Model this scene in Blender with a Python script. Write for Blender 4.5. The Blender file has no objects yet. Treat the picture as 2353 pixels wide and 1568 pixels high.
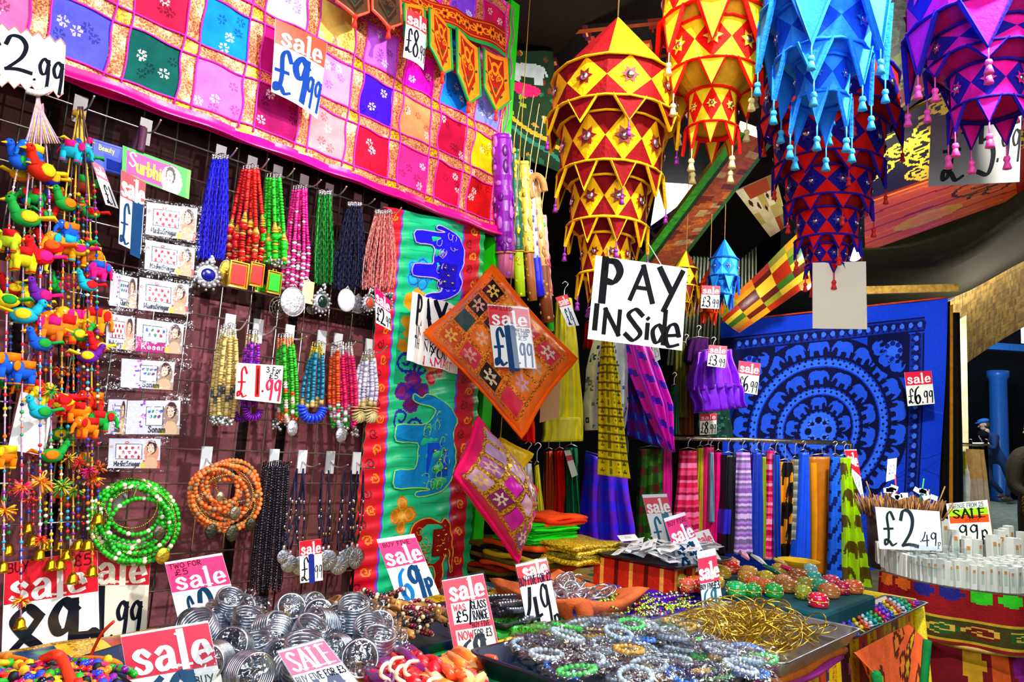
import bpy, math, random
import numpy as np
from mathutils import Matrix, Vector
R = random.Random(7)
NR = np.random.RandomState(5)
C = bpy.context.scene.collection
PI = math.pi
A = np.array
# ---------------------------------------------------------------- camera
F, CX, CY = 1690.0, 1176.5, 784.0          # focal length and centre in pixels of the 2353 x 1568 frame
PIT, ROLL, CAM = 0.1323, 0.066, A([0.0, 0.0, 1.25])
_f = A([0, math.cos(PIT), math.sin(PIT)]); _u0 = A([0, -math.sin(PIT), math.cos(PIT)]); _r0 = A([1.0, 0, 0])
_r = _r0*math.cos(ROLL)+_u0*math.sin(ROLL); _u = _u0*math.cos(ROLL)-_r0*math.sin(ROLL)
cd = bpy.data.cameras.new('camera'); cam = bpy.data.objects.new('camera', cd); C.objects.link(cam)
cd.sensor_fit = 'HORIZONTAL'; cd.sensor_width = 36; cd.lens = F*36/2353; cd.clip_start = .02
m = Matrix.Identity(4)
for i in range(3):
    m[i][0], m[i][1], m[i][2], m[i][3] = _r[i], _u[i], -_f[i], CAM[i]
cam.matrix_world = m
S = bpy.context.scene; S.camera = cam
def ray(px, py): return _f+_r*((px-CX)/F)-_u*((py-CY)/F)
def at(px, py, Z): return CAM+ray(px, py)*Z
def onp(px, py, P0, n):
    d = ray(px, py); return CAM+d*(np.dot(A(P0)-CAM, n)/np.dot(d, n))
def T(px, py, z): return onp(px, py, (0, 0, z), A([0, 0, 1.0]))
def depth(P): return float(np.dot(A(P)-CAM, _f))
def mpp(P): return depth(P)/F
_w = ray(2700, 1110); _w[2] = 0
WD = _w/np.linalg.norm(_w)                       # direction the stall wall runs in
WN = A([WD[1], -WD[0], 0])                       # wall normal, towards the shopper
WP = -WN*1.70
def W(px, py, off=0.0): return onp(px, py, WP+WN*off, WN)
UPV = A([0, 0, 1.0])
# ---------------------------------------------------------------- world, lamps, exposure
w = bpy.data.worlds.new('world'); S.world = w; w.use_nodes = True
w.node_tree.nodes['Background'].inputs[0].default_value = (.75, .82, 1, 1)
w.node_tree.nodes['Background'].inputs[1].default_value = .13
S.view_settings.view_transform = 'Standard'; S.view_settings.look = 'None'
S.view_settings.gamma = 1; S.view_settings.exposure = 0.28; S.view_settings.use_curve_mapping = False
def lamp(name, kind, loc, to, power, col=(1, 1, 1), size=.1, ang=80, blend=.5):
    l = bpy.data.lights.new(name, kind); l.energy = power; l.color = col
    o = bpy.data.objects.new(name, l); C.objects.link(o); o.location = loc
    o.rotation_euler = (Vector(to)-Vector(loc)).to_track_quat('-Z', 'Y').to_euler()
    if kind == 'AREA': l.size = size
    else: l.shadow_soft_size = size
    if kind == 'SPOT': l.spot_size = math.radians(ang); l.spot_blend = blend
    return o
lamp('stall_or_fill_spot', 'SPOT', (.42, .95, 2.62), (-.75, 1.6, 1.3), 96, (1, .95, .9), .025, 120, .5)
lamp('stall_or_fill_spot', 'SPOT', (1.0, 1.0, 2.5), (.3, 2.2, .9), 150, (.95, .97, 1), .05, 110, .6)
lamp('stall_or_fill_spot', 'SPOT', (1.5, 2.6, 2.45), (1.4, 4.6, 1.1), 150, (.95, .97, 1), .06, 120, .6)
lamp('stall_or_fill_spot', 'SPOT', (.85, 1.95, 2.3), (.45, 3.2, 1.2), 62, (1, .96, .9), .04, 95, .6)  # fill spot added behind the lanterns to brighten the dim yellow skirt
lamp('stall_or_fill_spot', 'SPOT', (2.9, 3.0, 2.6), (2.0, 3.3, .8), 60, (1, .93, .8), .06, 110, .6)
lamp('front_fill', 'AREA', (.3, -.9, 2.2), (.4, 2.5, 1.1), 58, (.85, .92, 1), 1.6)  # frontal fill added behind the camera to brighten cards and boards
lamp('market_lamp', 'POINT', (4.35, 6.2, 2.3), (0, 0, 0), 60, (1, .9, .6), .12)
lamp('ceiling_fill', 'POINT', (.15, 2.7, 2.55), (0, 0, 0), 5, (1, .9, .75), .05)  # dim fill added to lift the dark ceiling cloth and rafter
lamp('market_lamp', 'POINT', (6.3, 7.2, 3.4), (0, 0, 0), 90, (1, .9, .6), .1)
lamp('market_lamp', 'POINT', (9.5, 14.5, 4.2), (0, 0, 0), 420, (.5, .75, 1), .3)
# ---------------------------------------------------------------- colours and materials
def hx(s):
    if not isinstance(s, str): return tuple(s)
    s = s.lstrip('#'); c = [int(s[i:i+2], 16)/255 for i in (0, 2, 4)]
    return tuple(x/12.92 if x <= .04045 else ((x+.055)/1.055)**2.4 for x in c)
MATS = {}
def mat(key, rough=.6, metal=0, noise=0, nscale=40, bump=0, bscale=300, spec=.5, coat=0, trans=0, emit=0, glit=0, sheen=0, sub=0):
    if key in MATS: return MATS[key]
    m = bpy.data.materials.new(key); m.use_nodes = True; n = m.node_tree.nodes; l = m.node_tree.links
    b = n['Principled BSDF']; a = n.new('ShaderNodeAttribute'); a.attribute_name = 'Col'
    out = a.outputs['Color']
    tc = n.new('ShaderNodeTexCoord')
    if noise:
        t = n.new('ShaderNodeTexNoise'); t.inputs['Scale'].default_value = nscale; t.inputs['Detail'].default_value = 4
        l.new(tc.outputs['Object'], t.inputs['Vector'])
        mr = n.new('ShaderNodeMapRange'); mr.inputs[1].default_value = .3; mr.inputs[2].default_value = .7
        mr.inputs[3].default_value = 1-noise; mr.inputs[4].default_value = 1+noise
        l.new(t.outputs[0], mr.inputs[0]); x = n.new('ShaderNodeMix'); x.data_type = 'RGBA'; x.blend_type = 'MULTIPLY'
        x.inputs[0].default_value = 1; l.new(out, x.inputs[6]); l.new(mr.outputs[0], x.inputs[7]); out = x.outputs[2]
    if glit:
        v = n.new('ShaderNodeTexVoronoi'); v.inputs['Scale'].default_value = glit; l.new(tc.outputs['Object'], v.inputs['Vector'])
        cr = n.new('ShaderNodeValToRGB'); e = cr.color_ramp.elements
        e[0].position = .25; e[0].color = (.42, .26, .2, 1); e[1].position = .75; e[1].color = (1.5, 1.35, 1.1, 1)
        sp = n.new('ShaderNodeSeparateColor'); l.new(v.outputs['Color'], sp.inputs[0]); l.new(sp.outputs[0], cr.inputs[0])
        x = n.new('ShaderNodeMix'); x.data_type = 'RGBA'; x.blend_type = 'MULTIPLY'; x.inputs[0].default_value = 1
        l.new(out, x.inputs[6]); l.new(cr.outputs[0], x.inputs[7]); out = x.outputs[2]
        bp = n.new('ShaderNodeBump'); bp.inputs['Strength'].default_value = .6; bp.inputs['Distance'].default_value = .003
        l.new(sp.outputs[1], bp.inputs['Height']); l.new(bp.outputs[0], b.inputs['Normal'])
    if bump:
        t2 = n.new('ShaderNodeTexNoise'); t2.inputs['Scale'].default_value = bscale; t2.inputs['Detail'].default_value = 3
        l.new(tc.outputs['Object'], t2.inputs['Vector']); bp = n.new('ShaderNodeBump')
        bp.inputs['Strength'].default_value = bump; bp.inputs['Distance'].default_value = .01
        l.new(t2.outputs[0], bp.inputs['Height']); l.new(bp.outputs[0], b.inputs['Normal'])
    l.new(out, b.inputs['Base Color']); b.inputs['Roughness'].default_value = rough; b.inputs['Metallic'].default_value = metal
    b.inputs['Specular IOR Level'].default_value = spec; b.inputs['Coat Weight'].default_value = coat
    b.inputs['Coat Roughness'].default_value = .1; b.inputs['Transmission Weight'].default_value = trans
    b.inputs['Sheen Weight'].default_value = sheen
    if emit: l.new(out, b.inputs['Emission Color']); b.inputs['Emission Strength'].default_value = emit
    MATS[key] = m; return m
CLOTH = mat('cloth', .8, noise=.18, nscale=25, bump=.25, bscale=120, spec=.12)
SATIN = mat('satin', .36, noise=.12, nscale=20, bump=.12, bscale=40, spec=.5)
FLATC = mat('printed_cloth', .75, noise=.1, nscale=60, bump=.15, bscale=90, spec=.12)
PAPER = mat('card', .45, noise=.03, nscale=12, spec=.4)
INK = mat('marker_ink', .75, noise=.1, nscale=60, spec=.08)
BEAD = mat('glazed_bead', .22, noise=.08, nscale=90, coat=.4)
THREAD = mat('thread', .6, noise=.25, nscale=200, spec=.4)
METAL = mat('metal', .28, 1, noise=.2, nscale=60)
DULL = mat('worn_metal', .45, .9, noise=.35, nscale=90, bump=.3, bscale=150)
GLIT = mat('sequins', .4, .35, glit=300, spec=.6)
PLAST = mat('plastic', .35, noise=.05, nscale=15, spec=.5)
GLASSB = mat('glass_bead', .12, noise=.15, nscale=120, trans=.08, coat=.6)
WOOD = mat('wood', .55, noise=.35, nscale=35, bump=.2, bscale=60)
STONE = mat('masonry', .85, noise=.35, nscale=9, bump=.5, bscale=40)
GLOW = mat('lamp_glow', .5, emit=6)
PANE = mat('glowing_pane', .5, emit=3.2)
SKIN = mat('skin', .6, noise=.05, nscale=30)
def clear(key, a, col=(1, 1, 1), rough=.12, bump=.5, bscale=60):
    m = bpy.data.materials.new(key); m.use_nodes = True; n = m.node_tree.nodes; l = m.node_tree.links; n.remove(n['Principled BSDF'])
    t = n.new('ShaderNodeBsdfTransparent'); g = n.new('ShaderNodeBsdfGlossy'); x = n.new('ShaderNodeMixShader'); t.inputs[0].default_value = (*col, 1)
    g.inputs['Roughness'].default_value = rough; x.inputs[0].default_value = a
    tc = n.new('ShaderNodeTexCoord'); t2 = n.new('ShaderNodeTexNoise'); t2.inputs['Scale'].default_value = bscale; bp = n.new('ShaderNodeBump')
    bp.inputs['Strength'].default_value = bump; bp.inputs['Distance'].default_value = .02
    l.new(tc.outputs['Object'], t2.inputs['Vector']); l.new(t2.outputs[0], bp.inputs['Height']); l.new(bp.outputs[0], g.inputs['Normal'])
    l.new(t.outputs[0], x.inputs[1]); l.new(g.outputs[0], x.inputs[2]); l.new(x.outputs[0], n['Material Output'].inputs[0]); return m
CLEAR = clear('clear_plastic', .05, (.93, .95, .97))
SLEEVE = clear('laminate', .035, (.98, .98, .98), .1, .12, 8)
CELLO = clear('cellophane', .18, (.9, .93, .96), .16, 1, 45)
# ---------------------------------------------------------------- mesh building
def uvs(nu, nv):
    V = [(0, 0, 1)]
    for j in range(1, nv):
        p = PI*j/nv
        V += [(math.sin(p)*math.cos(2*PI*i/nu), math.sin(p)*math.sin(2*PI*i/nu), math.cos(p)) for i in range(nu)]
    V.append((0, 0, -1)); Fc = []
    for i in range(nu):
        k = (i+1) % nu; Fc.append((0, 1+i, 1+k))
        for j in range(nv-2): a = 1+j*nu; Fc.append((a+i, a+nu+i, a+nu+k, a+k))
        a = 1+(nv-2)*nu; Fc.append((a+i, len(V)-1, a+k))
    return A(V, float), Fc
SPH, SPH_S, SPH_L = uvs(8, 6), uvs(6, 4), uvs(16, 10)
BOX = (A([(x, y, z) for x in (-.5, .5) for y in (-.5, .5) for z in (-.5, .5)], float), [(0, 1, 3, 2), (4, 6, 7, 5), (0, 4, 5, 1), (2, 3, 7, 6), (0, 2, 6, 4), (1, 5, 7, 3)])
def torus(R_, r_, nu=20, nv=6):
    V = [((R_+r_*math.cos(2*PI*j/nv))*math.cos(2*PI*i/nu), (R_+r_*math.cos(2*PI*j/nv))*math.sin(2*PI*i/nu), r_*math.sin(2*PI*j/nv)) for i in range(nu) for j in range(nv)]
    return A(V), [(i*nv+j, (i+1) % nu*nv+j, (i+1) % nu*nv+(j+1) % nv, i*nv+(j+1) % nv) for i in range(nu) for j in range(nv)]
def frame(d, up=UPV):
    d = A(d, float)/np.linalg.norm(d); s = np.cross(up, d)
    if np.linalg.norm(s) < 1e-4: s = np.cross((1.0, 0, 0), d)
    s = s/np.linalg.norm(s); return np.stack([s, np.cross(d, s), d], 1)     # columns x, y, z=d
def rotm(rx, ry, rz):
    return A(Matrix.Rotation(rz, 3, 'Z') @ Matrix.Rotation(ry, 3, 'Y') @ Matrix.Rotation(rx, 3, 'X'))
ORG = {}
class MB:
    def __init__(s): s.v = []; s.idx = []; s.cnt = []; s.col = []; s.n = 0; s.M = []
    def add(s, V, Fc, col='#ffffff', mi=0):
        V = A(V, float).reshape(-1, 3); s.v.append(V)
        for f in Fc: s.idx.extend([i+s.n for i in f]); s.cnt.append(len(f))
        k = len(Fc); s.n += len(V); s.M += (list(mi) if hasattr(mi, '__len__') else [mi]*k)
        if isinstance(col, np.ndarray) and col.ndim == 2: s.col.append(col)
        else: s.col.append(np.tile(hx(col), (k, 1)))
        return s
    def stamp(s, tpl, loc, scale=1, Rm=None, col='#ffffff', mi=0):
        V = tpl[0]*A(scale, float)
        if Rm is not None: V = V @ A(Rm).T
        return s.add(V+A(loc), tpl[1], col, mi)
    def box(s, c, size, Rm=None, col='#ffffff', mi=0): return s.stamp(BOX, c, size, Rm, col, mi)
    def tube(s, P, r, n=6, col='#ffffff', mi=0, closed=False, flat=1.0):
        P = A(P, float); k = len(P); r = np.broadcast_to(A(r, float), (k,)); V = []
        Tn = np.gradient(P, axis=0) if not closed else np.roll(P, -1, 0)-np.roll(P, 1, 0)
        up = A([.13, .31, .94]); prev = None
        for i in range(k):
            d = Tn[i]/(np.linalg.norm(Tn[i])+1e-12)
            x = np.cross(up, d) if prev is None else prev-d*np.dot(prev, d)
            if np.linalg.norm(x) < 1e-6: x = np.cross((1, .1, 0), d)
            x = x/np.linalg.norm(x); prev = x; y = np.cross(d, x)
            for j in range(n):
                t = 2*PI*j/n; V.append(P[i]+r[i]*(math.cos(t)*x+flat*math.sin(t)*y))
        Fc = [((i % k)*n+j, (i % k)*n+(j+1) % n, ((i+1) % k)*n+(j+1) % n, ((i+1) % k)*n+j) for i in range(k if closed else k-1) for j in range(n)]
        if not closed: Fc += [tuple(range(n))[::-1], tuple(range((k-1)*n, k*n))]
        return s.add(V, Fc, col, mi)
    def lathe(s, prof, loc=(0, 0, 0), n=16, Rm=None, col='#ffffff', mi=0, cap=True):
        V = []; k = len(prof)
        for r, z in prof: V += [(r*math.cos(2*PI*j/n), r*math.sin(2*PI*j/n), z) for j in range(n)]
        V = A(V)
        if Rm is not None: V = V @ A(Rm).T
        Fc = [(i*n+j, i*n+(j+1) % n, (i+1)*n+(j+1) % n, (i+1)*n+j) for i in range(k-1) for j in range(n)]
        if cap: Fc += [tuple(range(n))[::-1], tuple(range((k-1)*n, k*n))]
        return s.add(V+A(loc), Fc, col, mi)
    def grid(s, P, col, mi=0, thick=0, nrm=None, back=None):       # P: (nv+1, nu+1, 3); col: hex or (nv*nu, 3)
        nv, nu = P.shape[0]-1, P.shape[1]-1; V = P.reshape(-1, 3)
        Fc = [(j*(nu+1)+i, (j+1)*(nu+1)+i, (j+1)*(nu+1)+i+1, j*(nu+1)+i+1) for j in range(nv) for i in range(nu)]
        s.add(V, Fc, col, mi)
        if thick:
            nr = A(nrm, float); B = V-nr*thick; k = len(V)
            s.add(B, [f[::-1] for f in Fc], (col if back is None else back), mi)
            e = [j*(nu+1) for j in range(nv+1)]+[nv*(nu+1)+i for i in range(1, nu+1)]+[j*(nu+1)+nu for j in range(nv-1, -1, -1)]+list(range(nu-1, 0, -1))
            m = len(e); c0 = col if not (isinstance(col, np.ndarray) and col.ndim == 2) else tuple(col.mean(0))
            s.add(np.concatenate([V[e], B[e]]), [(i, m+i, m+(i+1) % m, (i+1) % m) for i in range(m)], c0 if back is None else back, mi)
        return s
    def prism(s, pts, h, col='#ffffff', mi=0, fn=None):            # outline in fn(u, v) space, extruded by offset h
        b = [fn(p[0], p[1], 0) for p in pts]; t = [fn(p[0], p[1], h) for p in pts]; k = len(pts)
        return s.add(b+t, [tuple(range(k, 2*k)), tuple(range(k))[::-1]]+[(i, (i+1) % k, k+(i+1) % k, k+i) for i in range(k)], col, mi)
    def build(s, name, mats, parent=None, smooth=True, label=None, cat=None, group=None, kind=None):
        V = np.concatenate(s.v); col = np.concatenate(s.col)
        if parent is None: o0 = A([(V[:, 0].min()+V[:, 0].max())/2, (V[:, 1].min()+V[:, 1].max())/2, V[:, 2].min()])
        else: o0 = ORG[parent.name]
        me = bpy.data.meshes.new(name); me.vertices.add(len(V)); me.vertices.foreach_set('co', (V-o0).astype(np.float32).ravel())
        cnt = A(s.cnt, np.int32); idx = A(s.idx, np.int32); me.loops.add(len(idx)); me.loops.foreach_set('vertex_index', idx)
        me.polygons.add(len(cnt)); st = np.concatenate([[0], np.cumsum(cnt)[:-1]]).astype(np.int32)
        me.polygons.foreach_set('loop_start', st); me.polygons.foreach_set('loop_total', cnt)
        me.polygons.foreach_set('material_index', A(s.M, np.int32)); me.polygons.foreach_set('use_smooth', np.full(len(cnt), smooth))
        at_ = me.attributes.new('Col', 'FLOAT_COLOR', 'FACE'); at_.data.foreach_set('color', np.concatenate([col, np.ones((len(col), 1))], 1).astype(np.float32).ravel())
        me.update(calc_edges=True)
        for q in (mats if isinstance(mats, (list, tuple)) else [mats]): me.materials.append(q)
        o = bpy.data.objects.new(name, me); C.objects.link(o)
        if parent is None: o.location = o0
        else: o.parent = parent
        ORG[o.name] = o0
        if label: o['label'] = label
        if cat: o['category'] = cat
        if group: o['group'] = group
        if kind: o['kind'] = kind
        return o
def thing(name, label, cat, loc, group=None):
    o = bpy.data.objects.new(name, None); C.objects.link(o); o.location = loc; o.empty_display_size = .02
    ORG[o.name] = A(loc, float); o['label'] = label; o['category'] = cat
    if group: o['group'] = group
    return o
def dup(root, loc, rot=(0, 0, 0), label=None, group=None, scale=None):
    r = root.copy(); C.objects.link(r); r.location = loc; r.rotation_euler = rot
    if scale is not None: r.scale = (scale,)*3 if not isinstance(scale, tuple) else scale
    if label: r['label'] = label
    if group: r['group'] = group
    for ch in root.children:
        c = ch.copy(); C.objects.link(c); c.parent = r
        for g in ch.children:
            d = g.copy(); C.objects.link(d); d.parent = c
    return r
def spl(P, n=8, closed=False):                                     # smooth curve through points
    P = A(P, float); k = len(P)
    if k < 3 and not closed: return A([P[0]+(P[-1]-P[0])*t for t in np.linspace(0, 1, n+1)])
    out = []
    for i in range(k if closed else k-1):
        g = (lambda q: P[q % k]) if closed else (lambda q: P[min(max(q, 0), k-1)])
        a, b, c, d = g(i-1), g(i), g(i+1), g(i+2)
        for t in np.linspace(0, 1, n, endpoint=False):
            out.append(.5*(2*b+(c-a)*t+(2*a-5*b+4*c-d)*t*t+(3*b-a-3*c+d)*t**3))
    if not closed: out.append(P[-1])
    return A(out)
def along(P, step):                                                # even spacing along a polyline
    P = A(P, float); L = np.concatenate([[0], np.cumsum(np.linalg.norm(np.diff(P, axis=0), axis=1))])
    q = np.arange(step*.5, L[-1], step); return np.stack([np.interp(q, L, P[:, i]) for i in range(P.shape[1])], 1)
def pick(P, t):                                                    # point at fraction t of a polyline
    P = A(P, float); L = np.concatenate([[0], np.cumsum(np.linalg.norm(np.diff(P, axis=0), axis=1))])
    return A([np.interp(t*L[-1], L, P[:, i]) for i in range(P.shape[1])])
def beads(mb, P, r, cols, tpl=SPH, squash=1.0, mi=0, step=None):
    Q = along(P, step or 2*r*squash*.97); k = len(Q)
    for i, q in enumerate(Q):
        d = Q[min(i+1, k-1)]-Q[max(i-1, 0)]
        if np.linalg.norm(d) < 1e-9: d = UPV
        c = cols(i/k) if callable(cols) else cols[i % len(cols)] if isinstance(cols, (list, tuple)) and isinstance(cols[0], str) else cols
        mb.stamp(tpl, q, (r, r, r*squash), frame(d), c, mi)
# ---------------------------------------------------------------- coloured patterns on a grid of faces
class Ras:
    def __init__(s, w, h, bg, asp=1.0):
        s.w, s.h = w, h; s.c = np.tile(hx(bg), (h, w, 1)).astype(float); s.U, s.V = np.meshgrid((np.arange(w)+.5)/w, (np.arange(h)+.5)/h); s.asp = asp
    def set(s, mask, col): s.c[mask] = hx(col); return s
    def rect(s, u0, v0, u1, v1, col): return s.set((s.U >= u0) & (s.U < u1) & (s.V >= v0) & (s.V < v1), col)
    def disc(s, cu, cv, ru, rv, col, a=0):
        x, y = (s.U-cu)*s.asp, s.V-cv; ru = ru*s.asp
        return s.set(((x*math.cos(a)+y*math.sin(a))/ru)**2+((y*math.cos(a)-x*math.sin(a))/rv)**2 < 1, col)
    def ring(s, cu, cv, r0, r1, col):
        d = np.hypot((s.U-cu)*s.asp, s.V-cv); return s.set((d > r0) & (d < r1), col)
    def poly(s, P, col):
        P = A(P, float); i0, i1 = max(int(P[:, 0].min()*s.w)-1, 0), min(int(P[:, 0].max()*s.w)+2, s.w)
        j0, j1 = max(int(P[:, 1].min()*s.h)-1, 0), min(int(P[:, 1].max()*s.h)+2, s.h)
        if i1 <= i0 or j1 <= j0: return s
        x, y = s.U[j0:j1, i0:i1], s.V[j0:j1, i0:i1]; ins = np.zeros(x.shape, bool)
        for (ax, ay), (bx, by) in zip(P, np.roll(P, -1, 0)):
            if ay != by: ins ^= ((ay > y) != (by > y)) & (x < (bx-ax)*(y-ay)/(by-ay)+ax)
        s.c[j0:j1, i0:i1][ins] = hx(col); return s
    def line(s, P, wd, col):
        P = A(P, float); x, y = s.U*s.asp, s.V; mk = np.zeros(x.shape, bool)
        for (ax, ay), (bx, by) in zip(P[:-1], P[1:]):
            ax, bx = ax*s.asp, bx*s.asp; L = (bx-ax)**2+(by-ay)**2+1e-12; t = np.clip(((x-ax)*(bx-ax)+(y-ay)*(by-ay))/L, 0, 1)
            mk |= (x-ax-t*(bx-ax))**2+(y-ay-t*(by-ay))**2 < wd*wd
        return s.set(mk, col)
    def curl(s, cu, cv, r, wd, col, a0=0, turns=1.2):
        t = np.linspace(0, 1, 16); rr = r*(1-.75*t); th = a0+turns*2*PI*t
        return s.line(np.stack([cu+rr*np.cos(th)/s.asp, cv+rr*np.sin(th)], 1), wd, col)
    def flat(s): return s.c.reshape(-1, 3)
ELE = A([(0, .62), (.03, .45), (.08, .28), (.16, .14), (.28, .07), (.38, .12), (.46, .1), (.62, .05), (.8, .09), (.92, .22), (.97, .4), (1, .62), (.95, .64), (.93, .48), (.91, .62), (.9, .98), (.74, .98),
         (.73, .7), (.6, .68), (.48, .7), (.46, .98), (.31, .98), (.3, .66), (.24, .52), (.16, .48), (.12, .56), (.1, .7), (.06, .8), (0, .78), (.04, .7)])
def ele(cu, cv, w, h, a=0, flip=False, asp=1.0):
    p = ELE-.5
    if flip: p = p*A([-1, 1])
    p = p*A([w, h]); c, s_ = math.cos(a), math.sin(a)
    return np.stack([cu+(p[:, 0]*c-p[:, 1]*s_)/asp, cv+p[:, 0]*s_+p[:, 1]*c], 1)
def quadfn(c3):                                                    # bilinear patch on four 3-D corners TL TR BR BL, offset along its normal
    c3 = [A(c, float) for c in c3]; n = np.cross(c3[3]-c3[0], c3[1]-c3[0]); n /= np.linalg.norm(n)
    if np.dot(n, CAM-c3[0]) < 0: n = -n
    def fn(u, v, h=0): return (c3[0]*(1-u)+c3[1]*u)*(1-v)+(c3[3]*(1-u)+c3[2]*u)*v+n*h
    fn.n = n; fn.c = c3; return fn
def sheet(mb, fn, nu, nv, col, mi=0, wave=None, thick=.002, back=None, h=0):
    u, v = np.meshgrid(np.linspace(0, 1, nu+1), np.linspace(0, 1, nv+1)); P = np.zeros((nv+1, nu+1, 3)); c = fn.c
    hh = h+(wave(u, v) if wave else 0*u)
    P = ((c[0]*(1-u[..., None])+c[1]*u[..., None])*(1-v[..., None])+(c[3]*(1-u[..., None])+c[2]*u[..., None])*v[..., None])+fn.n*hh[..., None]
    return mb.grid(P, col, mi, thick, fn.n, back)
def facing(c4, Z, yaw=0, lean=0):                                  # four pixel corners on an upright plane at depth Z, turned by yaw, tipped by lean
    n = A([math.sin(yaw)*math.cos(lean), -math.cos(yaw)*math.cos(lean), math.sin(lean)]); m = np.mean(A(c4, float), 0); P0 = at(m[0], m[1], Z)
    return quadfn([onp(x, y, P0, n) for x, y in c4])
def garment(mb, L, Rr, Z, dep, col, nu=36, nv=24, folds=4, amp=.35, seed=0, mi=0, pt=None, hem=.0, nrm=None):
    q = np.random.RandomState(seed); ph = q.rand(4)*6.28; pf = pt or (lambda x, y: at(x, y, Z)); P = np.zeros((nv+1, nu, 3)); UU = np.zeros((nv+1, nu)); VV = UU.copy(); FR = UU.copy()
    for j in range(nv+1):
        v = j/nv; l, r = pf(*pick(L, v)), pf(*pick(Rr, v)); c = (l+r)/2; ax = (r-l)/2
        if nrm is None:
            n = np.cross(ax, UPV); n /= np.linalg.norm(n)
            if np.dot(n, CAM-c) < 0: n = -n
        else: n = A(nrm)
        for i in range(nu):
            t = 2*PI*i/nu; u = math.cos(t)
            f = amp*math.sin(folds*PI*u+ph[0]+.8*math.sin(2.2*v+ph[1]))*min(1, .25+v*1.6)
            P[j, i] = c+ax*u*(1+.04*math.sin(7*v+ph[2]))+n*dep*(math.sin(t)+f)+UPV*hem*v*math.sin(folds*PI*u+ph[3])
            UU[j, i] = (1+u)/2; VV[j, i] = v; FR[j, i] = math.sin(t)
    Fc = [(j*nu+i, (j+1)*nu+i, (j+1)*nu+(i+1) % nu, j*nu+(i+1) % nu) for j in range(nv) for i in range(nu)]
    if callable(col):
        um, vm = (UU+np.roll(UU, -1, 1))[:-1]/2, VV[:-1]+.5/nv; cc = A([col(a, b) for a, b in zip(um.ravel(), vm.ravel())], float)
    else: cc = np.tile(hx(col), (len(Fc), 1))
    Fc += [tuple(range(nu)), tuple(range(nv*nu, nv*nu+nu))[::-1]]; cc = np.concatenate([cc, cc[:1], cc[-1:]])
    return mb.add(P, Fc, cc, mi)
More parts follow.
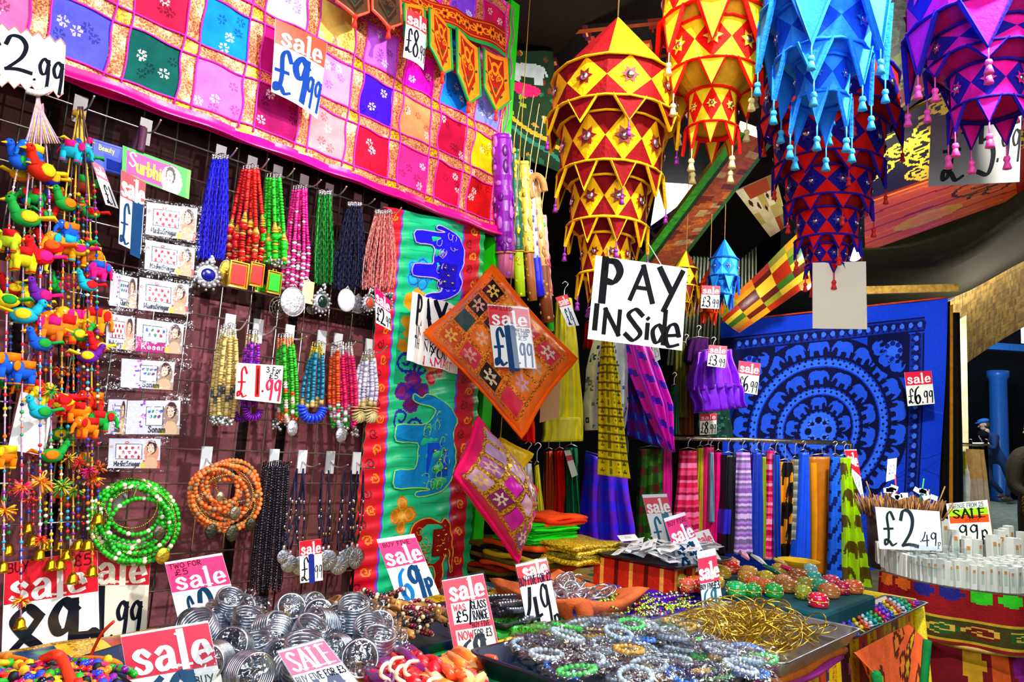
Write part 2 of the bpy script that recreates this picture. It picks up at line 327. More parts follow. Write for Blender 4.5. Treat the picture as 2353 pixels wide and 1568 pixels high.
# ---------------------------------------------------------------- lettering: pen strokes on a unit-height body
G = {'0': (.75, ['.5,1 .15,.8 .08,.4 .3,.02 .6,.02 .9,.4 .82,.8 .5,1']), '1': (.3, ['.5,1 .5,0']), '2': (.85, ['.08,.75 .25,.98 .6,.98 .78,.75 .6,.4 .08,.03', '.08,.03 .5,.06 .95,.02']),
'3': (.75, ['.1,.92 .45,1 .78,.82 .6,.58 .35,.53', '.35,.53 .8,.42 .82,.12 .45,0 .05,.1']), '4': (.8, ['.5,1 .3,.6 .05,.3 .95,.36', '.72,.75 .66,-.1']), '5': (.75, ['.8,1 .25,.98 .18,.58', '.18,.58 .6,.62 .85,.35 .6,.03 .1,.06']),
'6': (.75, ['.75,1 .3,.8 .1,.35 .3,.02 .65,.02 .85,.25 .65,.48 .35,.42 .15,.22']), '8': (.75, ['.78,.85 .5,1 .2,.82 .45,.55 .82,.28 .6,.0 .25,.02 .1,.25 .5,.55 .8,.8']), '9': (.75, ['.85,.85 .5,1 .15,.75 .3,.5 .65,.55 .85,.9', '.85,.95 .82,.45 .7,-.02']),
'£': (.8, ['.85,.8 .65,1 .4,.85 .42,.4 .3,.08 .1,.02 .12,.16 .4,.12 .6,0 .9,.06', '.12,.48 .72,.5']), 'p': (.6, ['.25,.55 .2,.1 .15,-.35', '.22,.45 .6,.62 .85,.4 .6,.12 .22,.2']), '.': (.25, ['.45,.0 .55,.06']), '/': (.4, ['.8,1 .2,-.05']), '-': (.4, ['.1,.45 .9,.45']), ' ': (.4, []),
'P': (.75, ['.15,1 .15,0', '.15,.98 .65,.98 .9,.75 .65,.48 .15,.5']), 'A': (.85, ['.05,0 .5,1', '.5,1 .95,0', '.22,.36 .8,.36']), 'Y': (.85, ['.05,1 .5,.5', '.95,1 .3,-.05']), 'I': (.4, ['.5,1 .5,0', '.15,1 .85,1', '.15,0 .85,0']), 'N': (.85, ['.12,0 .12,1', '.12,1 .88,0', '.88,0 .88,1']), 'n': (.6, ['.15,.62 .15,0', '.15,.45 .5,.64 .8,.45 .82,0']),
'S': (.75, ['.85,.85 .5,1 .15,.8 .5,.52 .85,.25 .5,0 .1,.15']), 'i': (.3, ['.5,.55 .5,0', '.45,.8 .55,.84']), 'd': (.65, ['.85,.3 .5,.55 .12,.35 .3,.02 .6,.05 .85,.3', '.88,1 .85,0']), 'e': (.6, ['.12,.3 .85,.36', '.85,.36 .65,.62 .3,.58 .1,.3 .3,.03 .85,.1']), 'D': (.8, ['.12,1 .12,0', '.12,1 .7,.9 .9,.5 .7,.1 .12,0']), 'E': (.7, ['.12,1 .12,0', '.12,1 .88,1', '.12,.52 .75,.52', '.12,0 .9,0']),
'T': (.8, ['.05,1 .95,1', '.5,1 .5,0']), 'H': (.8, ['.12,1 .12,0', '.88,1 .88,0', '.12,.5 .88,.5']), 'K': (.75, ['.12,1 .12,0', '.9,1 .12,.45', '.35,.6 .9,0']), 'O': (.85, ['.5,1 .12,.75 .12,.25 .5,0 .88,.25 .88,.75 .5,1']), 'U': (.8, ['.12,1 .14,.3 .5,0 .86,.3 .88,1']), 'M': (1, ['.1,0 .12,1', '.12,1 .5,.3', '.5,.3 .88,1', '.88,1 .92,0']), 'B': (.75, ['.15,1 .15,0', '.15,1 .75,.9 .7,.55 .15,.52', '.15,.52 .85,.4 .8,.05 .15,0']), 'F': (.7, ['.15,1 .15,0', '.15,1 .9,1', '.15,.52 .7,.52']), 'V': (.8, ['.05,1 .5,0', '.5,0 .95,1']), 'R': (.75, ['.15,1 .15,0', '.15,1 .8,.92 .75,.58 .15,.5', '.4,.5 .9,0']), 'L': (.65, ['.15,1 .15,0', '.15,0 .9,0']), 'G': (.8, ['.88,.82 .5,1 .12,.7 .15,.2 .5,0 .88,.15 .88,.45', '.55,.45 .9,.45']), 'W': (1.05, ['.05,1 .28,0', '.28,0 .5,.75', '.5,.75 .72,0', '.72,0 .95,1']), 'C': (.75, ['.88,.82 .5,1 .12,.7 .12,.3 .5,0 .88,.18']),
'a': (.6, ['.2,.52 .5,.64 .8,.5 .82,.08 .95,.02', '.8,.38 .3,.32 .12,.15 .35,-.01 .8,.16']), 'l': (.32, ['.5,1 .5,0']), 's': (.55, ['.82,.5 .5,.64 .18,.5 .4,.35 .75,.24 .8,.08 .45,-.02 .12,.1']), 'o': (.6, ['.5,.62 .12,.45 .15,.12 .5,0 .85,.15 .88,.45 .5,.62']), 'u': (.6, ['.12,.6 .15,.15 .45,0 .85,.2', '.85,.6 .85,0']), 'r': (.45, ['.2,.6 .2,0', '.2,.4 .5,.62 .9,.55']), 'b': (.6, ['.15,1 .15,0', '.15,.2 .5,0 .88,.25 .7,.58 .15,.42']), 'm': (.9, ['.1,.6 .1,0', '.1,.45 .35,.62 .5,.4 .5,0', '.5,.42 .75,.62 .9,.4 .9,0']), 'h': (.6, ['.15,1 .15,0', '.15,.4 .5,.62 .85,.4 .85,0']), 'g': (.6, ['.85,.6 .4,.6 .12,.35 .4,.05 .85,.25', '.85,.6 .82,-.2 .4,-.35 .12,-.22']), 'f': (.4, ['.85,.9 .55,1 .4,.8 .4,0', '.1,.58 .8,.58']), 'y': (.6, ['.1,.6 .5,.05', '.9,.6 .3,-.35']), 't': (.4, ['.45,.9 .45,.1 .8,0', '.1,.6 .85,.6']), 'k': (.55, ['.15,1 .15,0', '.8,.6 .15,.25', '.35,.35 .9,0']), 'j': (.3, ['.6,.6 .5,-.2 .1,-.3']), ',': (.25, ['.5,.1 .35,-.15']),
'3m': (.5, ['.05,.9 .5,.95 .7,.7 .4,.5 .75,.3 .5,.02 .05,.1', '.6,.5 1.0,.6 1.1,.3 .9,.2', '.75,1.05 1.0,.95 1.2,1.1'])}
G = {k: (w_, [[tuple(map(float, q.split(','))) for q in s.split()] for s in st]) for k, (w_, st) in G.items()}
SERIF = {'l': [(.5, 1, -.8, 0), (.5, 0, -1, 1)], 'a': [(.9, .02, -.2, .7)], 's': [], 'e': [], 'S': [], 'A': [(.05, 0, -1, 1), (.95, 0, -1, 1)], 'L': [(.15, 1, -1, 1), (.15, 0, -1, 1)], 'E': [(.12, 1, -1, 1), (.12, 0, -1, 1)]}
def write(mb, fn, text, box, col, wt=.12, style='h', h=.0006, mi=0, gap=.12, jit=.0):
    # text fitted into box (u0, v0, u1, v1) of the card; style h = felt pen, s = printed heavy roman, b = thin plain pen
    u0, v0, u1, v1 = box; tot = sum(G[c][0] for c in text)+gap*(len(text)-1); x = 0; k = 0
    wu = np.linalg.norm(fn(1, .5)-fn(0, .5)); wv = np.linalg.norm(fn(.5, 1)-fn(.5, 0)); sx = (u1-u0)/tot; sy = (v1-v0)
    for c in text:
        gw, st = G[c]; dy = R.uniform(-jit, jit)
        for s in st:
            P = spl(s, 7) if len(s) > 2 else A([A(s[0])+(A(s[1])-A(s[0]))*t for t in np.linspace(0, 1, 5)])
            X = A([[(u0+(x+p[0]*gw)*sx)*wu, (v1-(p[1]+dy)*sy)*wv] for p in P]); d = np.gradient(X, axis=0); d /= np.linalg.norm(d, axis=1)[:, None]+1e-9
            hgt = min(sy*wv, sx*wu*1.6); nn = np.stack([-d[:, 1], d[:, 0]], 1)
            if style == 's': ww = hgt*wt*(.42+.62*np.abs(d[:, 1]))
            elif style == 'h': ww = hgt*wt*(.5+.5*np.abs(d[:, 1]*.85+d[:, 0]*.5))
            else: ww = np.full(len(X), hgt*wt)
            X[0] -= d[0]*ww[0]*.5; X[-1] += d[-1]*ww[-1]*.5
            L_, R_ = X+nn*ww[:, None]*.5, X-nn*ww[:, None]*.5; V = []; hh = h+k*.00003; k += 1
            for a in (L_, R_): V += [fn(q[0]/wu, q[1]/wv, hh) for q in a]
            n = len(X); mb.add(V, [(i, i+1, n+i+1, n+i) for i in range(n-1)], col, mi)
        if style == 's':
            for sx_, sy_, a, b in SERIF.get(c, []):
                cx = u0+(x+sx_*gw)*sx; cy = v1-sy_*sy; q = sy*wt*wv/wu*1.05; t = sy*wt*.34; dv = t if sy_ > .5 else -t
                V = [fn(cx+a*q, cy, h+.0001), fn(cx+b*q, cy, h+.0001), fn(cx+b*q, cy+dv, h+.0001), fn(cx+a*q, cy+dv, h+.0001)]; mb.add(V, [(0, 1, 2, 3)], col, mi)
        x += gw+gap
def bend(fn, curl):
    if not curl: return fn
    def g(u, v, h=0): return fn(u, v, h+curl*math.sin(PI*u)*(.4+.6*v)-curl*.5*v*v)
    g.n = fn.n; g.c = fn.c; return g
def card(mb, fn, box, col, h, nu=8, nv=8, thick=.0008, mi=0):
    u0, v0, u1, v1 = box; P = A([[fn(u0+(u1-u0)*i/nu, v0+(v1-v0)*j/nv, h) for i in range(nu+1)] for j in range(nv+1)])
    return mb.grid(P, col, mi, thick, fn.n)
RED, WHT, INKC, BLUE, PINK = '#e3142b', '#f6f6f2', '#10131f', '#123c92', '#f0106e'
def sign(label, c4, Z, yaw=0, lean=0, head=(RED, 0, .38), words_=(), paper=WHT, edge=0, curl=0, fn=None, name='sale_sign', cat='sign', group=None, back=True):
    # words_: (text, (u0, v0, u1, v1), colour, weight, style); head: (colour, v0, v1) printed band
    f = bend(fn or facing(c4, Z, yaw, lean), curl); o = thing(name, label, cat, (f(0, 1)+f(1, 1))/2, group); e = edge
    b = MB(); card(b, f, (e, e*.6, 1-e, 1-e*.6), paper, 0, thick=.0012); b.build('card', PAPER, o, smooth=False)
    if head:
        b = MB(); card(b, f, (e+.004, head[1]+e*.6, .996-e, head[2]), head[0], .0004, thick=.0003); b.build('printed_band', PAPER, o, smooth=False)
    pr, hd = MB(), MB()
    for t, bx, col, wt, st in words_:
        if st == 'x': card(pr, f, bx, col, .0005, 4, 4, .0002)
        else: write(pr if st == 's' else hd, f, t, bx, col, wt, st, h=.0009)
    if pr.n: pr.build('printed_lettering', PAPER, o, smooth=False)
    if hd.n: hd.build('handwriting', INK, o, smooth=False)
    if edge:
        b = MB(); card(b, f, (0, 0, 1, 1), '#ffffff', .0013, thick=.0028); q = b.build('clear_sleeve', SLEEVE, o, smooth=False)
    return o
def sale(bx=(.1, .08, .9, .34), col=WHT, wt=.2): return ('sale', bx, col, wt, 's')
def px4(x0, y0, x1, y1): return [(x0, y0), (x1, y0), (x1, y1), (x0, y1)]
# ---------------------------------------------------------------- setting
def struct(mb, name, mt, smooth=False): return mb.build(name, mt, None, smooth, kind='structure')
def WF(t, z, off=0.0): return WP+WD*t+UPV*z+WN*off
def wallquad(t0, z0, t1, z1, off): return quadfn([WF(t0, z1, off), WF(t1, z1, off), WF(t1, z0, off), WF(t0, z0, off)])
b = MB(); P = A([[(x, y, 0.0 if y < 6.5 else min(.58, (y-6.5)*.058)) for x in np.linspace(-6, 26, 9)] for y in (-2, 0, 3, 6.5, 9, 12, 16.5, 20, 34)])
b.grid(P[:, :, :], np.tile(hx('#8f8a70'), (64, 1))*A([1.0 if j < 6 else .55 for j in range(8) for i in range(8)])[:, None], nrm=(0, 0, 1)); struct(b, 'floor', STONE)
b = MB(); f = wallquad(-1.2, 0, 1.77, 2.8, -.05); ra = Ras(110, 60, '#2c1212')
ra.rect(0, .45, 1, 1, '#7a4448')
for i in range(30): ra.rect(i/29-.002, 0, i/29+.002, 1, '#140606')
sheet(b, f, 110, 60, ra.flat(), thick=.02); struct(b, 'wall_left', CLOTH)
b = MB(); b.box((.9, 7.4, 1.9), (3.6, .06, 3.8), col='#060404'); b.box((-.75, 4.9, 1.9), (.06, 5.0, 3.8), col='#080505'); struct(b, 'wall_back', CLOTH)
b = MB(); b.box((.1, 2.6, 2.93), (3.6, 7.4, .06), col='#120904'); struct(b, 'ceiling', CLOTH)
b = MB(); P = A([[(-3.4+13.4*i/40, y, 4.3+1.0*math.sin(PI*i/40)) for i in range(41)] for y in np.linspace(-3, 19, 30)]); q = np.random.RandomState(1); b.grid(P, A(hx('#2a2014'))*(.6+.8*q.rand(29*40, 1)), nrm=(0, 0, -1)); struct(b, 'ceiling_vault', STONE)
b = MB(); q = WF(1.775, 0, -.02); b.box((q[0], q[1], 1.4), (.045, .05, 2.8), frame(WD)[:, [2, 0, 1]], '#22d010'); b.build('upright_post', SATIN, None, False, label='bright green painted post at the end of the pink patchwork', cat='post')
# gridwall: one thing, wires and frame its parts
t_ = thing('gridwall_panel', 'chrome wire grid panel on the stall wall that carries the necklace hooks', 'gridwall', WF(.6, .62), None)
b = MB()
for k in range(0, 22):
    t = 1.283-.0762*k
    if t > -.35: b.tube([WF(t, .62), WF(t, 2.0)], .0022, 5, '#b8b4a8')
for k in range(18): z = .629+.0785*k; b.tube([WF(-.35, z, .004), WF(1.283, z, .004)], .0024, 5, '#c4c0b6')
b.build('wire_grid', METAL, t_)
b = MB(); b.tube([WF(1.29, .62), WF(1.29, 2.0)], .005, 6, '#8a867c'); b.build('frame_tube', METAL, t_)
def prong(px, py, bar, label, plate='#d8d8d8', off=.09):
    tip = W(px, py, off); t = np.dot(tip-WP, WD); o = thing('display_hook', label, 'hook', WF(t, bar-.06, .006), 'chrome hooks on the grid')
    b = MB(); b.box(WF(t, bar-.022, .008), (.026, .004, .06), frame(WN)[:, [0, 2, 1]], plate); b.build('hook_plate', PLAST, o, smooth=False)
    b = MB(); b.tube(spl([WF(t, bar-.02, .01), WF(t, bar-.03, off*.35), WF(t, bar-.032, off*.7), tip], 5), .0022, 6, '#dcdce0'); b.build('prong', METAL, o); return WF(t, bar-.028, off*.5)
H1 = [(217, 220), (370, 275), (545, 340), (618, 365), (677, 387), (738, 413), (797, 428), (862, 457), (923, 477)]
N1 = ['between the yellow and the empty wire', 'over the bindi card strip', 'holding the royal blue strands', 'holding the red beads', 'holding the lime green beads', 'holding the pink beads', 'holding the dark green glass strands', 'holding the navy glass strands', 'holding the salmon strands']
for (x, y), n in zip(H1, N1): prong(x, y, 1.90, 'chrome prong hook in the top row, '+n, '#3a2026')
H2 = [(568, 735), (633, 750), (705, 773), (778, 797), (818, 785), (890, 795)]
for (x, y), n in zip(H2, ['cream bead strands', 'purple bead strands', 'green and orange bead strands', 'teal strands with big blue beads', 'orange and pink strands', 'white bead strands']): prong(x, y, 1.497, 'chrome prong hook in the middle row, holding the '+n)
for (x, y), n in zip([(512, 1062), (670, 1062), (735, 1066), (800, 1068), (860, 1075)], ['orange bead coils', 'black bead strands', 'first cord pendants', 'second cord pendants', 'last cord pendants beside the red border']): prong(x, y, 1.178, 'chrome prong hook in the low row, holding the '+n)
prong(318, 1112, 1.101, 'chrome prong hook holding the green bead coils')
# pink patchwork hanging
T0, T1, Z0, Z1 = -.12, 1.738, 1.925, 2.765; nx, ny = 620, 280; ra = Ras(nx, ny, '#ee966e'); TT = T0+(T1-T0)*ra.U; ZZ = Z1-(Z1-Z0)*ra.V
ct = (TT-.520)/.1515; cz = (ZZ-1.957)/.155; fi, fz = ct-np.floor(ct), cz-np.floor(cz); ci, ri = np.floor(ct).astype(int)+1, np.floor(cz).astype(int)
PC = {(0, 0): '#5a5ce8', (1, 0): '#0a5a52', (2, 0): '#f070d8', (3, 0): '#9a0a58', (4, 0): '#f08a90', (5, 0): '#e00830', (6, 0): '#f02888', (7, 0): '#d80840', (8, 0): '#c80a12', (1, 1): '#c81c48', (2, 1): '#0f8cf0', (3, 1): '#b80c68', (4, 1): '#f48af0', (5, 1): '#3606da',
      (6, 1): '#f88a58', (7, 1): '#b80636', (8, 1): '#f0c608', (3, 2): '#e6c4ff', (4, 2): '#f0c058', (5, 2): '#c660ea', (6, 2): '#e804b0', (7, 2): '#0f78ea', (8, 2): '#7a86f2', (2, 2): '#e05ad0', (1, 2): '#f0b030', (0, 1): '#e04a60', (0, 2): '#3a7ae0'}
alt = ['#c030d0', '#f070b0', '#2060d8', '#f0a040', '#d01050', '#8a40e0']
inp = (fi > .12) & (fi < .88) & (fz > .11) & (fz < .89) & (ZZ > 1.97); mi = np.where(inp, 0, 1)
for c in range(-4, 10):
    for r_ in range(0, 6):
        mk = inp & (ci == c) & (ri == r_); base = A(hx(PC.get((c, r_), alt[(c*5+r_*3) % 6])))
        ra.c[mk] = base
        q = np.random.RandomState(c*31+r_*7+999)
        for _ in range(5):                                       # embroidered sprigs
            a, d = q.rand(2)*.6+.2; dd = np.hypot(fi-a, fz-d); mk2 = mk & (np.abs(dd-.05) < .028) & (np.sin(6*np.arctan2(fz-d, fi-a)) > -.35)
            ra.c[mk2] = np.clip(base*.4+A([.55, .5, .5]), 0, 1) if _ % 2 else base*.45
hem = (ZZ < 1.953) | (TT > 1.728); ra.c[hem] = hx('#f40a86'); mi[hem] = 0
cross = ~inp & ~hem & ((fi < .12) | (fi > .88)) & ((fz < .11) | (fz > .89)); ra.c[cross] = hx('#e0b008')
o = thing('patchwork_hanging', 'large pink and gold patchwork wall hanging with a bright pink hem', 'wall hanging', WF(.8, Z0, .03))
fp = wallquad(T0, Z0, T1, Z1, .022); wv = lambda u, v: .006*np.sin(u*80)*np.sin(v*37)+.004*np.sin(u*23+v*9)+.01*np.sin(u*9+2)*v*v
b = MB(); sheet(b, fp, nx, ny, ra.flat(), np.concatenate([mi.ravel()]), wave=wv, thick=0); b.build('patchwork_cloth', [CLOTH, GLIT], o)
b = MB(); uvf = lambda t, z: fp((t-T0)/(T1-T0), (Z1-z)/(Z1-Z0), .004+float(wv((t-T0)/(T1-T0), (Z1-z)/(Z1-Z0))))
for k in range(-4, 9):
    for s in (-.018, .018): b.tube([uvf(.52+.1515*k+s+.0015*math.sin(z*60), z) for z in np.linspace(1.96, 2.76, 50)], .0022, 5, '#e81cc0')
for k in range(0, 6):
    for s in (-.017, .017):
        if k or s > 0: b.tube([uvf(t, 1.957+.155*k+s+.001*math.sin(t*70)) for t in np.linspace(-.11, 1.73, 110)], .0022, 5, '#e81cc0')
b.build('pink_braid', THREAD, o)
b = MB(); P = A([[WF(t, z, .026+.006*math.sin(t*30+z*9)+(.02 if z < 1.94 else 0)) for t in np.linspace(T0, T1+.006, 90)] for z in (1.958, 1.95, 1.94, 1.932, 1.926)]); b.grid(P, '#f40a86', thick=.012, nrm=WN); b.build('hem', SATIN, o)
# torans (pointed valances) over the top edge
def toran(label, flags, band, cols, off, group=None):
    o = thing('toran', label, 'valance', W(*flags[0][2], off), group)
    b = MB(); f = quadfn([W(x, y, off) for x, y in band]); ra = Ras(180, 42, cols[1], 4.0); ra.rect(0, .86, 1, 1, cols[2]); ra.rect(0, .1, 1, .13, cols[0]); ra.rect(0, .74, 1, .77, cols[0])
    for k in range(9):
        ra.ring(.06+k*.11, .42, .1, .15, cols[0]); ra.disc(.06+k*.11, .42, .012, .05, '#2a0a04'); [ra.disc(.06+k*.11+.026*math.cos(a), .42+.1*4*.26*math.sin(a)*2, .007, .05, cols[0]) for a in (0, 1.05, 2.1, 3.14, 4.2, 5.25)]; ra.curl(.115+k*.11, .42, .16, .025, cols[0], k)
    sheet(b, f, 180, 42, ra.flat(), wave=lambda u, v: .008*np.sin(u*17), thick=.004); b.build('valance_band', CLOTH, o)
    for i, (tl, tr, tip) in enumerate(flags):
        dn = A([0, (tip[1]-(tl[1]+tr[1])/2)]); bl, br = A(tl)+dn*.72+A([2, 6]), A(tr)+dn*.72+A([6, 14])
        g = quadfn([W(*tl, off+.004), W(*tr, off+.006), W(*(A(br)+dn*.28), off+.02), W(*(A(bl)+dn*.28), off+.018)])
        ra = Ras(52, 80, cols[0], .65); ra.rect(.18, .08, .82, .7, cols[1]); ra.poly([(.18, .69), (.82, .69), (.5, .9)], cols[1])
        for s in (-1, 1): ra.line(spl([(.5, .75), (.5+s*.28, .5), (.5+s*.12, .3), (.5+s*.25, .12)], 5), .018, cols[0]); ra.curl(.5+s*.16, .44, .07, .012, cols[0], 1.5+s)
        ra.disc(.5, .26, .16, .12, cols[0]); ra.disc(.5, .26, .08, .06, cols[1])
        for q in ((.12, .5), (.88, .5), (.5, .62), (.3, .8), (.7, .8)): ra.disc(*q, .05, .03, '#14401c')
        b = MB(); n = 26; V = lambda u, v, h: g(u, v*(.72+.28*(1-abs(2*u-1))), h+.01*math.sin(3*u+i))
        for h, s in ((0.0, 1), (-.004, -1)): b.grid(A([[V(u, v, h) for u in np.linspace(0, 1, 53)] for v in np.linspace(0, 1, 81)]), ra.flat())
        b.build('pointed_flag', CLOTH, o)
        b = MB(); b.tube([V(u, v, 0) for u, v in [(0, k/8) for k in range(9)]+[(k/10, 1) for k in range(1, 10)]+[(1, 1-k/8) for k in range(9)]], .006, 6, cols[2], flat=.6); b.build('flag_piping', SATIN, o)
        b = MB(); q = V(.5, 1, 0); b.stamp(SPH, q, .008, col='#f02810'); b.lathe([(.003, 0), (.008, -.03), (.001, -.032)], q, 8, col='#f02810'); b.build('tassel', THREAD, o)
    return o
toran('orange embroidered toran with green edged pointed flags at the end of the wall', [((928, 8), (974, 20), (955, 120)), ((982, 20), (1038, 62), (1008, 160)), ((1045, 66), (1104, 108), (1074, 226)), ((1111, 112), (1170, 134), (1147, 244))], [(915, -32), (1164, 68), (1166, 130), (918, 8)], ('#e07c0c', '#981604', '#0f8a38'), .07)
toran('dark embroidered toran with salmon edged flags, hung before the orange one', [((772, -60), (842, -40), (806, 32)), ((850, -40), (922, -20), (886, 56))], [(700, -110), (918, -40), (920, -10), (700, -80)], ('#50301c', '#2c1c14', '#e05a3c'), .09)
# green elephant hanging
f = quadfn([W(882, 475, .012), W(1112, 520, .012), W(1078, 1345, .012), W(806, 1385, .012)]); asp = .40
ra = Ras(120, 300, '#0fc584', asp)
for k in range(40): ra.line([(.22+.012*math.sin(k), k/40), (.8, k/40+.006*math.sin(k*2))], .0012, '#0aa86e')
for s, u0, u1 in ((0, -.01, .155), (1, .8, .95)):
    ra.rect(u0, 0, u1, 1, '#e3102a' if not s else '#c01028')
    for k in range(26):
        ra.curl((u0+u1)/2+.02*(-1)**k, .02+k*.038, .013, .0022, ['#f09010', '#7a0814'][k % 2], k*1.3)
ra.rect(.155, 0, .175, 1, '#7a3ad8'); ra.rect(.787, 0, .8, 1, '#7a3ad8'); ra.rect(.95, 0, 1, 1, '#0ea050')
def bloom(cu, cv, r, c1, c2, n=5):
    for k in range(n): a = k*2*PI/n; ra.disc(cu+r*math.cos(a)/asp, cv+r*math.sin(a), r*.75/asp, r*.75, c1)
    for k in range(n): a = k*2*PI/n; ra.ring(cu+r*math.cos(a)/asp, cv+r*math.sin(a), r*.45, r*.6, c2)
    ra.disc(cu, cv, r*.4/asp, r*.4, c2)
bloom(.37, .165, .028, '#18a8e0', '#0868b0'); bloom(.37, .48, .032, '#7a1060', '#1c1a9c', 4); bloom(.55, .42, .026, '#e02040', '#8a0818', 3); bloom(.36, .80, .028, '#c87a10', '#e09c20', 4)
for c in ((.3, .40), (.3, .55)): ra.curl(*c, .03, .004, '#1c1a9c', 1); ra.curl(c[0]+.12, c[1]+.02, .022, .004, '#1c1a9c', 3)
for q in ((.33, .245, .05), (.30, .30, .035), (.27, .36, .03), (.30, .33, .02)): ra.disc(q[0], q[1], q[2]/asp*.7, q[2]*.5, '#e0960c', .6)
ra.poly([(.3, .22), (.36, .2), (.68, .3), (.66, .34), (.4, .3)], '#e0960c'); ra.disc(.52, .395, .1, .03, '#e0960c')
o = thing('elephant_hanging', 'green embroidered wall hanging with appliqué elephants and red scrolled borders', 'wall hanging', W(940, 1380, .012))
b = MB(); wvg = lambda u, v: .012*np.sin(u*14+1.5*np.sin(v*5))*(.4+.6*v)+.003*np.sin(v*160+u*9); sheet(b, f, 120, 300, ra.flat(), wave=wvg, thick=.003); b.build('embroidered_cloth', SATIN, o)
def applique(cu, cv, w_, h_, a, flip, col, acc, saddle):
    p = spl(ele(cu, cv, w_, h_, a, flip, asp), 3, True); g = lambda u, v, h: f(u, v, h+float(wvg(u, v)))
    b = MB(); b.prism(p, .006, col, fn=g); b.build('elephant_applique', CLOTH, o, smooth=False)
    b = MB(); b.tube([g(u, v, .006) for u, v in p], .0022, 5, acc, closed=True)
    q = np.random.RandomState(int(cv*100))
    for k in range(16):
        x, y = .2+.7*q.rand(), .2+.4*q.rand(); e = A([[x-.5+.05*math.cos(t), y-.5+.05*math.sin(t)] for t in np.linspace(0, 5.5, 9)])*A([(-1 if flip else 1)*w_, h_]); c, s_ = math.cos(a), math.sin(a)
        b.tube([g(cu+(i*c-j*s_)/asp, cv+i*s_+j*c, .0065) for i, j in e], .0012, 4, acc)
    b.build('gold_stitching', THREAD, o)
    b = MB(); c, s_ = math.cos(a), math.sin(a); S_ = lambda x, y: (cu+(x*c-y*s_)/asp, cv+x*s_+y*c)
    b.prism([S_(x*w_, y*h_) for x, y in ((-.02, -.3), (.3, -.3), (.3, .05), (-.02, .05))], .009, saddle, fn=g); b.build('saddle_patch', CLOTH, o, smooth=False)
    b = MB()
    for x, y in ((.05, -.22), (.23, -.22), (.14, -.12), (.05, -.03), (.23, -.03)): b.stamp(SPH, g(*S_(x*w_, y*h_), .011), (.006, .006, .004), col='#f0d860')
    b.build('shisha_mirror', METAL, o)
applique(.56, .13, .21, .21, PI/2, True, '#1c10d8', '#c8a8f0', '#1408a8')
applique(.55, .62, .27, .24, PI/2, False, '#0a86c8', '#9ae060', '#1050d8')
applique(.62, .90, .17, .20, 0, True, '#a81408', '#f0a030', '#8a0c08')
# ---------------------------------------------------------------- the arcade beyond: vault, shopfront, far wall
b = MB(); near = spl([(2120, 730), (2180, 692), (2260, 643), (2353, 600), (2480, 560)], 5); far = spl([(2120, 905), (2190, 858), (2250, 815), (2353, 752), (2480, 700)], 5)
P = A([[at(*(p*(1-k/10)+q*k/10), 6.6+1.9*k/10) for k in range(11)] for p, q in zip(near, far)]); q = np.random.RandomState(3)
P = A([[P[min(int(i), 19)][j]*(1-i%1 if i < 20 else 0)+P[min(int(i)+1, 20)][j]*(i%1 if i < 20 else 1) for j in range(11)] for i in np.linspace(0, 20, 101)]); n = (P.shape[0]-1)*10; b.grid(P, np.clip(A(hx('#8a7040'))*(.6+.8*q.rand(n, 1)), 0, 1)); struct(b, 'ceiling_brick_arch', STONE)
b = MB(); P0 = at(2200, 900, 7.2); b.box((P0[0]-.10, P0[1]+.2, 1.35), (.34, .5, 2.9), col='#f2ead0'); struct(b, 'wall_pier', STONE)
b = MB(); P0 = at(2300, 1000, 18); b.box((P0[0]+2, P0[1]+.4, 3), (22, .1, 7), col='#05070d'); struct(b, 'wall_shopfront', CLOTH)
b = MB(); P0 = at(2296, 1000, 17.4); b.lathe([(.26, .5), (.26, .6), (.2, .68), (.19, 3.4), (.24, 3.5), (.24, 3.62)], (P0[0], P0[1], 0), 18, col='#1d5ea8'); b.build('shopfront_column', SATIN, label='blue painted column of the dark shopfront across the lane', cat='column')
b = MB(); P0 = at(2330, 800, 17.3); b.box((P0[0]+1.2, P0[1], P0[2]), (4.2, .2, .16), col='#2a6ab0'); struct(b, 'trim_1', SATIN)
b = MB(); b.box((P0[0]+.9, P0[1]+.2, P0[2]+.42), (1.1, .1, .5), col='#e8eef0'); struct(b, 'window_1', PANE)
# ---------------------------------------------------------------- overhead panels of the stall roof
def board(name, label, cat, c4, Z, ra, mt=CLOTH, th=.012, wave=None, nu=None):
    f = quadfn([at(x, y, z) for (x, y), z in zip(c4, Z)]) if not callable(Z) else quadfn([Z(x, y) for x, y in c4])
    b = MB(); sheet(b, f, ra.w, ra.h, ra.flat(), wave=wave, thick=th); return b.build(name, mt, None, smooth=bool(wave), label=label, cat=cat)
Zc = lambda x, y: T(x, y, 2.52)
ra = Ras(60, 60, '#0a2c14'); q = np.random.RandomState(8)
for k in range(26): ra.curl(q.rand(), q.rand(), .05+.05*q.rand(), .012, ['#2aa028', '#083c10', '#7ac010'][k % 3], q.rand()*6)
ra.rect(0, .42, 1, .52, '#9ad808'); ra.rect(0, .52, 1, .58, '#1a9a28'); ra.rect(0, .62, 1, .66, '#e8d010'); ra.rect(0, .75, 1, .9, '#a01408'); ra.rect(0, .9, 1, .93, '#e0a010')
board('painted_roof_panel', 'green and yellow painted roof panel with a red stripe between the blue and magenta lanterns', 'roof panel', [(1960, 60), (2150, -60), (2240, 130), (1985, 330)], Zc, ra, SATIN)
ra = Ras(90, 60, '#100c04'); q = np.random.RandomState(4)
for k in range(34): ra.curl(q.rand(), q.rand()*.9, .07+.07*q.rand(), .011, '#d8b018', q.rand()*6, 1.6)
ra.rect(0, .93, 1, 1, '#7a1408')
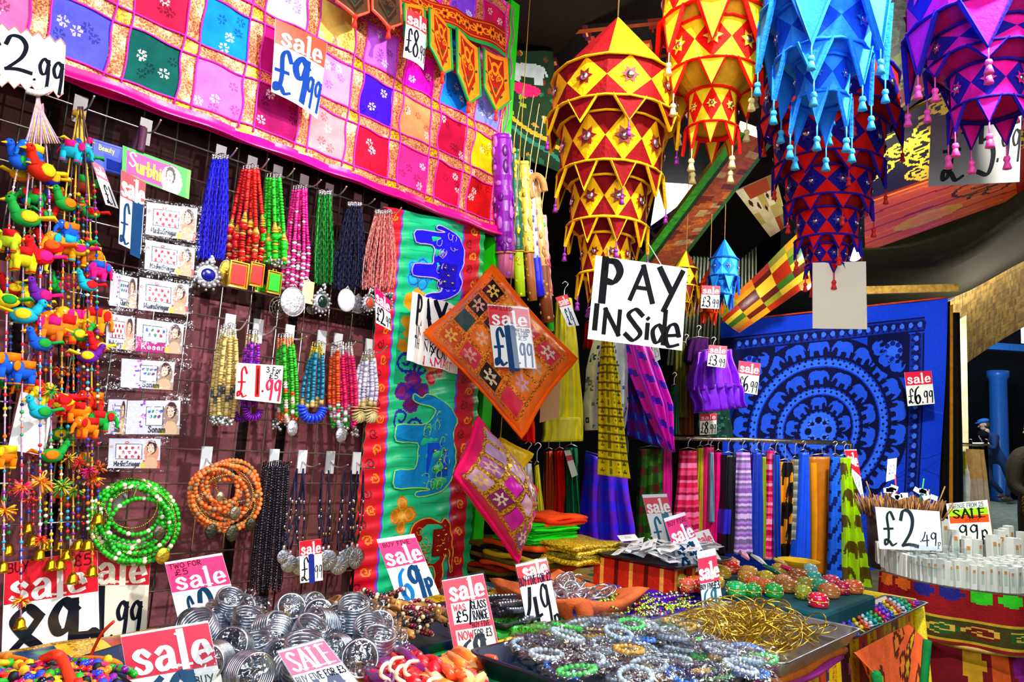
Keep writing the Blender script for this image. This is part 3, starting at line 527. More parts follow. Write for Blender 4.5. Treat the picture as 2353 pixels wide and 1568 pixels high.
board('scrollwork_panel', 'black roof panel painted with tangled yellow scrolls behind the magenta lantern', 'roof panel', [(1975, 315), (2380, 110), (2400, 330), (1985, 470)], lambda x, y: T(x, y, 2.515), ra, SATIN)
ra = Ras(90, 46, '#d84e14')
for k in range(7): ra.line(spl([(0, .1+k*.14), (.3, .05+k*.15), (.7, .12+k*.13), (1, .08+k*.15)], 6), .012, ['#e87818', '#8a1c06'][k % 2])
ra.disc(.4, .7, .2, .13, '#d89a10'); ra.disc(.42, .7, .12, .07, '#e8801c'); ra.curl(.68, .4, .16, .012, '#3a1408', 1); ra.curl(.75, .6, .12, .012, '#3a1408', 3); ra.rect(.86, 0, 1, 1, '#9a0c08')
board('painted_roof_panel', 'orange and red painted roof panel with dark swirls over the blue tapestry', 'roof panel', [(1985, 470), (2400, 325), (2420, 425), (1988, 580)], lambda x, y: T(x, y, 2.51), ra, SATIN)
b = MB(); top = spl([(1975, 575), (2100, 565), (2230, 520), (2353, 440), (2430, 400)], 5); bot = spl([(1985, 665), (2100, 650), (2240, 590), (2353, 505), (2430, 460)], 5)
b.grid(A([[T(*p, 2.5) for p in top], [T(*(p*.5+q_*.5), 2.44) for p, q_ in zip(top, bot)], [T(*q_, 2.5) for q_ in bot]]), '#1e1c04', thick=.08, nrm=(0, 0, -1)); b.build('curved_roof_beam', CLOTH, label='dark olive curved beam under the orange painted roof panel', cat='beam')
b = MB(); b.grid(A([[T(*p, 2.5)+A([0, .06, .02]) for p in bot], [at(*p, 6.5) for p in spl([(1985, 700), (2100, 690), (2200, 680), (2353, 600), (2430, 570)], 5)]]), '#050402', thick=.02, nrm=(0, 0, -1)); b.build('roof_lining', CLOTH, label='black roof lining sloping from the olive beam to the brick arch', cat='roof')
ra = Ras(70, 40, '#0d0608'); q = np.random.RandomState(9)
for k in range(30):
    a, d = q.rand(2); ra.disc(a, d, .035, .05, ['#7a1c0c', '#a8341a', '#4a1430'][k % 3]); ra.disc(a, d, .012, .02, '#d88a40')
ra.rect(.02, .03, .98, .06, '#8a3a10'); ra.rect(.02, .27, .98, .3, '#5a2010')
board('embroidered_ceiling_cloth', 'black ceiling cloth embroidered with red blossoms behind the maroon and yellow lantern', 'ceiling cloth', [(1215, 70), (1525, 40), (1560, 300), (1320, 420)], [3.2, 2.6, 3.2, 3.6], ra, CLOTH, .01)
ra = Ras(46, 80, '#132a16', .5); q = np.random.RandomState(2)
for k in range(40): ra.disc(q.rand(), q.rand(), .05, .018, ['#a8741c', '#1c5a3c', '#5a2a18', '#7a8a1c'][k % 4], q.rand()*3)
ra.poly(ele(.45, .2, .42, .2, 0, False, .5), '#9aa2a8'); ra.disc(.5, .36, .24, .06, '#d01858'); ra.line([(0, .62), (1, .8)], .02, '#c08a18'); ra.line([(0, .7), (1, .9)], .02, '#1c6a5a')
board('embroidered_hanging', 'dark green embroidered hanging with a grey elephant behind the orange toran', 'wall hanging', [(1140, 110), (1270, 120), (1290, 400), (1130, 330)], [3.0, 3.1, 3.1, 3.0], ra, CLOTH, .006, lambda u, v: .01*np.sin(u*9))
ra = Ras(10, 60, '#b8541c', .2); q = np.random.RandomState(6)
for k in range(40): ra.disc(q.rand(), q.rand(), .16, .02, ['#d8701c', '#7a2a0c', '#c8a060'][k % 3])
ra.rect(0, 0, .25, 1, '#3aa818'); ra.rect(.25, 0, .32, 1, '#1c3a0c'); ra.rect(.9, 0, 1, 1, '#2c6a1c')
board('painted_rafter', 'orange and green painted rafter slanting beside the maroon lantern', 'rafter', [(1695, 300), (1775, 330), (1560, 610), (1440, 640)], [2.9, 2.9, 4.2, 4.2], ra, WOOD, .05)
ra = Ras(16, 30, '#3a1460'); q = np.random.RandomState(7)
for k in range(30): ra.disc(q.rand(), q.rand(), .2, .03, ['#6a2a90', '#8a8ab8', '#28103c'][k % 3])
board('ceiling_sari', 'purple patterned cloth pinned along the roof beside the painted rafter', 'ceiling cloth', [(1655, 410), (1712, 372), (1495, 595), (1430, 565)], [3.6, 3.4, 4.8, 4.8], ra, SATIN, .01, lambda u, v: .03*np.sin(u*8+v*3))
b = MB(); f = quadfn([at(x, y, 4.6) for x, y in ((1535, 275), (1672, 270), (1622, 430), (1490, 560))]); sheet(b, f, 2, 2, '#f4f8ff', thick=.02); struct(b, 'glare_panel', PANE)  # glowing panel stands in for overexposed glare of a bulb and lit cloth
ra = Ras(60, 60, '#8a1c0c'); q = np.random.RandomState(21); PCOL = ['#a8280e', '#c89018', '#3a6a1c', '#d8701c', '#5c180c', '#e0b828', '#1c3a24', '#8a8a20']
def checks(ra, n, m, cols, seed):
    q = np.random.RandomState(seed)
    for i in range(n):
        for j in range(m): ra.rect(i/n, j/m, (i+1)/n, (j+1)/m, cols[q.randint(len(cols))])
    return ra
checks(ra, 7, 5, PCOL, 11)
board('patchwork_canopy', 'patchwork canopy of orange, red and green squares sagging over the purple skirt', 'canopy', [(1845, 525), (1880, 640), (1700, 765), (1650, 715)], [4.2, 4.2, 4.5, 4.5], ra, SATIN, .01, lambda u, v: .06*np.sin(PI*u)+.03*np.sin(v*9))
ra = checks(Ras(40, 30, '#c8b070'), 5, 4, ['#d8c490', '#b8a050', '#8a7840', '#e0d0a0', '#a04020'], 5)
for k in range(5): ra.disc(.15+.17*k, .3+.1*(k % 3), .04, .06, '#3a1c10')
board('patchwork_canopy', 'cream patchwork cloth with dark motifs under the roof left of the red and navy lantern', 'canopy', [(1690, 440), (1780, 400), (1810, 520), (1770, 545)], [4.0, 3.8, 4.0, 4.2], ra, SATIN, .01)
b = MB(); f = quadfn([at(x, y, 6.3) for x, y in ((1560, 500), (1740, 530), (1740, 840), (1530, 840))]); sheet(b, f, 160, 4, '#8f917c', wave=lambda u, v: .02*np.sin(u*150), thick=.01); b.build('corrugated_shutter', METAL, label='grey corrugated metal shutter behind the small lanterns', cat='shutter')
# lamps among the fabrics
def bulb(label, px, py, Z, pw, r=.035):
    p = at(px, py, Z); o = thing('stall_lamp', label, 'lamp', p, None); b = MB(); b.stamp(SPH_L, p, r, col='#fff2d0'); b.build('bulb', GLOW, o)
    b = MB(); b.lathe([(r*.5, r*.8), (r*.55, r*2), (r*.2, r*2.2)], p, 12, col='#38342c'); b.tube([p+UPV*r*2, (p[0], p[1], 2.88)], .003, 5, '#202020'); b.build('lamp_holder', PLAST, o); lamp('stall_lamp_light', 'POINT', p+A([0, -r*1.6, -r*1.4]), p, pw, (1, .93, .75), r)
bulb('glaring lamp bulb beside the red and navy lantern tip', 1962, 582, 3.2, 9)
bulb('glaring lamp bulb between the yellow and blue lanterns', 1770, 205, 2.9, 12)
bulb('lamp bulb above the patchwork canopy', 1850, 655, 4.3, 4)
# ---------------------------------------------------------------- blue elephant tapestry
asp = .86; ra = Ras(300, 350, '#0e3cd2', asp); c0 = (.445, .45); q = np.random.RandomState(12); DK, LB = '#040a3c', '#2f6cf6'
for k in range(160): ra.line([(q.rand(), q.rand())]*1+[(q.rand(), q.rand())]*0+[(min(1, q.rand()), q.rand())], .001, '#0c34c0') if k % 8 == 0 else None
for k in range(70):
    a, d = q.rand(2); ra.line(spl([(a, d), (a+.1, d+.03*q.randn()), (a+.22, d+.06*q.randn())], 4), .0016, ['#0c2fae', '#1c52ea', '#0a2890'][k % 3])
ra.ring(*c0, .275, .355, DK); ra.ring(*c0, .245, .27, LB); ra.ring(*c0, .165, .24, DK); ra.ring(*c0, .14, .16, LB); ra.ring(*c0, .075, .135, DK); ra.ring(*c0, 0, .07, LB)
for r0, n, w_, h_ in ((.315, 22, .082, .062), (.203, 14, .08, .058), (.106, 9, .062, .05)):
    for k in range(n):
        a = 2*PI*k/n; ra.poly(ele(c0[0]+r0*math.sin(a)/asp, c0[1]-r0*math.cos(a), w_, h_, a, k % 2 == 0, asp), '#1f54e4')
for r0, n in ((.255, 60), (.15, 40), (.27, 70), (.163, 44), (.073, 24)):
    for k in range(n): a = 2*PI*k/n; ra.disc(c0[0]+r0*math.sin(a)/asp, c0[1]-r0*math.cos(a), .0045/asp, .0045, DK)
for k in range(8): a = k*PI/4; ra.disc(c0[0]+.04*math.sin(a)/asp, c0[1]-.04*math.cos(a), .014/asp, .014, DK)
for x, y in ((-.028, -.028), (.028, -.028), (-.028, .028), (.028, .028)):
    for k in range(6): a = k*PI/3; ra.disc(c0[0]+x+.012*math.cos(a)/asp, c0[1]+y+.012*math.sin(a), .005/asp, .005, '#4a80ff')
def bord(u0, v0, u1, v1, n, vert):
    ra.rect(u0, v0, u1, v1, '#0c2a9c'); e = .006
    for a in (0, 1):
        if vert: ra.rect([u0, u1-e][a], v0, [u0+e, u1][a], v1, DK)
        else: ra.rect(u0, [v0, v1-e][a], u1, [v0+e, v1][a], DK)
    for k in range(n):
        t = (k+.5)/n; cu, cv = ((u0+u1)/2, v0+(v1-v0)*t) if vert else (u0+(u1-u0)*t, (v0+v1)/2)
        ra.poly(ele(cu, cv, .048, .036, PI/2 if vert else 0, k % 2 == 0, asp), '#060e50')
        ra.disc(cu, cv, .01, .01, '#3a70f0')
for cu, cv, sx in ((.845, .118, 1), (.06, .118, -1)):
    ra.disc(cu, cv, .19, .165, DK); ra.disc(cu-.07*sx, cv+.06, .045, .04, LB)
    for k in range(8): a = k*PI/4; ra.disc(cu-.07*sx+.03*math.cos(a)/asp, cv+.06+.03*math.sin(a), .01/asp, .01, '#0a1c80')
    for k in range(3): a = (PI+.32+k*.45)*sx; ra.poly(ele(cu+.125*math.sin(a)/asp, cv-.125*math.cos(a), .058, .05, a, False, asp), '#1f54e4')
ra.rect(.845, 0, .91, .14, '#0e3cd2'); ra.rect(.91, 0, 1, .4, '#0e3cd2'); ra.rect(0, 0, .93, .06, '#0e3cd2'); bord(.845, .12, .91, 1, 24, True); bord(.06, .06, .91, .115, 22, False)
f = quadfn([at(1655, 742, 5.0), at(2178, 686, 4.8), at(2150, 1300, 4.8), at(1665, 1340, 5.0)])
o = thing('elephant_tapestry', 'large blue tapestry printed with rings of dark elephants behind the trouser rail', 'tapestry', f(.5, 1))
b = MB(); sheet(b, f, 300, 350, ra.flat(), wave=lambda u, v: .012*np.sin(u*13+v*2)+.035*np.sin(u*26)*np.exp(-((u-.1)/.1)**2)*(1-v)+.01*np.sin(v*8+u*12), thick=.003); b.build('printed_cloth', FLATC, o)
b = MB(); b.tube([f(k/20, -.004) for k in range(21)], .006, 6, '#d0401c'); b.build('top_hem', CLOTH, o)
b = MB(); p, q_ = at(1985, 668, 4.78), at(2200, 662, 4.78); d = (q_-p)/np.linalg.norm(q_-p); b.box((p+q_)/2, (np.linalg.norm(q_-p), .03, .05), frame(d)[:, [2, 0, 1]], '#c89a3c'); b.build('wooden_rail', WOOD, None, False, label='pale wooden rail above the blue elephant tapestry', cat='rail')
def strip(name, label, cat, c4, Z, col, mt=CLOTH, dep=.03, folds=3, group=None, amp=.35, seed=1, nu=26, nv=16, hem=0):
    (a, b_), (c, d) = c4[0], c4[1]; mb = MB(); garment(mb, [c4[0], c4[3]] if len(c4) == 4 else c4[0], [c4[1], c4[2]] if len(c4) == 4 else c4[1], Z, dep, col, nu, nv, folds, amp, seed, hem=hem)
    return mb.build(name, mt, label=label, cat=cat, group=group)
for c4, col, lab in (([(2162, 700), (2182, 692), (2176, 1330), (2150, 1330)], '#0a0806', 'black cloth hanging along the edge of the blue tapestry'), ([(2176, 705), (2188, 700), (2186, 1290), (2172, 1290)], '#b87818', 'narrow ochre cloth hanging between two black cloths'), ([(2184, 720), (2204, 720), (2214, 1300), (2182, 1300)], '#08080a', 'black garment hanging beside the ochre cloth near the white pier')):
    strip('hanging_cloth', lab, 'cloth', c4, 5.0, col, seed=len(lab))
# garment rack by the lane
p0 = at(2196, 1000, 5.6); o = thing('garment_rack', 'white garment rack with pale clothes beside the tapestry', 'rack', (p0[0], p0[1], 0)); b = MB(); b.tube([at(2190, 1022, 5.6), at(2272, 1022, 5.6)], .014, 6, '#e8e0c8'); b.build('top_rail', METAL, o)
for x in (2200, 2234, 2270): b = MB(); b.tube([at(x-4, 900 if x < 2210 else 1010, 5.6), at(x+6, 1290, 5.6)], .012, 6, '#1a1a1c'); b.build('rack_post', METAL, o)
strip('pale_garment', 'white and yellow garment on the rack by the lane', 'garment', [(2208, 1040), (2228, 1036), (2236, 1245), (2206, 1245)], 5.5, lambda u, v: hx('#e8ecd8') if math.sin(v*9+u*4) < .5 else hx('#c8b828'), dep=.05)
strip('pale_garment', 'cream garment at the end of the rack by the lane', 'garment', [(2222, 1032), (2258, 1034), (2284, 1250), (2240, 1250)], 5.45, lambda u, v: hx('#d8a860') if v < .3 else hx('#c8b090'), dep=.05)
# ---------------------------------------------------------------- cloth lanterns
def lantern(label, apex, Z, tiers, cA, cB, cBand, cTas, n=9, cone=None, inner=None, tas=.02, flagl=.6, mt=CLOTH, star=True, rot=.1):
    ax, ay = apex; P0 = at(ax, ay, Z); mp = Z/F; zz = lambda y: at(ax+(ay-y)*.06*0, y, Z)[2]
    bx, by = P0[0], P0[1]; o = thing('cloth_lantern', label, 'lantern', (bx, by, zz(tiers[-1][1])), 'tiered cloth lanterns')
    N = 2*n; pt = lambda r, k, z, off=0: (bx+(r+off)*math.cos(rot+2*PI*k/N), by+(r+off)*math.sin(rot+2*PI*k/N), z)
    b = MB(); b.tube([(bx, by, zz(ay)), (bx, by, 2.9)], .002, 5, '#806020'); b.build('cord', THREAD, o)
    if cone:
        r = tiers[0][2]*mp; b = MB(); z1, z0 = zz(ay), zz(tiers[0][0])
        for k in range(N//3): b.add([(bx, by, z1)]+[pt(r, 3*k+i, z0) for i in range(4)], [(0, 1+i, 2+i) for i in range(3)], [cA, cB][k % 2])
        b.build('cone_top', mt, o, smooth=False)
    for i, (y0, y1, h0, h1) in enumerate(tiers):
        z0, z1 = zz(y0), zz(y1); r0, r1 = h0*mp, h1*mp; b = MB(); zm, rm = (z0+z1)/2, (r0+r1)/2
        for k in range(0, N, 2):
            V = [pt(r0, k, z0), pt(r0, k+1, z0), pt(r0, k+2, z0), pt(rm, k+2, zm), pt(r1, k+2, z1), pt(r1, k+1, z1), pt(r1, k, z1), pt(rm, k, zm)]
            b.add(V, [(0, 1, 7), (1, 2, 3), (3, 4, 5), (5, 6, 7)], cB); b.add([V[1], pt(rm, k+1, zm), V[3], V[5], V[7]], [(0, 1, 2), (2, 1, 3), (3, 1, 4), (4, 1, 0)], cA)
        b.build('lantern_tier', mt, o, smooth=False)
        if star:
            b, s = MB(), MB()
            for k in range(1, N, 2):
                d = A([math.cos(rot+2*PI*k/N), math.sin(rot+2*PI*k/N), 0]); c = A(pt(rm, k, zm, .003)); fr = frame(d); rr = min(rm*.1, (z0-z1)*.1)
                s.lathe([(rr*.9, 0), (rr*.9, .002), (.001, .0035)], c, 8, fr, '#d8c8d0')
                V = [c+fr@A([rr*(2.2 if j % 2 == 0 else 1.2)*math.cos(PI*j/6), rr*(2.2 if j % 2 == 0 else 1.2)*math.sin(PI*j/6), -.0005]) for j in range(12)]; b.add(V, [tuple(range(12))], cBand if cBand != cA else cB)
            b.build('star_stitching', THREAD, o); s.build('shisha_mirror', METAL, o)
        for z, r in ((z0, r0), (z1, r1)): b = MB(); b.tube([pt(r, k, z, .002) for k in range(N)], max(.009, (z0-z1)*.07), 6, cBand, closed=True, flat=.35); b.build('rim_band', mt, o)
        fl = (z0-z1)*flagl
        for k in range(0, N, 2):
            b, t = MB(), MB(); lean = .003+.012*R.random(); A_, B_, T_ = A(pt(r1, k+.3, z1, .005)), A(pt(r1, k+1.7, z1, .005)), A(pt(r1, k+1, z1-fl, lean)); wd = max(.004, fl*.06)
            b.add([A_, B_, T_], [(0, 1, 2)], cB); b.tube([A_, T_, B_], wd, 5, cBand, flat=.5)
            if tas and k % 4 == 0 or tas and n < 8:
                b2 = T_+A([0, 0, -tas*.2]); t.tube([T_, T_-UPV*tas], .0015, 4, cTas); t.stamp(SPH_S, T_-UPV*tas, tas*.25, col=cTas); t.lathe([(tas*.1, 0), (tas*.32, -tas*.7), (tas*.2, -tas*.75)], T_-UPV*tas, 6, col=cTas)
            pn = b.build('pennant', mt, o, smooth=False)
            if t.n: t.build('tassel', THREAD, pn)
        b = MB(); ri = (tiers[i+1][2]*mp if i+1 < len(tiers) else 0); b.add([pt(r1*.97, k, z1+.004) for k in range(N)]+[pt(ri*.98, k, (zz(tiers[i+1][0]) if ri else z1+.03)) for k in range(N)], [(k, (k+1) % N, N+(k+1) % N, N+k) for k in range(N)], inner or cB); b.build('inner_lining', mt, o, smooth=False)
    return o
MA, YE = '#7a0409', '#f6b40a'
lantern('maroon and golden yellow tiered cloth lantern with a pointed cone top', (1420, 38), 1.75, [(205, 300, 136, 142), (322, 430, 116, 112), (452, 545, 84, 84), (570, 655, 54, 54)], YE, MA, YE, '#8a1a90', cone=True, inner='#6a040c', rot=.28)
lantern('red and lemon yellow tiered cloth lantern beside the maroon one', (1650, -170), 1.72, [(-60, 85, 112, 120), (112, 208, 100, 100), (250, 330, 52, 52)], '#ea1408', '#f2dc22', '#ea1408', '#ecd890', n=8, inner='#d0a020', tas=.03, flagl=.7)
lantern('plain blue draped cloth lantern with long hanging points', (1893, -200), 1.55, [(-100, 50, 138, 130), (65, 165, 104, 96), (180, 262, 60, 54)], '#0a4ad0', '#2a8cf4', '#1c78ea', '#30a8e0', n=6, tas=.03, flagl=1.0, rot=.5)
lantern('red and navy tiered cloth lantern behind the blue one', (1905, 60), 2.05, [(205, 300, 140, 146), (322, 405, 118, 112), (430, 492, 90, 86), (515, 575, 66, 62), (590, 632, 44, 38)], '#1a1280', '#e0140c', '#22189c', '#d82018', n=9, inner='#9c0c0a', tas=.025)
lantern('magenta and navy tiered cloth lantern in the top corner', (2262, -190), 1.55, [(-70, 95, 160, 160), (122, 178, 120, 118), (200, 282, 74, 72)], '#22108c', '#ee1490', '#22108c', '#f04aa0', n=7, inner='#b81068', tas=.03, flagl=.75)
lantern('small blue cloth lantern above the pleated purple skirt', (1665, 548), 3.4, [(598, 640, 30, 32), (648, 682, 22, 20)], '#0c5ac8', '#2aa0f0', '#0a48b0', '#2a90e0', n=6, cone=True, tas=0, flagl=1.0)
lantern('small yellow and brown cloth lantern behind the pay inside board', (1577, 575), 3.5, [(620, 662, 26, 28), (668, 700, 18, 16)], '#f0c818', '#5a1408', '#e8b010', '#e8c020', n=6, cone=True, tas=0, flagl=1.0)
lantern('small orange cloth lantern behind a sale card', (1632, 608), 3.5, [(655, 690, 22, 24), (696, 722, 16, 14)], '#e0380c', '#f06a10', '#d8300c', '#f0a010', n=6, cone=True, tas=0, flagl=1.0)
# ---------------------------------------------------------------- necklaces on the grid
CONE = ('gold', [(.35, 0), (1.0, -3.0), (.2, -3.1)])
def pend(o, kind, px, py, w, h, off, col, name='pendant'):
    c = W(px, py, off); mp = mpp(c); w, h = w*mp, h*mp; fr = frame(WN); p = lambda x, y, z=0: c+fr@A([x, y, z]); b = MB()      # fr: x along wall, y up
    if kind == 'square':
        b.box(c, (w, h, .006), fr, '#d8a830'); b.tube([p(-w/2, -h/2, .004), p(w/2, -h/2, .004), p(w/2, h/2, .004), p(-w/2, h/2, .004)], w*.08, 5, '#f0cc50', closed=True); b.tube([p(-w*.12, h/2), p(-w*.12, h*.62), p(w*.12, h*.62), p(w*.12, h/2)], w*.05, 5, '#d8a830')
        q = b.build(name, METAL, o, smooth=False); b = MB(); b.box(p(0, 0, .004), (w*.76, h*.78, .004), fr, col); b.build('enamel_inset', PLAST, q, smooth=False)
    elif kind == 'drop':
        for k in range(14): a = 2*PI*k/14; b.stamp(SPH, p(.5*w*math.cos(a), .36*h*math.sin(a)-.12*h), w*.09, col='#c8c8cc')
        for k in range(9): b.stamp(SPH, p(w*(R.random()-.5)*.6*(1-k/10), h*(.2+.33*k/9), .003), w*.08, col='#d8d8dc')
        b.lathe([(w*.5, -.003), (w*.52, 0), (w*.36, .004), (.001, .004)], p(0, -.12*h), 20, fr, '#a8a8ae')
        for k in range(7): a = PI+PI*k/6; b.stamp(SPH, p(.6*w*math.cos(a), .5*h*math.sin(a)-.12*h), w*.06, col='#b8b8c0')
        q = b.build(name, DULL, o); b = MB(); b.stamp(SPH_L, p(0, -.12*h, .004), (w*.3, h*.22, .006), fr, col); b.build('stone', BEAD, q)
    elif kind == 'disc':
        b.stamp(SPH_L, c, (w/2, h/2, .005), fr, col); b.tube([p(.5*w*math.cos(t), .5*h*math.sin(t)) for t in np.linspace(0, 2*PI, 22)[:-1]], w*.03, 5, '#b0b0b4', closed=True); b.tube([p(-w*.1, h*.5), p(0, h*.62), p(w*.1, h*.5)], w*.04, 5, '#b0b0b4')
        b.build(name, DULL if col != '#e8e8ee' else BEAD, o)
    elif kind == 'slab': b.box(c, (w, h, .006), fr, col); b.tube([p(-w*.15, h*.5), p(0, h*.58), p(w*.15, h*.5)], w*.05, 5, '#c8c0a0'); b.build(name, PLAST, o, smooth=False)
    elif kind == 'filigree':
        for s in (1, .7, .4): b.tube([p(.5*w*s*math.cos(t), .5*h*s*math.sin(t)) for t in np.linspace(0, 2*PI, 20)[:-1]], w*.03, 5, '#8a8578', closed=True)
        for k in range(10): a = k*PI/5; b.tube([p(0, 0), p(.5*w*math.cos(a), .5*h*math.sin(a))], w*.02, 4, '#8a8578')
        b.build(name, DULL, o)
    elif kind == 'fan':                                            # big disc beads in a U at the bottom
        for k in range(13):
            a = PI+PI*k/12; q = p(.36*w*math.cos(a), .42*h*math.sin(a)+.3*h, .004*math.sin(k)); d = fr@A([-math.sin(a), math.cos(a), 0]); b.stamp(SPH, q, (h*.2, h*.2, w*.05), frame(d), col)
        b.build(name, BEAD, o)
    elif kind == 'cluster':
        for k in range(26): b.stamp(SPH, p(w*(R.random()-.5), h*(R.random()-.5), .008*R.random()), w*(.06+.05*R.random()), col=['#a8a8a8', '#d0d0d4', '#5a6a64'][k % 3])
        b.build(name, DULL, o)
def necklace(label, top, bot, wt, wb, n, spec, off=(.045, .075), loop=0, pends=(), caps='#e0e0e4', mt=BEAD, thread=None, tpl=SPH, bulge=.1, seed=0):
    # spec(t, i) -> (colour, radius px, squash); thread = colours of fine seed-bead strands drawn as tubes
    q = np.random.RandomState(seed+17); T_, B_ = A(top, float), A(bot, float); o = thing('necklace', label, 'necklace', W(*bot, off[0]), 'bead necklaces on the wire grid'); mp = mpp(W(*((T_+B_)/2), .06)); allP = []
    for i in range(n):
        s = (i+.5)/n-.5; j = q.rand(3)-.5; of = off[0]+(off[1]-off[0])*((i*7) % 5)/4
        P = [T_+(s*wt, j[0]*4), T_*.65+B_*.35+(s*(wt*.55+wb*.45)+j[1]*3+bulge*s*wb, j[1]*3), T_*.3+B_*.7+(s*wb*(1+bulge)+j[2]*3, 0), B_+(s*wb+j[0]*3, j[2]*8)]
        allP.append((A([W(x, y, of+.006*math.sin(3*k+i)) for k, (x, y) in enumerate(spl(P, 7))])))
    b = MB()
    for i, P in enumerate(allP):
        if thread:
            w_ = 1.0; Q = along(P, .0045) if len(P) > 3 else P
            b.tube(spl(P, 2), mp*1.1*(1+.1*np.sin(np.arange(len(spl(P, 2)))*1.6+i)), 5, thread[i % len(thread)])
            for k in range(4, len(Q), 6): b.stamp(SPH_S, Q[k]+WN*.001, mp*1.6, col=thread[(i+k) % len(thread)])
        else:
            L = np.linalg.norm(np.diff(P, axis=0), axis=1).sum(); s = 0
            while s < L:
                c, r, sq = spec(s/L, i); r *= mp; p = pick(P, min(1, (s+r*sq)/L)); d = pick(P, min(1, s/L+.02))-pick(P, max(0, s/L-.02)); b.stamp(tpl, p, (r, r, r*sq), frame(d), c); s += 2*r*sq*.98
    if loop:
        for i in range(0, n-1, 2):
            a, c_ = allP[i][-1], allP[i+1][-1]; P = spl([a, (a+c_)/2-UPV*loop*mp, c_], 6); col, r, sq = spec(.97, i); beads(b, P, r*mp, col, tpl, sq)
    b.build('bead_strands', THREAD if thread else mt, o)
    b = MB()
    for P in allP: b.tube([P[0], P[0]+UPV*.008], mp*1.8, 5, caps); b.stamp(SPH_S, P[0]+UPV*.009, mp*2.2, col=caps)
    m = W(top[0]+6, top[1]-14, off[0]); [b.tube([P[0]+UPV*.01, m], .0006, 4, '#a09080') for P in allP[::2]]; b.build('clasp_ends', METAL, o)
    for k in pends: pend(o, *k)
    return o
mix = lambda *c: (lambda t, i: c[int(t*997+i*3) % len(c)])
necklace('royal blue many-strand necklace with a blue stone silver pendant', (505, 366), (484, 596), 38, 62, 36, None, thread=['#1008e0', '#1a12f4', '#0a04a8', '#2a28ff'], pends=[('drop', 478, 624, 58, 70, .075, '#0a0a78')])
def rs(t, i):
    if t < .52: return ('#e81c14', 5.2, .72)
    if t < .62: return ('#d8a43c', 3+62*(t-.52), .35)
    if t < .69: return ('#e01008', 10.5, .85)
    return (['#d81810', '#d81810', '#c80c10', '#8a2010', '#d8a850'][int(t*60+i) % 5], 7.6, .42)
necklace('red bead necklace with gold cones and two red square pendants', (575, 390), (562, 600), 40, 84, 6, rs, pends=[('disc', 518, 628, 32, 62, .06, '#c89c30'), ('square', 546, 632, 44, 58, .1, '#f00c04'), ('square', 588, 632, 32, 54, .085, '#f00c04'), ('square', 598, 662, 30, 20, .06, '#10b010')], seed=1)
necklace('lime green bead necklace with gold cones and a green square pendant', (628, 410), (632, 605), 36, 52, 5, lambda t, i: ('#18c020', 5, .75) if t < .56 else ('#d8b040', 3+62*(t-.56), .35) if t < .66 else ('#10b818', 10, .85) if t < .73 else (['#18c020', '#22d028', '#18c020', '#c8a030'][int(t*50+i) % 4], 7.5, .42), pends=[('cluster', 630, 604, 40, 18, .08, 'x'), ('square', 628, 650, 34, 50, .085, '#10c810')], seed=2)
necklace('hot pink bead necklace with silver beads and a large silver disc pendant', (688, 436), (676, 660), 34, 62, 6, lambda t, i: (['#e81880', '#f02890', '#d81070', '#f02890', '#e0d8dc'][int(t*41+i*2) % 5 if .25 < t < .35 else int(t*41) % 4], 4.4, .78) if t < .55 else (['#e81880', '#e8e4e8', '#c81060', '#f02890', '#d8d0d8'][int(t*40+i*3) % 5], 6, .6), pends=[('filigree', 640, 708, 46, 50, .05, ''), ('slab', 706, 672, 30, 52, .07, '#d8c090'), ('disc', 673, 694, 62, 66, .09, '#d0d0d6')], seed=3)
necklace('dark green glass necklace with a dark oval stone pendant', (746, 448), (744, 652), 30, 42, 26, None, thread=['#0a8a20', '#0c6a18', '#10a838', '#085010'], pends=[('drop', 740, 686, 42, 66, .075, '#06281c'), ('filigree', 716, 712, 26, 20, .06, '')], seed=4)
necklace('navy glass many-strand necklace with a white stone pendant', (814, 474), (798, 664), 32, 72, 36, None, thread=['#0c1034', '#101848', '#080a20', '#182458'], pends=[('disc', 822, 700, 40, 40, .06, '#888890'), ('disc', 796, 690, 46, 52, .09, '#e8e8ee'), ('cluster', 840, 700, 22, 30, .06, '')], seed=5)
necklace('salmon pink many-strand necklace hanging beside the green hanging', (880, 492), (866, 664), 40, 74, 38, None, thread=['#f09088', '#e87a78', '#f8a8a0', '#d86a68'], pends=[('drop', 848, 690, 34, 54, .07, '#c8442a'), ('cluster', 876, 680, 60, 20, .06, ''), ('drop', 892, 694, 26, 44, .06, '#a83418')], seed=6)
necklace('cream bead necklace of many strands in the middle row', (524, 756), (510, 955), 38, 58, 7, lambda t, i: ('#d8d0b8', 3, .8) if t < .1 else ('#58605c', 5, 1.4) if .68 < t < .76 else (['#dcc070', '#e8cc80', '#d0b060'][int(t*50) % 3], 5.6, .6), loop=12, pends=[('cluster', 508, 968, 56, 18, .08, '')], seed=7)
necklace('purple bead necklace partly behind the white price card', (580, 770), (572, 935), 32, 40, 5, lambda t, i: (['#7a18b0', '#8a20c0', '#c818a0', '#5a1090'][int(t*40+i) % 4], 4.6, .7) if t > .12 else ('#c8b080', 2.6, .9), pends=[('fan', 580, 955, 54, 46, .085, '#7a10a8'), ('fan', 552, 960, 40, 40, .05, '#5a0c80')], seed=8)
necklace('green bead necklace with orange and white end beads', (655, 778), (662, 955), 38, 46, 6, lambda t, i: (['#28a818', '#34c020', '#1c9010'][int(t*50) % 3] if t < .6 or i % 2 else ['#f0f0e8', '#e85a1c', '#28a818', '#d8b8a0'][int(t*22+i) % 4], 5.2, .6) if t > .1 else ('#e07030', 3, .8), loop=14, pends=[('disc', 672, 984, 26, 36, .085, '#d0d4d8'), ('cluster', 640, 975, 40, 24, .06, '')], seed=9)
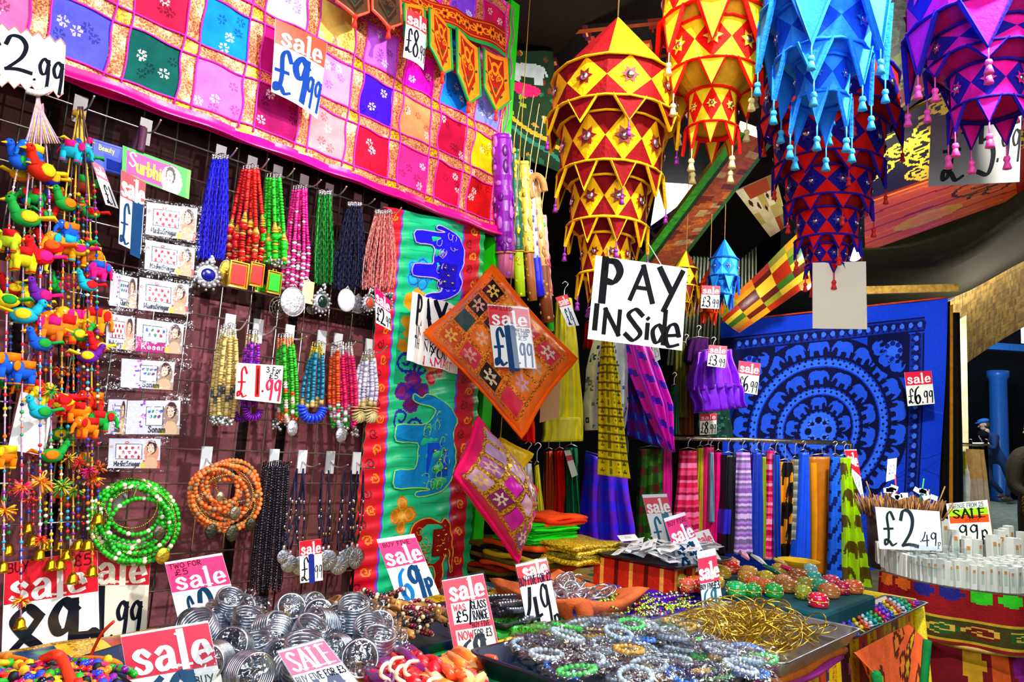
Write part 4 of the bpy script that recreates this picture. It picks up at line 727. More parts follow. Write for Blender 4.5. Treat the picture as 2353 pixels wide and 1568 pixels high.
necklace('teal bead necklace ending in big royal blue disc beads', (728, 796), (716, 930), 26, 52, 5, lambda t, i: ('#c8b030', 3, .9) if t < .14 else ('#0c7a9a', 5, .75) if t < .88 else ('#c8a860', 6, .9), pends=[('fan', 716, 955, 84, 62, .085, '#1a40d0')], caps='#d8c860', seed=10)
necklace('orange and hot pink bead necklace of many strands', (785, 796), (790, 968), 50, 62, 8, lambda t, i: ('#e0ded8', 3, .85) if t < .1 else (['#f05018', '#e84818', '#f06a20'][int(t*40) % 3] if i < 3 else ['#f01868', '#f02c50', '#e81078'][int(t*40) % 3], 5.2, .62) if t < .75 or i > 5 else (['#f0f0e0', '#20a030', '#f01868', '#c0c4c8'][int(t*30+i) % 4], 5.4, .7), loop=14, pends=[('disc', 784, 1000, 28, 34, .085, '#c8ccd4'), ('cluster', 800, 992, 50, 22, .07, '')], seed=11)
necklace('white bead necklace ending in cream disc beads beside the red border', (846, 816), (838, 930), 30, 54, 6, lambda t, i: ('#b8b090', 3, .85) if t < .12 else ('#c8c4e0' if int(t*40) % 2 else '#e8e6f4', 5.6, .62) if t < .86 else ('#c8b070', 6.5, .8), pends=[('fan', 824, 955, 34, 60, .08, '#dccb88'), ('fan', 852, 955, 34, 60, .085, '#e4d498')], seed=12)
necklace('black bead necklace of long plain strands', (634, 1072), (612, 1335), 62, 74, 12, lambda t, i: (['#0a0a18', '#141428', '#06060e'][int(t*90+i) % 3], 4.0, .9), loop=22, caps='#181820', bulge=.02, seed=13)
def cordnecklace(label, top, bots, seed):
    o = thing('cord_necklace', label, 'necklace', W(bots[0][0], bots[0][1], .05), 'navy cord pendants on the wire grid'); q = np.random.RandomState(seed); b, c = MB(), MB()
    for (x, y, r) in bots:
        for s in (-1, 1):
            P = [W(px, py, .05+.02*q.rand()) for px, py in spl([(top[0]+s*7, top[1]), (top[0]*.5+x*.5+s*(8+4*q.rand()), (top[1]+y)/2), (x+s*3, y-r-14)], 6)]; b.tube(P, .0024, 6, '#0c0c30')
            for k in (4, 5, 6, 8, 9): p = P[k]; c.tube([p, p-UPV*.008], .0025, 6, ['#e8e8e8', '#c0a860'][k % 2])
        p = W(x, y, .075); mp = mpp(p); fr = frame(WN+WD*.25*math.sin(x)); m = MB(); rr = r*mp; m.lathe([(rr, -.0015), (rr, .001), (rr*.92, .002), (rr*.3, .003), (.0005, .0045)], p, 22, fr, '#9a9ea8')
        for k in range(12): a = k*PI/6; m.tube([p+fr@A([rr*.3*math.cos(a), rr*.3*math.sin(a), .003]), p+fr@A([rr*.88*math.cos(a), rr*.88*math.sin(a), .003])], .0008, 4, '#c8ccd4')
        m.tube([p+UPV*rr, p+UPV*(rr+.010)], .004, 6, '#c0c0c8'); m.build('disc_pendant', DULL, o)
    b.build('cord', THREAD, o); c.build('cord_bead', METAL, o)
cordnecklace('navy cord necklaces with silver discs behind the £1 card', (690, 1078), [(664, 1296, 20), (690, 1300, 22), (650, 1280, 16)], 3)
cordnecklace('navy cord necklaces with silver disc pendants next to the price card', (748, 1082), [(752, 1288, 24), (740, 1284, 17)], 4)
cordnecklace('navy cord necklaces with ribbed shell-shaped silver pendants', (800, 1082), [(778, 1300, 22), (795, 1284, 22)], 5)
cordnecklace('navy cord necklaces with silver disc pendants against the red border', (828, 1084), [(818, 1284, 24), (806, 1278, 22)], 6)
def coil(label, cx, cy, r0, r1, cols, seed, charm):
    o = thing('bead_coil', label, 'bracelet', W(cx, cy+r1, .06), 'bead coils hung on the wire grid'); q = np.random.RandomState(seed)
    for k in range(15):
        r = r0+(r1-r0)*q.rand(); dx, dy = (q.rand(2)-.5)*2*(r1-r)*.8; of = .045+.05*q.rand(); b = MB()
        P = [W(cx+dx+r*1.04*math.cos(t), cy+dy+r*.98*math.sin(t)-(r1-r)*.3, of+.012*math.sin(2*t+k)) for t in np.linspace(0, 2*PI, 40)]
        mp = mpp(P[0])
        if k % 3 == 2: beads(b, P, 2.2*mp, ['#d8c070', '#b8a050'], SPH_S); b.build('metal_bead_loop', METAL, o)
        else: beads(b, P, 5.4*mp, lambda t: cols[int(t*37+k) % len(cols)]); b.build('bead_loop', BEAD, o)
    for (x, y, w_, c) in charm: b = MB(); p = W(x, y, .1); mp = mpp(p); b.stamp(SPH_L, p, (w_*mp, w_*1.2*mp, .005), frame(WN), c); b.build('shell_charm', DULL, o)
coil('coil of green bead necklaces with a gold shell, hung above the sale cards', 305, 1205, 56, 104, ['#18b818', '#22cc28', '#0c9010', '#18b818', '#e8e8c0'], 3, [(365, 1225, 14, '#6a6250'), (374, 1278, 16, '#d8b838')])
coil('coil of orange bead necklaces with dull metal shells', 514, 1142, 44, 84, ['#f0742c', '#f88444', '#e8601c', '#f0742c', '#98784c'], 8, [(505, 1142, 10, '#b8a078'), (485, 1222, 15, '#4a4438'), (534, 1226, 16, '#54503f'), (576, 1206, 13, '#4a4438'), (540, 1180, 14, '#8a8068')])
# ---------------------------------------------------------------- bindi cards in clear sleeves
def bindi(label, c4, text, kind, off=.09, band=None):
    f = quadfn([W(x, y, off) for x, y in c4]); o = thing('bindi_card', label, 'card packet', (f(0, 1)+f(1, 1))/2, 'bindi packets in the clear strip'); ra = Ras(64, 40, '#e2dadc', 1.5)
    if kind == 'magenta': ra.rect(0, .55, .62, 1, '#c80c78'); ra.rect(.0, .55, .2, .5, '#c80c78')
    if kind == 'sonam':
        for k in range(14): ra.disc(.24+.14*R.random(), R.random(), .025, .035, ['#a048c8', '#d060d8', '#7a30a0'][k % 3])
    wx = (.14, .2, .62, .68) if kind != 'sonam' else (.36, .2, .66, .72)
    ra.rect(wx[0]-.02, wx[1]-.03, wx[2]+.02, wx[3]+.03, '#5c5a64'); ra.rect(*wx, '#fbfbfd'); n = 4
    for r_ in range(2 if kind != 'red' else 3):
        for k in range(n-(r_ % 2)):
            u, v = wx[0]+(wx[2]-wx[0])*(k+.6+.5*(r_ % 2))/n, wx[1]+.12+.15*r_; c = {'red': '#c8102c', 'magenta': ['#2858c8', '#1a8a50', '#b02040'][k % 3], 'sonam': ['#3060b8', '#208a50', '#8a3a90'][k % 3]}[kind]
            ra.disc(u, v, .03, .06, c, .5 if kind == 'sonam' else 0)
    cx = .82; ra.disc(cx, .45, .15, .42, '#e89a78' if kind == 'red' else '#b08878'); ra.rect(cx-.17, .72, 1, 1, '#e0605a' if kind == 'red' else '#c0a088'); ra.disc(cx, .86, .13, .26, '#e8b890'); ra.disc(cx+.01, .28, .1, .24, '#3a1c14'); ra.disc(cx-.005, .34, .065, .17, '#f0c4a0')
    ra.disc(cx-.03, .31, .014, .018, '#1c0c08'); ra.disc(cx+.025, .31, .014, .018, '#1c0c08'); ra.disc(cx-.002, .43, .02, .016, '#c02838'); ra.disc(cx-.002, .2, .009, .014, '#d01828')
    for k in range(5): ra.disc(cx-.07+.035*k, .6+.03*math.sin(k*1.05), .012, .016, '#d8b040')
    ra.disc(.66, .92, .05, .12, '#e8d050')
    b = MB(); sheet(b, f, 64, 40, ra.flat(), thick=.003); b.build('printed_card', PAPER, o, smooth=False)
    b = MB(); write(b, f, text, (.1, .76, .6, .92) if kind != 'sonam' else (.4, .76, .72, .94), '#ffffff' if kind == 'magenta' else '#2a2838', .15, 'b', .0008)
    if kind == 'red': [write(b, f, 'o', (.3, .06, .38, .16), '#e06060', .2, 'b', .0008), write(b, f, 'o', (.02, .2+0, .08, .3), '#e8a080', .2, 'b', .0008)]
    b.build('printed_lettering', PAPER, o, smooth=False)
st = thing('hanging_sleeve_strip', 'clear plastic strip of eight pockets holding the bindi cards, hung from the grid', 'display strip', W(300, 1085, .09))
def pocket(c4, off=.094): f = quadfn([W(x, y, off) for x, y in c4]); b = MB(); sheet(b, f, 10, 8, '#ffffff', wave=lambda u, v: .003*np.sin(u*7+v*5), thick=.007, h=.0065); b.build('clear_pocket', CLEAR, st); b = MB(); b.tube([f(0, 1), f(.5, 1.01), f(1, 1)], .0015, 4, '#c8ccd8'); b.build('pocket_seam', CLEAR, st)
sl = [((326, 455), (462, 474), (456, 560), (322, 542)), ((322, 544), (456, 566), (450, 646), (318, 626)), ((252, 618), (447, 648), (440, 730), (246, 712)), ((240, 714), (444, 738), (436, 818), (234, 808)), ((232, 812), (438, 826), (434, 902), (224, 894)), ((222, 900), (434, 906), (430, 1002), (212, 998)), ((208, 1002), (384, 1004), (382, 1084), (206, 1082))]
for s in sl: pocket(s)
MS = 'MadhuSringar'
bindi('bindi card of red hearts, topmost of the strip below the pink and green header', ((338, 464), (454, 480), (449, 555), (334, 538)), MS, 'red')
bindi('bindi card of red hearts, second below the pink and green header', ((335, 551), (448, 571), (445, 638), (332, 618)), MS, 'red')
bindi('bindi card of long red drops, third below the header', ((321, 637), (434, 655), (431, 724), (318, 712)), MS, 'red')
bindi('grey faced bindi card beside the long red drops card', ((255, 626), (316, 640), (313, 710), (251, 702)), 'Charity', 'sonam', .085)
bindi('narrow bindi card of red drops beside the magenta card', ((246, 720), (310, 730), (307, 806), (243, 799)), MS, 'red')
bindi('bindi card with a magenta block and blue drops', ((315, 731), (423, 746), (418, 814), (312, 807)), 'Kesar', 'magenta')
bindi('hazy bindi card in the pocket between the magenta card and the purple flower cards', ((280, 824), (402, 833), (397, 897), (277, 890)), 'Sonam', 'sonam', .085)
bindi('bindi card with purple flowers and blue drops, one pocket from the bottom', ((294, 921), (415, 921), (412, 999), (288, 998)), 'Sonam', 'sonam')
bindi('narrow bindi card with a purple flower edge in the lowest but one pocket', ((250, 918), (292, 919), (286, 998), (243, 997)), 'Sonam', 'sonam', .088)
bindi('bindi card of round red drops in the bottom pocket', ((251, 1008), (369, 1009), (367, 1077), (248, 1076)), MS, 'red')
f = quadfn([W(x, y, .09) for x, y in ((282, 334), (439, 392), (434, 458), (280, 400))]); o = thing('header_card', 'pink and green header card with a veiled woman at the top of the bindi strip', 'header card', f(.5, 1)); ra = Ras(70, 30, '#18a830', 2.4)
ra.poly([(.06, .1), (.78, .08), (.7, .55), (.6, .95), (.06, .9)], '#e8128c'); ra.disc(.72, .6, .16, .5, '#f0b8c0'); ra.disc(.70, .42, .07, .3, '#2a1410'); ra.disc(.69, .48, .05, .22, '#f0c8a8'); ra.disc(.70, 1.0, .11, .3, '#f0c8a8'); ra.disc(.675, .45, .01, .025, '#1a0c08'); ra.disc(.71, .45, .01, .025, '#1a0c08'); ra.disc(.69, .6, .014, .02, '#c02838'); ra.rect(.94, 0, 1, 1, '#60c840')
b = MB(); sheet(b, f, 70, 30, ra.flat(), thick=.002); b.build('printed_card', PAPER, o, smooth=False); b = MB(); write(b, f, 'S', (.09, .12, .2, .6), '#ffffff', .14, 'h', .0008); write(b, f, 'urbhi', (.2, .3, .56, .74), '#f4e020', .2, 'h', .0008); b.build('printed_lettering', PAPER, o, smooth=False)
f = quadfn([W(x, y, .05) for x, y in ((213, 318), (284, 340), (280, 404), (209, 384))]); o = thing('header_card', 'blue header card half behind the pink and green one', 'header card', f(.5, 1)); b = MB(); card(b, f, (0, 0, 1, 1), '#1840c8', 0, thick=.002); b.build('printed_card', PAPER, o, smooth=False); b = MB(); write(b, f, 'Beauty', (.2, .15, .7, .32), '#e8d860', .16, 'b', .0008); b.tube([f(u, v, .001) for u, v in ((.05, .06), (.98, .06), (.98, .94), (.05, .94))], .0008, 4, '#a8c0f0', closed=True); b.build('printed_lettering', PAPER, o, smooth=False)
b = MB(); b.tube(spl([W(300, 360, .06), W(318, 320, .07), W(330, 295, .075), W(322, 350, .09)], 6), .009, 7, '#4a1838', flat=.7); b.build('hair_tie', THREAD, label='dark maroon tie holding the bindi strip on its hook', cat='tie')
# ---------------------------------------------------------------- stuffed animal garlands
def toy_elephant(mb, c, s, yaw, col, acc):
    Rm = rotm(0, 0, yaw); p = lambda x, y, z: A(c)+Rm@(A([x, y, z])*s)
    mb.stamp(SPH_L, p(0, 0, 0), (s*.48, s*.3, s*.36), Rm, col); mb.stamp(SPH_L, p(-.5, 0, .16), (s*.25, s*.22, s*.25), Rm, col); mb.tube([p(-.66, 0, .1), p(-.8, 0, -.1), p(-.8, 0, -.3), p(-.9, 0, -.36)], [s*.11, s*.09, s*.07, s*.05], 7, col)
    for x in (-.28, .28):
        for y in (-.16, .16): mb.tube([p(x, y, -.15), p(x, y, -.58)], [s*.14, s*.12], 7, col); mb.tube([p(x, y, -.5), p(x, y, -.56)], s*.135, 7, acc)
    for y in (-.24, .24): mb.stamp(SPH, p(-.42, y, .14), (s*.15, s*.05, s*.2), Rm, acc)
    mb.box(p(.05, 0, .22), (s*.4, s*.62, s*.3), Rm, acc); mb.tube([p(.46, 0, .1), p(.58, 0, -.2)], s*.03, 5, acc)
    for y in (-.19, .19): mb.stamp(SPH_S, p(-.64, y, .22), s*.04, col='#ffffff')
def toy_bird(mb, c, s, yaw, col, acc):
    Rm = rotm(0, 0, yaw); p = lambda x, y, z: A(c)+Rm@(A([x, y, z])*s)
    mb.stamp(SPH_L, p(0, 0, 0), (s*.45, s*.26, s*.3), Rm, col); mb.tube(spl([p(-.3, 0, .1), p(-.42, 0, .35), p(-.5, 0, .5)], 4), [s*.17]*4+[s*.14]*4+[s*.12], 8, col); mb.stamp(SPH, p(-.52, 0, .52), s*.17, col=col); mb.tube([p(-.62, 0, .5), p(-.86, 0, .42)], [s*.07, s*.01], 6, '#f0b010')
    mb.tube([p(.3, 0, .05), p(.8, 0, .2), p(.95, 0, .1)], [s*.17, s*.2, s*.05], 7, acc, flat=.4)
    for y in (-.22, .22): mb.stamp(SPH, p(.05, y, .04), (s*.28, s*.07, s*.2), Rm, acc)
    for y in (-.12, .12): mb.stamp(SPH_S, p(-.58, y, .56), s*.04, col='#101010')
BC = ['#e81c14', '#1848d8', '#18a8c8', '#f0c010', '#18a040', '#f06a10', '#e8e0c0', '#8a20a0', '#0c1c60', '#c8142c']
def garland(label, top, bot, figs, seed, off=.10, cord='#c8a0b8', offb=None):
    q = np.random.RandomState(seed); ob = off if offb is None else offb; o = thing('animal_garland', label, 'garland', W(*bot, ob), 'stuffed animal garlands'); T_, B_ = A(top, float), A(bot, float)
    Pp = spl([T_, T_*.8+B_*.2+A([(B_[0]-T_[0])*.55, 0]), T_*.5+B_*.5+A([(B_[0]-T_[0])*.42, 0]), B_], 10); P = A([W(x, y, off+(ob-off)*k/len(Pp)) for k, (x, y) in enumerate(Pp)]); mp = mpp(P[len(P)//2])
    b = MB(); b.tube(P, .0016, 5, cord); b.build('cord', THREAD, o); b = MB()
    for t in np.arange(.12, .99, .0145):
        if (t*9+seed*.37) % 1 < .75 and t > .2 or t > .9: r = mp*(3.2+1.6*q.rand()); b.stamp(SPH, pick(P, t), r, col=BC[q.randint(10)])
        elif q.rand() < .15: b.stamp(SPH_S, pick(P, t), mp*3.4, col='#d8b040')
    b.build('bead_string', BEAD, o)
    for y, k, s, c, a in figs:
        t = (y-T_[1])/(B_[1]-T_[1]); p = pick(P, t)+WN*.005; b = MB(); s = s*mp*.9; yaw = math.atan2(WD[1], WD[0])+(q.rand()-.5)*1.2+(PI if q.rand() < .35 else 0)
        if k == 'e': toy_elephant(b, p, s, yaw, c, a); b.build('stuffed_elephant', FLATC, o)
        elif k == 'b': toy_bird(b, p, s, yaw, c, a); b.build('stuffed_bird', FLATC, o)
        elif k == 't':
            for j in range(44): d = A([q.randn(), q.randn(), q.randn()*.7]); d /= np.linalg.norm(d); b.tube([p, p+d*s*(.25+.2*q.rand())-UPV*s*.08], [s*.03, s*.02], 4, [c, a][j % 2])
            b.build('thread_pompom', THREAD, o)
    p = P[-1]; b = MB(); s = mp*19; b.lathe([(s*.25, 0), (s*.5, -s*.35), (s*.62, -s*.95), (s*.85, -s*1.25), (s*.7, -s*1.22), (.001, -s*.5)], p, 12, col='#d8a818'); b.stamp(SPH_S, p-UPV*s*1.2, s*.18, col='#a87810'); b.build('brass_bell', METAL, o)
Yl, Or, Rd, Bl, Gn, Pk, Tq, Pu = '#e8c41c', '#f0780c', '#d8181c', '#1858d0', '#1c9a38', '#f01878', '#18a8c0', '#6a1c98'
garland('garland with a blue bird and a pale green elephant, at the frame edge', (88, 240), (8, 1290), [(395, 'b', 70, Bl, Gn), (580, 'e', 60, '#b8c820', Rd), (720, 'b', 60, Yl, Gn), (860, 'e', 74, Bl, Or), (1060, 'e', 60, Or, Yl), (1180, 't', 70, Or, Yl)], 1, .12, offb=.17)
garland('garland with the large yellow elephant and green parrot', (92, 242), (48, 1420), [(365, 'e', 60, '#1468c8', Yl), (520, 'b', 76, Gn, Yl), (612, 'e', 66, '#d8cc18', Rd), (745, 'b', 70, Tq, Yl), (870, 'e', 66, Bl, Or), (1130, 't', 70, Pk, Or), (1380, 't', 56, Rd, Yl)], 2, .13, offb=.16)
garland('garland with the big red parrot and pink bird', (95, 240), (92, 1262), [(400, 'b', 84, '#c8240c', Yl), (600, 'b', 70, Rd, Pk), (690, 'b', 64, Pu, Pk), (800, 'b', 60, Bl, Gn), (955, 'b', 60, Tq, Gn), (1110, 't', 84, Or, '#f8b030'), (1240, 't', 50, Rd, Or)], 3, .13, offb=.15)
garland('garland with a dark blue bird at its top and red birds below', (98, 238), (118, 1285), [(410, 'b', 66, '#1c28b8', '#f0a818'), (570, 'b', 64, Rd, '#e05a18'), (755, 'e', 66, '#e8741c', Pk), (900, 't', 56, Yl, Gn), (1050, 'b', 60, Gn, Or)], 4, .12)
garland('garland of orange and pink elephants in front of the yellow tassel cords', (178, 262), (140, 1284), [(352, 'e', 58, Tq, Pk), (480, 'b', 60, Gn, Or), (575, 'e', 66, '#e89014', Tq), (760, 'e', 76, Or, Rd), (930, 'b', 64, Yl, Rd), (1120, 't', 70, Yl, Gn)], 5, .11, '#d8b030')
garland('garland with small green and red birds beside the bindi strip', (182, 262), (168, 1316), [(340, 'b', 50, Pk, Yl), (470, 't', 70, '#7a5a18', Rd), (570, 'b', 60, '#e8a020', Gn), (745, 'e', 74, '#f0a41c', Pk), (945, 'e', 64, Rd, Gn), (1130, 't', 60, Gn, Yl)], 6, .10, '#d8b030')
garland('garland of yellow and orange elephants with orange pompoms', (186, 262), (212, 1300), [(360, 'b', 52, Bl, Gn), (490, 'b', 50, Gn, Rd), (590, 'e', 60, Or, Yl), (735, 'e', 70, '#f08a14', Rd), (925, 'e', 60, '#c82414', Or), (1100, 't', 66, Or, '#f89020')], 7, .10, '#d8b030')
garland('garland with a red elephant and black cord, deepest in the cluster', (188, 264), (192, 1290), [(430, 'e', 60, '#8a2410', Gn), (640, 't', 60, Or, Rd), (790, 'b', 66, '#e03a10', Yl), (960, 'b', 60, Gn, Or), (1060, 'e', 50, '#2c6a20', Or)], 8, .06, '#3a2a18')
garland('garland of small birds behind the white tag', (94, 246), (66, 1200), [(470, 'b', 56, Bl, Yl), (680, 'e', 56, Yl, Gn), (920, 'b', 56, Or, Gn), (1150, 't', 56, Or, Pk)], 9, .07)
garland('garland ending in a bell behind the overlapping sale cards', (96, 246), (138, 1240), [(450, 'e', 56, '#a83010', Yl), (660, 'b', 56, Gn, Pk), (850, 't', 60, Or, Rd), (1000, 'b', 56, Gn, Yl), (1130, 'e', 50, Or, Gn)], 10, .07, '#2a1c18')
for k, (x0, x1, y1, bl) in enumerate([(90, 20, 1250, 'yellow and blue'), (94, 76, 1230, 'red and turquoise'), (100, 105, 1240, 'green and white'), (180, 155, 1262, 'dark blue and red'), (184, 180, 1240, 'turquoise and red'), (188, 226, 1180, 'orange and green'), (190, 202, 1240, 'purple and gold')]):
    fg = [(420+40*k, 'e' if k % 2 else 'b', 52, [Or, Gn, Rd, Bl, Yl, Pk, Tq][k], [Yl, Rd, Gn, Or, Pk, Bl, Rd][k]), (680+24*k, 'b', 54, [Rd, Yl, Bl, Or, Gn, Rd, Pu][k], Yl), (880+17*k, 'e', 56, [Gn, Or, Yl, Rd, Or, Gn, Or][k], Rd), (1030+9*k, 't', 54, [Or, Rd, Gn, Yl, Rd, Or, Pk][k], '#8a1c10')]
    garland(f'slim beaded garland, mostly {bl}, in the animal strings', (x0, 245), (x1, y1), fg, 20+k, .085+.008*k, '#4a3030')
b = MB()
for k in range(16): b.tube(spl([W(182+6*math.cos(k), 252, .09), W(176+.9*k, 300, .10), W(160+3*k, 345, .105)], 4), .0022, 5, ['#e8b414', '#d89c0c'][k % 2])
b.tube([W(182, 258, .1), W(180, 268, .1)], .012, 8, '#d8a410'); b.build('tassel', THREAD, label='golden yellow thread tassel on the first full hook', cat='tassel')
b = MB()
for k in range(14): b.tube(spl([W(88+3*math.cos(k*2), 205, .13), W(80+1.2*k, 250, .13), W(60+6*k, 330, .13)], 4), .0016, 5, ['#d8b8c8', '#b890a8', '#d8b060'][k % 3])
b.tube(spl([W(60, 208, .135), W(88, 214, .14), W(112, 206, .135)], 4), .006, 6, '#d8d4d0'); b.build('tassel', THREAD, label='mauve and gold cord knot over the spiked price card', cat='tassel')
# ---------------------------------------------------------------- cushions, rolled cloth and clothes past the wall
def cushion(label, c4, Z, yaw, lean, h, ra, edge, back, mt=SATIN, cat='cushion', twist=None):
    f = facing(c4, Z, yaw, lean); o = thing('cushion', label, cat, min((f(u, v) for u in (0, 1) for v in (0, 1)), key=lambda p: p[2]))
    n = ra.w; u, v = np.meshgrid(np.linspace(0, 1, n+1), np.linspace(0, 1, n+1))
    s = lambda a, b: (a+.035*np.sin(PI*b)*(1-2*a), )[0]
    for sg, nm, cc in ((1, 'patchwork_face', ra.flat()), (-1, 'plain_back', back)):
        P = A([[f(s(a, b_), s(b_, a), sg*h*(max(0, math.sin(PI*a)*math.sin(PI*b_))**.55)+.003*math.sin(a*37)*math.sin(b_*31)) for a in np.linspace(0, 1, n+1)] for b_ in np.linspace(0, 1, n+1)]); b = MB()
        mi = 0
        if sg > 0: mi = (ra.gl.ravel()).astype(int)
        b.grid(P, cc, mi); b.build(nm, [mt, GLIT], o)
    b = MB(); e = np.linspace(0, 1, 14); b.tube([f(s(a, 0), s(0, a)) for a in e]+[f(s(1, a), s(a, 1)) for a in e[1:]]+[f(s(a, 1), s(1, a)) for a in e[::-1][1:]]+[f(s(0, a), s(a, 0)) for a in e[::-1][1:-1]], .008, 7, edge, closed=True); b.build('piping', CLOTH, o); return o
def patchras(n, k, cols, gold, band, braid, seed, edge=None, ew=.06):
    ra = Ras(n, n, gold); q = np.random.RandomState(seed); ra.gl = np.ones((n, n), int); c = 1/k
    for i in range(k):
        for j in range(k):
            x0, y0, x1, y1 = ew+(1-2*ew)*(i*c+c*band/2), ew+(1-2*ew)*(j*c+c*band/2), ew+(1-2*ew)*((i+1)*c-c*band/2), ew+(1-2*ew)*((j+1)*c-c*band/2); ci = cols[q.randint(len(cols))]
            g = .006; ra.rect(x0-g, y0-g, x1+g, y1+g, braid); ra.rect(x0, y0, x1, y1, ci); ra.gl[(ra.U > x0-g) & (ra.U < x1+g) & (ra.V > y0-g) & (ra.V < y1+g)] = 0
            if q.rand() < .7:
                t = np.arctan2(ra.V-(y0+y1)/2, ra.U-(x0+x1)/2); d = np.hypot(ra.V-(y0+y1)/2, ra.U-(x0+x1)/2); ra.set((d < (x1-x0)*(.3+.13*np.cos(6*t))) & (d > (x1-x0)*.12), ['#e8d8b0', '#d8a890', '#f0c050', '#caa0c0'][q.randint(4)])
    m = (ra.U < ew) | (ra.U > 1-ew) | (ra.V < ew) | (ra.V > 1-ew); ra.set(m, edge or braid); ra.gl[m] = 0; return ra
cushion('orange patchwork cushion hanging on its corner with a red headed price card', [(1132, 612), (1322, 826), (1200, 1004), (978, 764)], 2.12, -.15, .05, .10, patchras(90, 4, ['#14100c', '#e8641c', '#a81830', '#16140e', '#f07818', '#e0304a', '#f08a2c', '#184a48', '#d8500c'], '#e88c28', .25, '#f06a14', 41, '#ff6a08'), '#ff6206', '#f04c04')
cushion('magenta and gold patchwork cushion hanging askew under the orange one', [(1098, 962), (1232, 1128), (1190, 1292), (1046, 1090)], 2.0, .6, .05, .13, patchras(90, 4, ['#b00c8c', '#8a1470', '#c898b8', '#d810a8', '#a05890', '#26142c', '#b088a8'], '#c8a030', .27, '#7a1050', 42, '#d80c5c', .04), '#e80c58', '#f00a50')
ra = Ras(20, 20, '#f0cc10'); ra.gl = np.zeros((20, 20), int); oy = cushion('plain yellow cushion poking out behind the magenta one', [(1150, 1010), (1222, 1046), (1186, 1096), (1110, 1070)], 2.3, .1, .2, .03, ra, '#e8c010', '#e0b408'); p = at(1150, 1010, 2.3); b = MB(); b.tube([p-UPV*.01, (p[0], p[1], 2.91)], .0015, 4, '#c8a030'); b.build('hanging_string', THREAD, oy)
def roll(label, a, b_, r, Z, c1, c2, a2, r2, c3, seed):
    o = thing('fabric_roll', label, 'fabric roll', at(*a2, Z), 'rolled cloths hanging past the wall end'); q = np.random.RandomState(seed); mp = Z/F; p0, p1, p2 = at(*a, Z), at(*b_, Z), at(*a2, Z); b = MB(); n = 24; P = A([p0+(p1-p0)*t for t in np.linspace(0, 1, n)])
    for k in range(n-1): b.lathe([(r*mp*(1+.06*math.sin(k*1.7+seed)), 0), (r*mp*(1+.06*math.sin(k*1.7+1.7+seed)), np.linalg.norm(P[k+1]-P[k]))], P[k], 12, frame(P[k+1]-P[k]), c1, cap=k in (0, n-2))
    for k in range(46): t, th = q.rand(), 2*PI*q.rand(); fr = frame(p1-p0); p = p0+(p1-p0)*t+fr@A([math.cos(th), math.sin(th), 0])*r*mp*1.02; b.stamp(SPH_S, p, (r*mp*.32, r*mp*.12, r*mp*(.3+.5*q.rand())), frame(p1-p0)@rotm(0, 0, th+PI/2), c2[k % len(c2)])
    b.build('rolled_cloth', SATIN, o)
    b = MB(); fr = frame(p2-p1); L = np.linalg.norm(p2-p1); b.lathe([(r2*mp, -.01), (r2*mp*1.03, L*.5), (r2*mp, L), (r2*mp*.82, L), (r2*mp*.8, L*.7)], p1, 14, fr, c3, cap=False)
    for k in range(14): th = 2*PI*q.rand(); b.stamp(SPH_S, p1+fr@A([r2*mp*math.cos(th), r2*mp*math.sin(th), L*q.rand()]), (r2*mp*.3, r2*mp*.1, r2*mp*.3), fr@rotm(0, 0, th+PI/2), c2[0])
    b.build('cloth_tail', SATIN, o); b = MB(); b.tube([p0, p0+UPV*.05, p0+UPV*.3+A([.02, .1, 0])], .002, 5, '#c8b070'); b.tube([p1+fr@A([r*mp*1.05*math.cos(t), r*mp*1.05*math.sin(t), 0]) for t in np.linspace(0, 2*PI, 12)[:-1]], .003, 5, '#d8a030', closed=True); b.build('tie_cord', THREAD, o)
roll('purple rolled cloth with a pink tail, beside the pink patchwork edge', (1152, 312), (1162, 582), 22, 2.5, '#8a0ca8', ['#c060d8', '#6a0488'], (1162, 640), 19, '#e06a98', 1)
roll('dark green rolled cloth with yellow flowers and a lime tail', (1180, 345), (1190, 578), 13, 2.55, '#0c5a38', ['#e8c818', '#c8a010'], (1196, 682), 12, '#b8e010', 2)
roll('straw yellow rolled cloth with a brown tail', (1203, 372), (1214, 580), 13, 2.6, '#d8bc48', ['#a88c20', '#e8d878'], (1224, 692), 11, '#a8602c', 3)
roll('thin white and blue flowered rolled cloth with a blue tail', (1217, 392), (1232, 600), 8, 2.62, '#b8c4f0', ['#2038d0', '#7a1898'], (1241, 682), 11, '#1c20d8', 4)
roll('tan rolled cloth with a cane hook handle', (1228, 420), (1248, 618), 12, 2.65, '#e0a860', ['#c08840', '#b07030'], (1258, 742), 15, '#8a4020', 5)
roll('pink flowered rolled cloth with a bright green tail', (1244, 496), (1258, 680), 12, 2.7, '#f0a0a0', ['#d81868', '#30a828', '#e84880'], (1266, 762), 8, '#20c818', 6)
b = MB(); b.tube(spl([at(1222, 455, 2.6), at(1216, 420, 2.6), at(1230, 404, 2.6), at(1246, 414, 2.6), at(1252, 440, 2.6)], 6), .012, 8, '#c8883c'); b.build('cane_handle', WOOD, label='light wooden crook handle among the rolled cloths', cat='cane')
def sampler(ra): return lambda u, v: ra.c[min(int(v*ra.h), ra.h-1), min(int(u*ra.w), ra.w-1)]
def plaid(c0, c1, c2, n=5, m=7, seed=0):
    def fn(u, v):
        a = math.sin(2*PI*(u*n+seed)) > .35; b_ = math.sin(2*PI*(v*m+u*.3+seed)) > .3
        return hx(c2 if a and b_ else c1 if a or b_ else c0)
    return fn
def stripes(cols, m=14, n=0):
    return lambda u, v: hx(cols[int(v*m*len(cols)+u*n*len(cols)) % len(cols)])
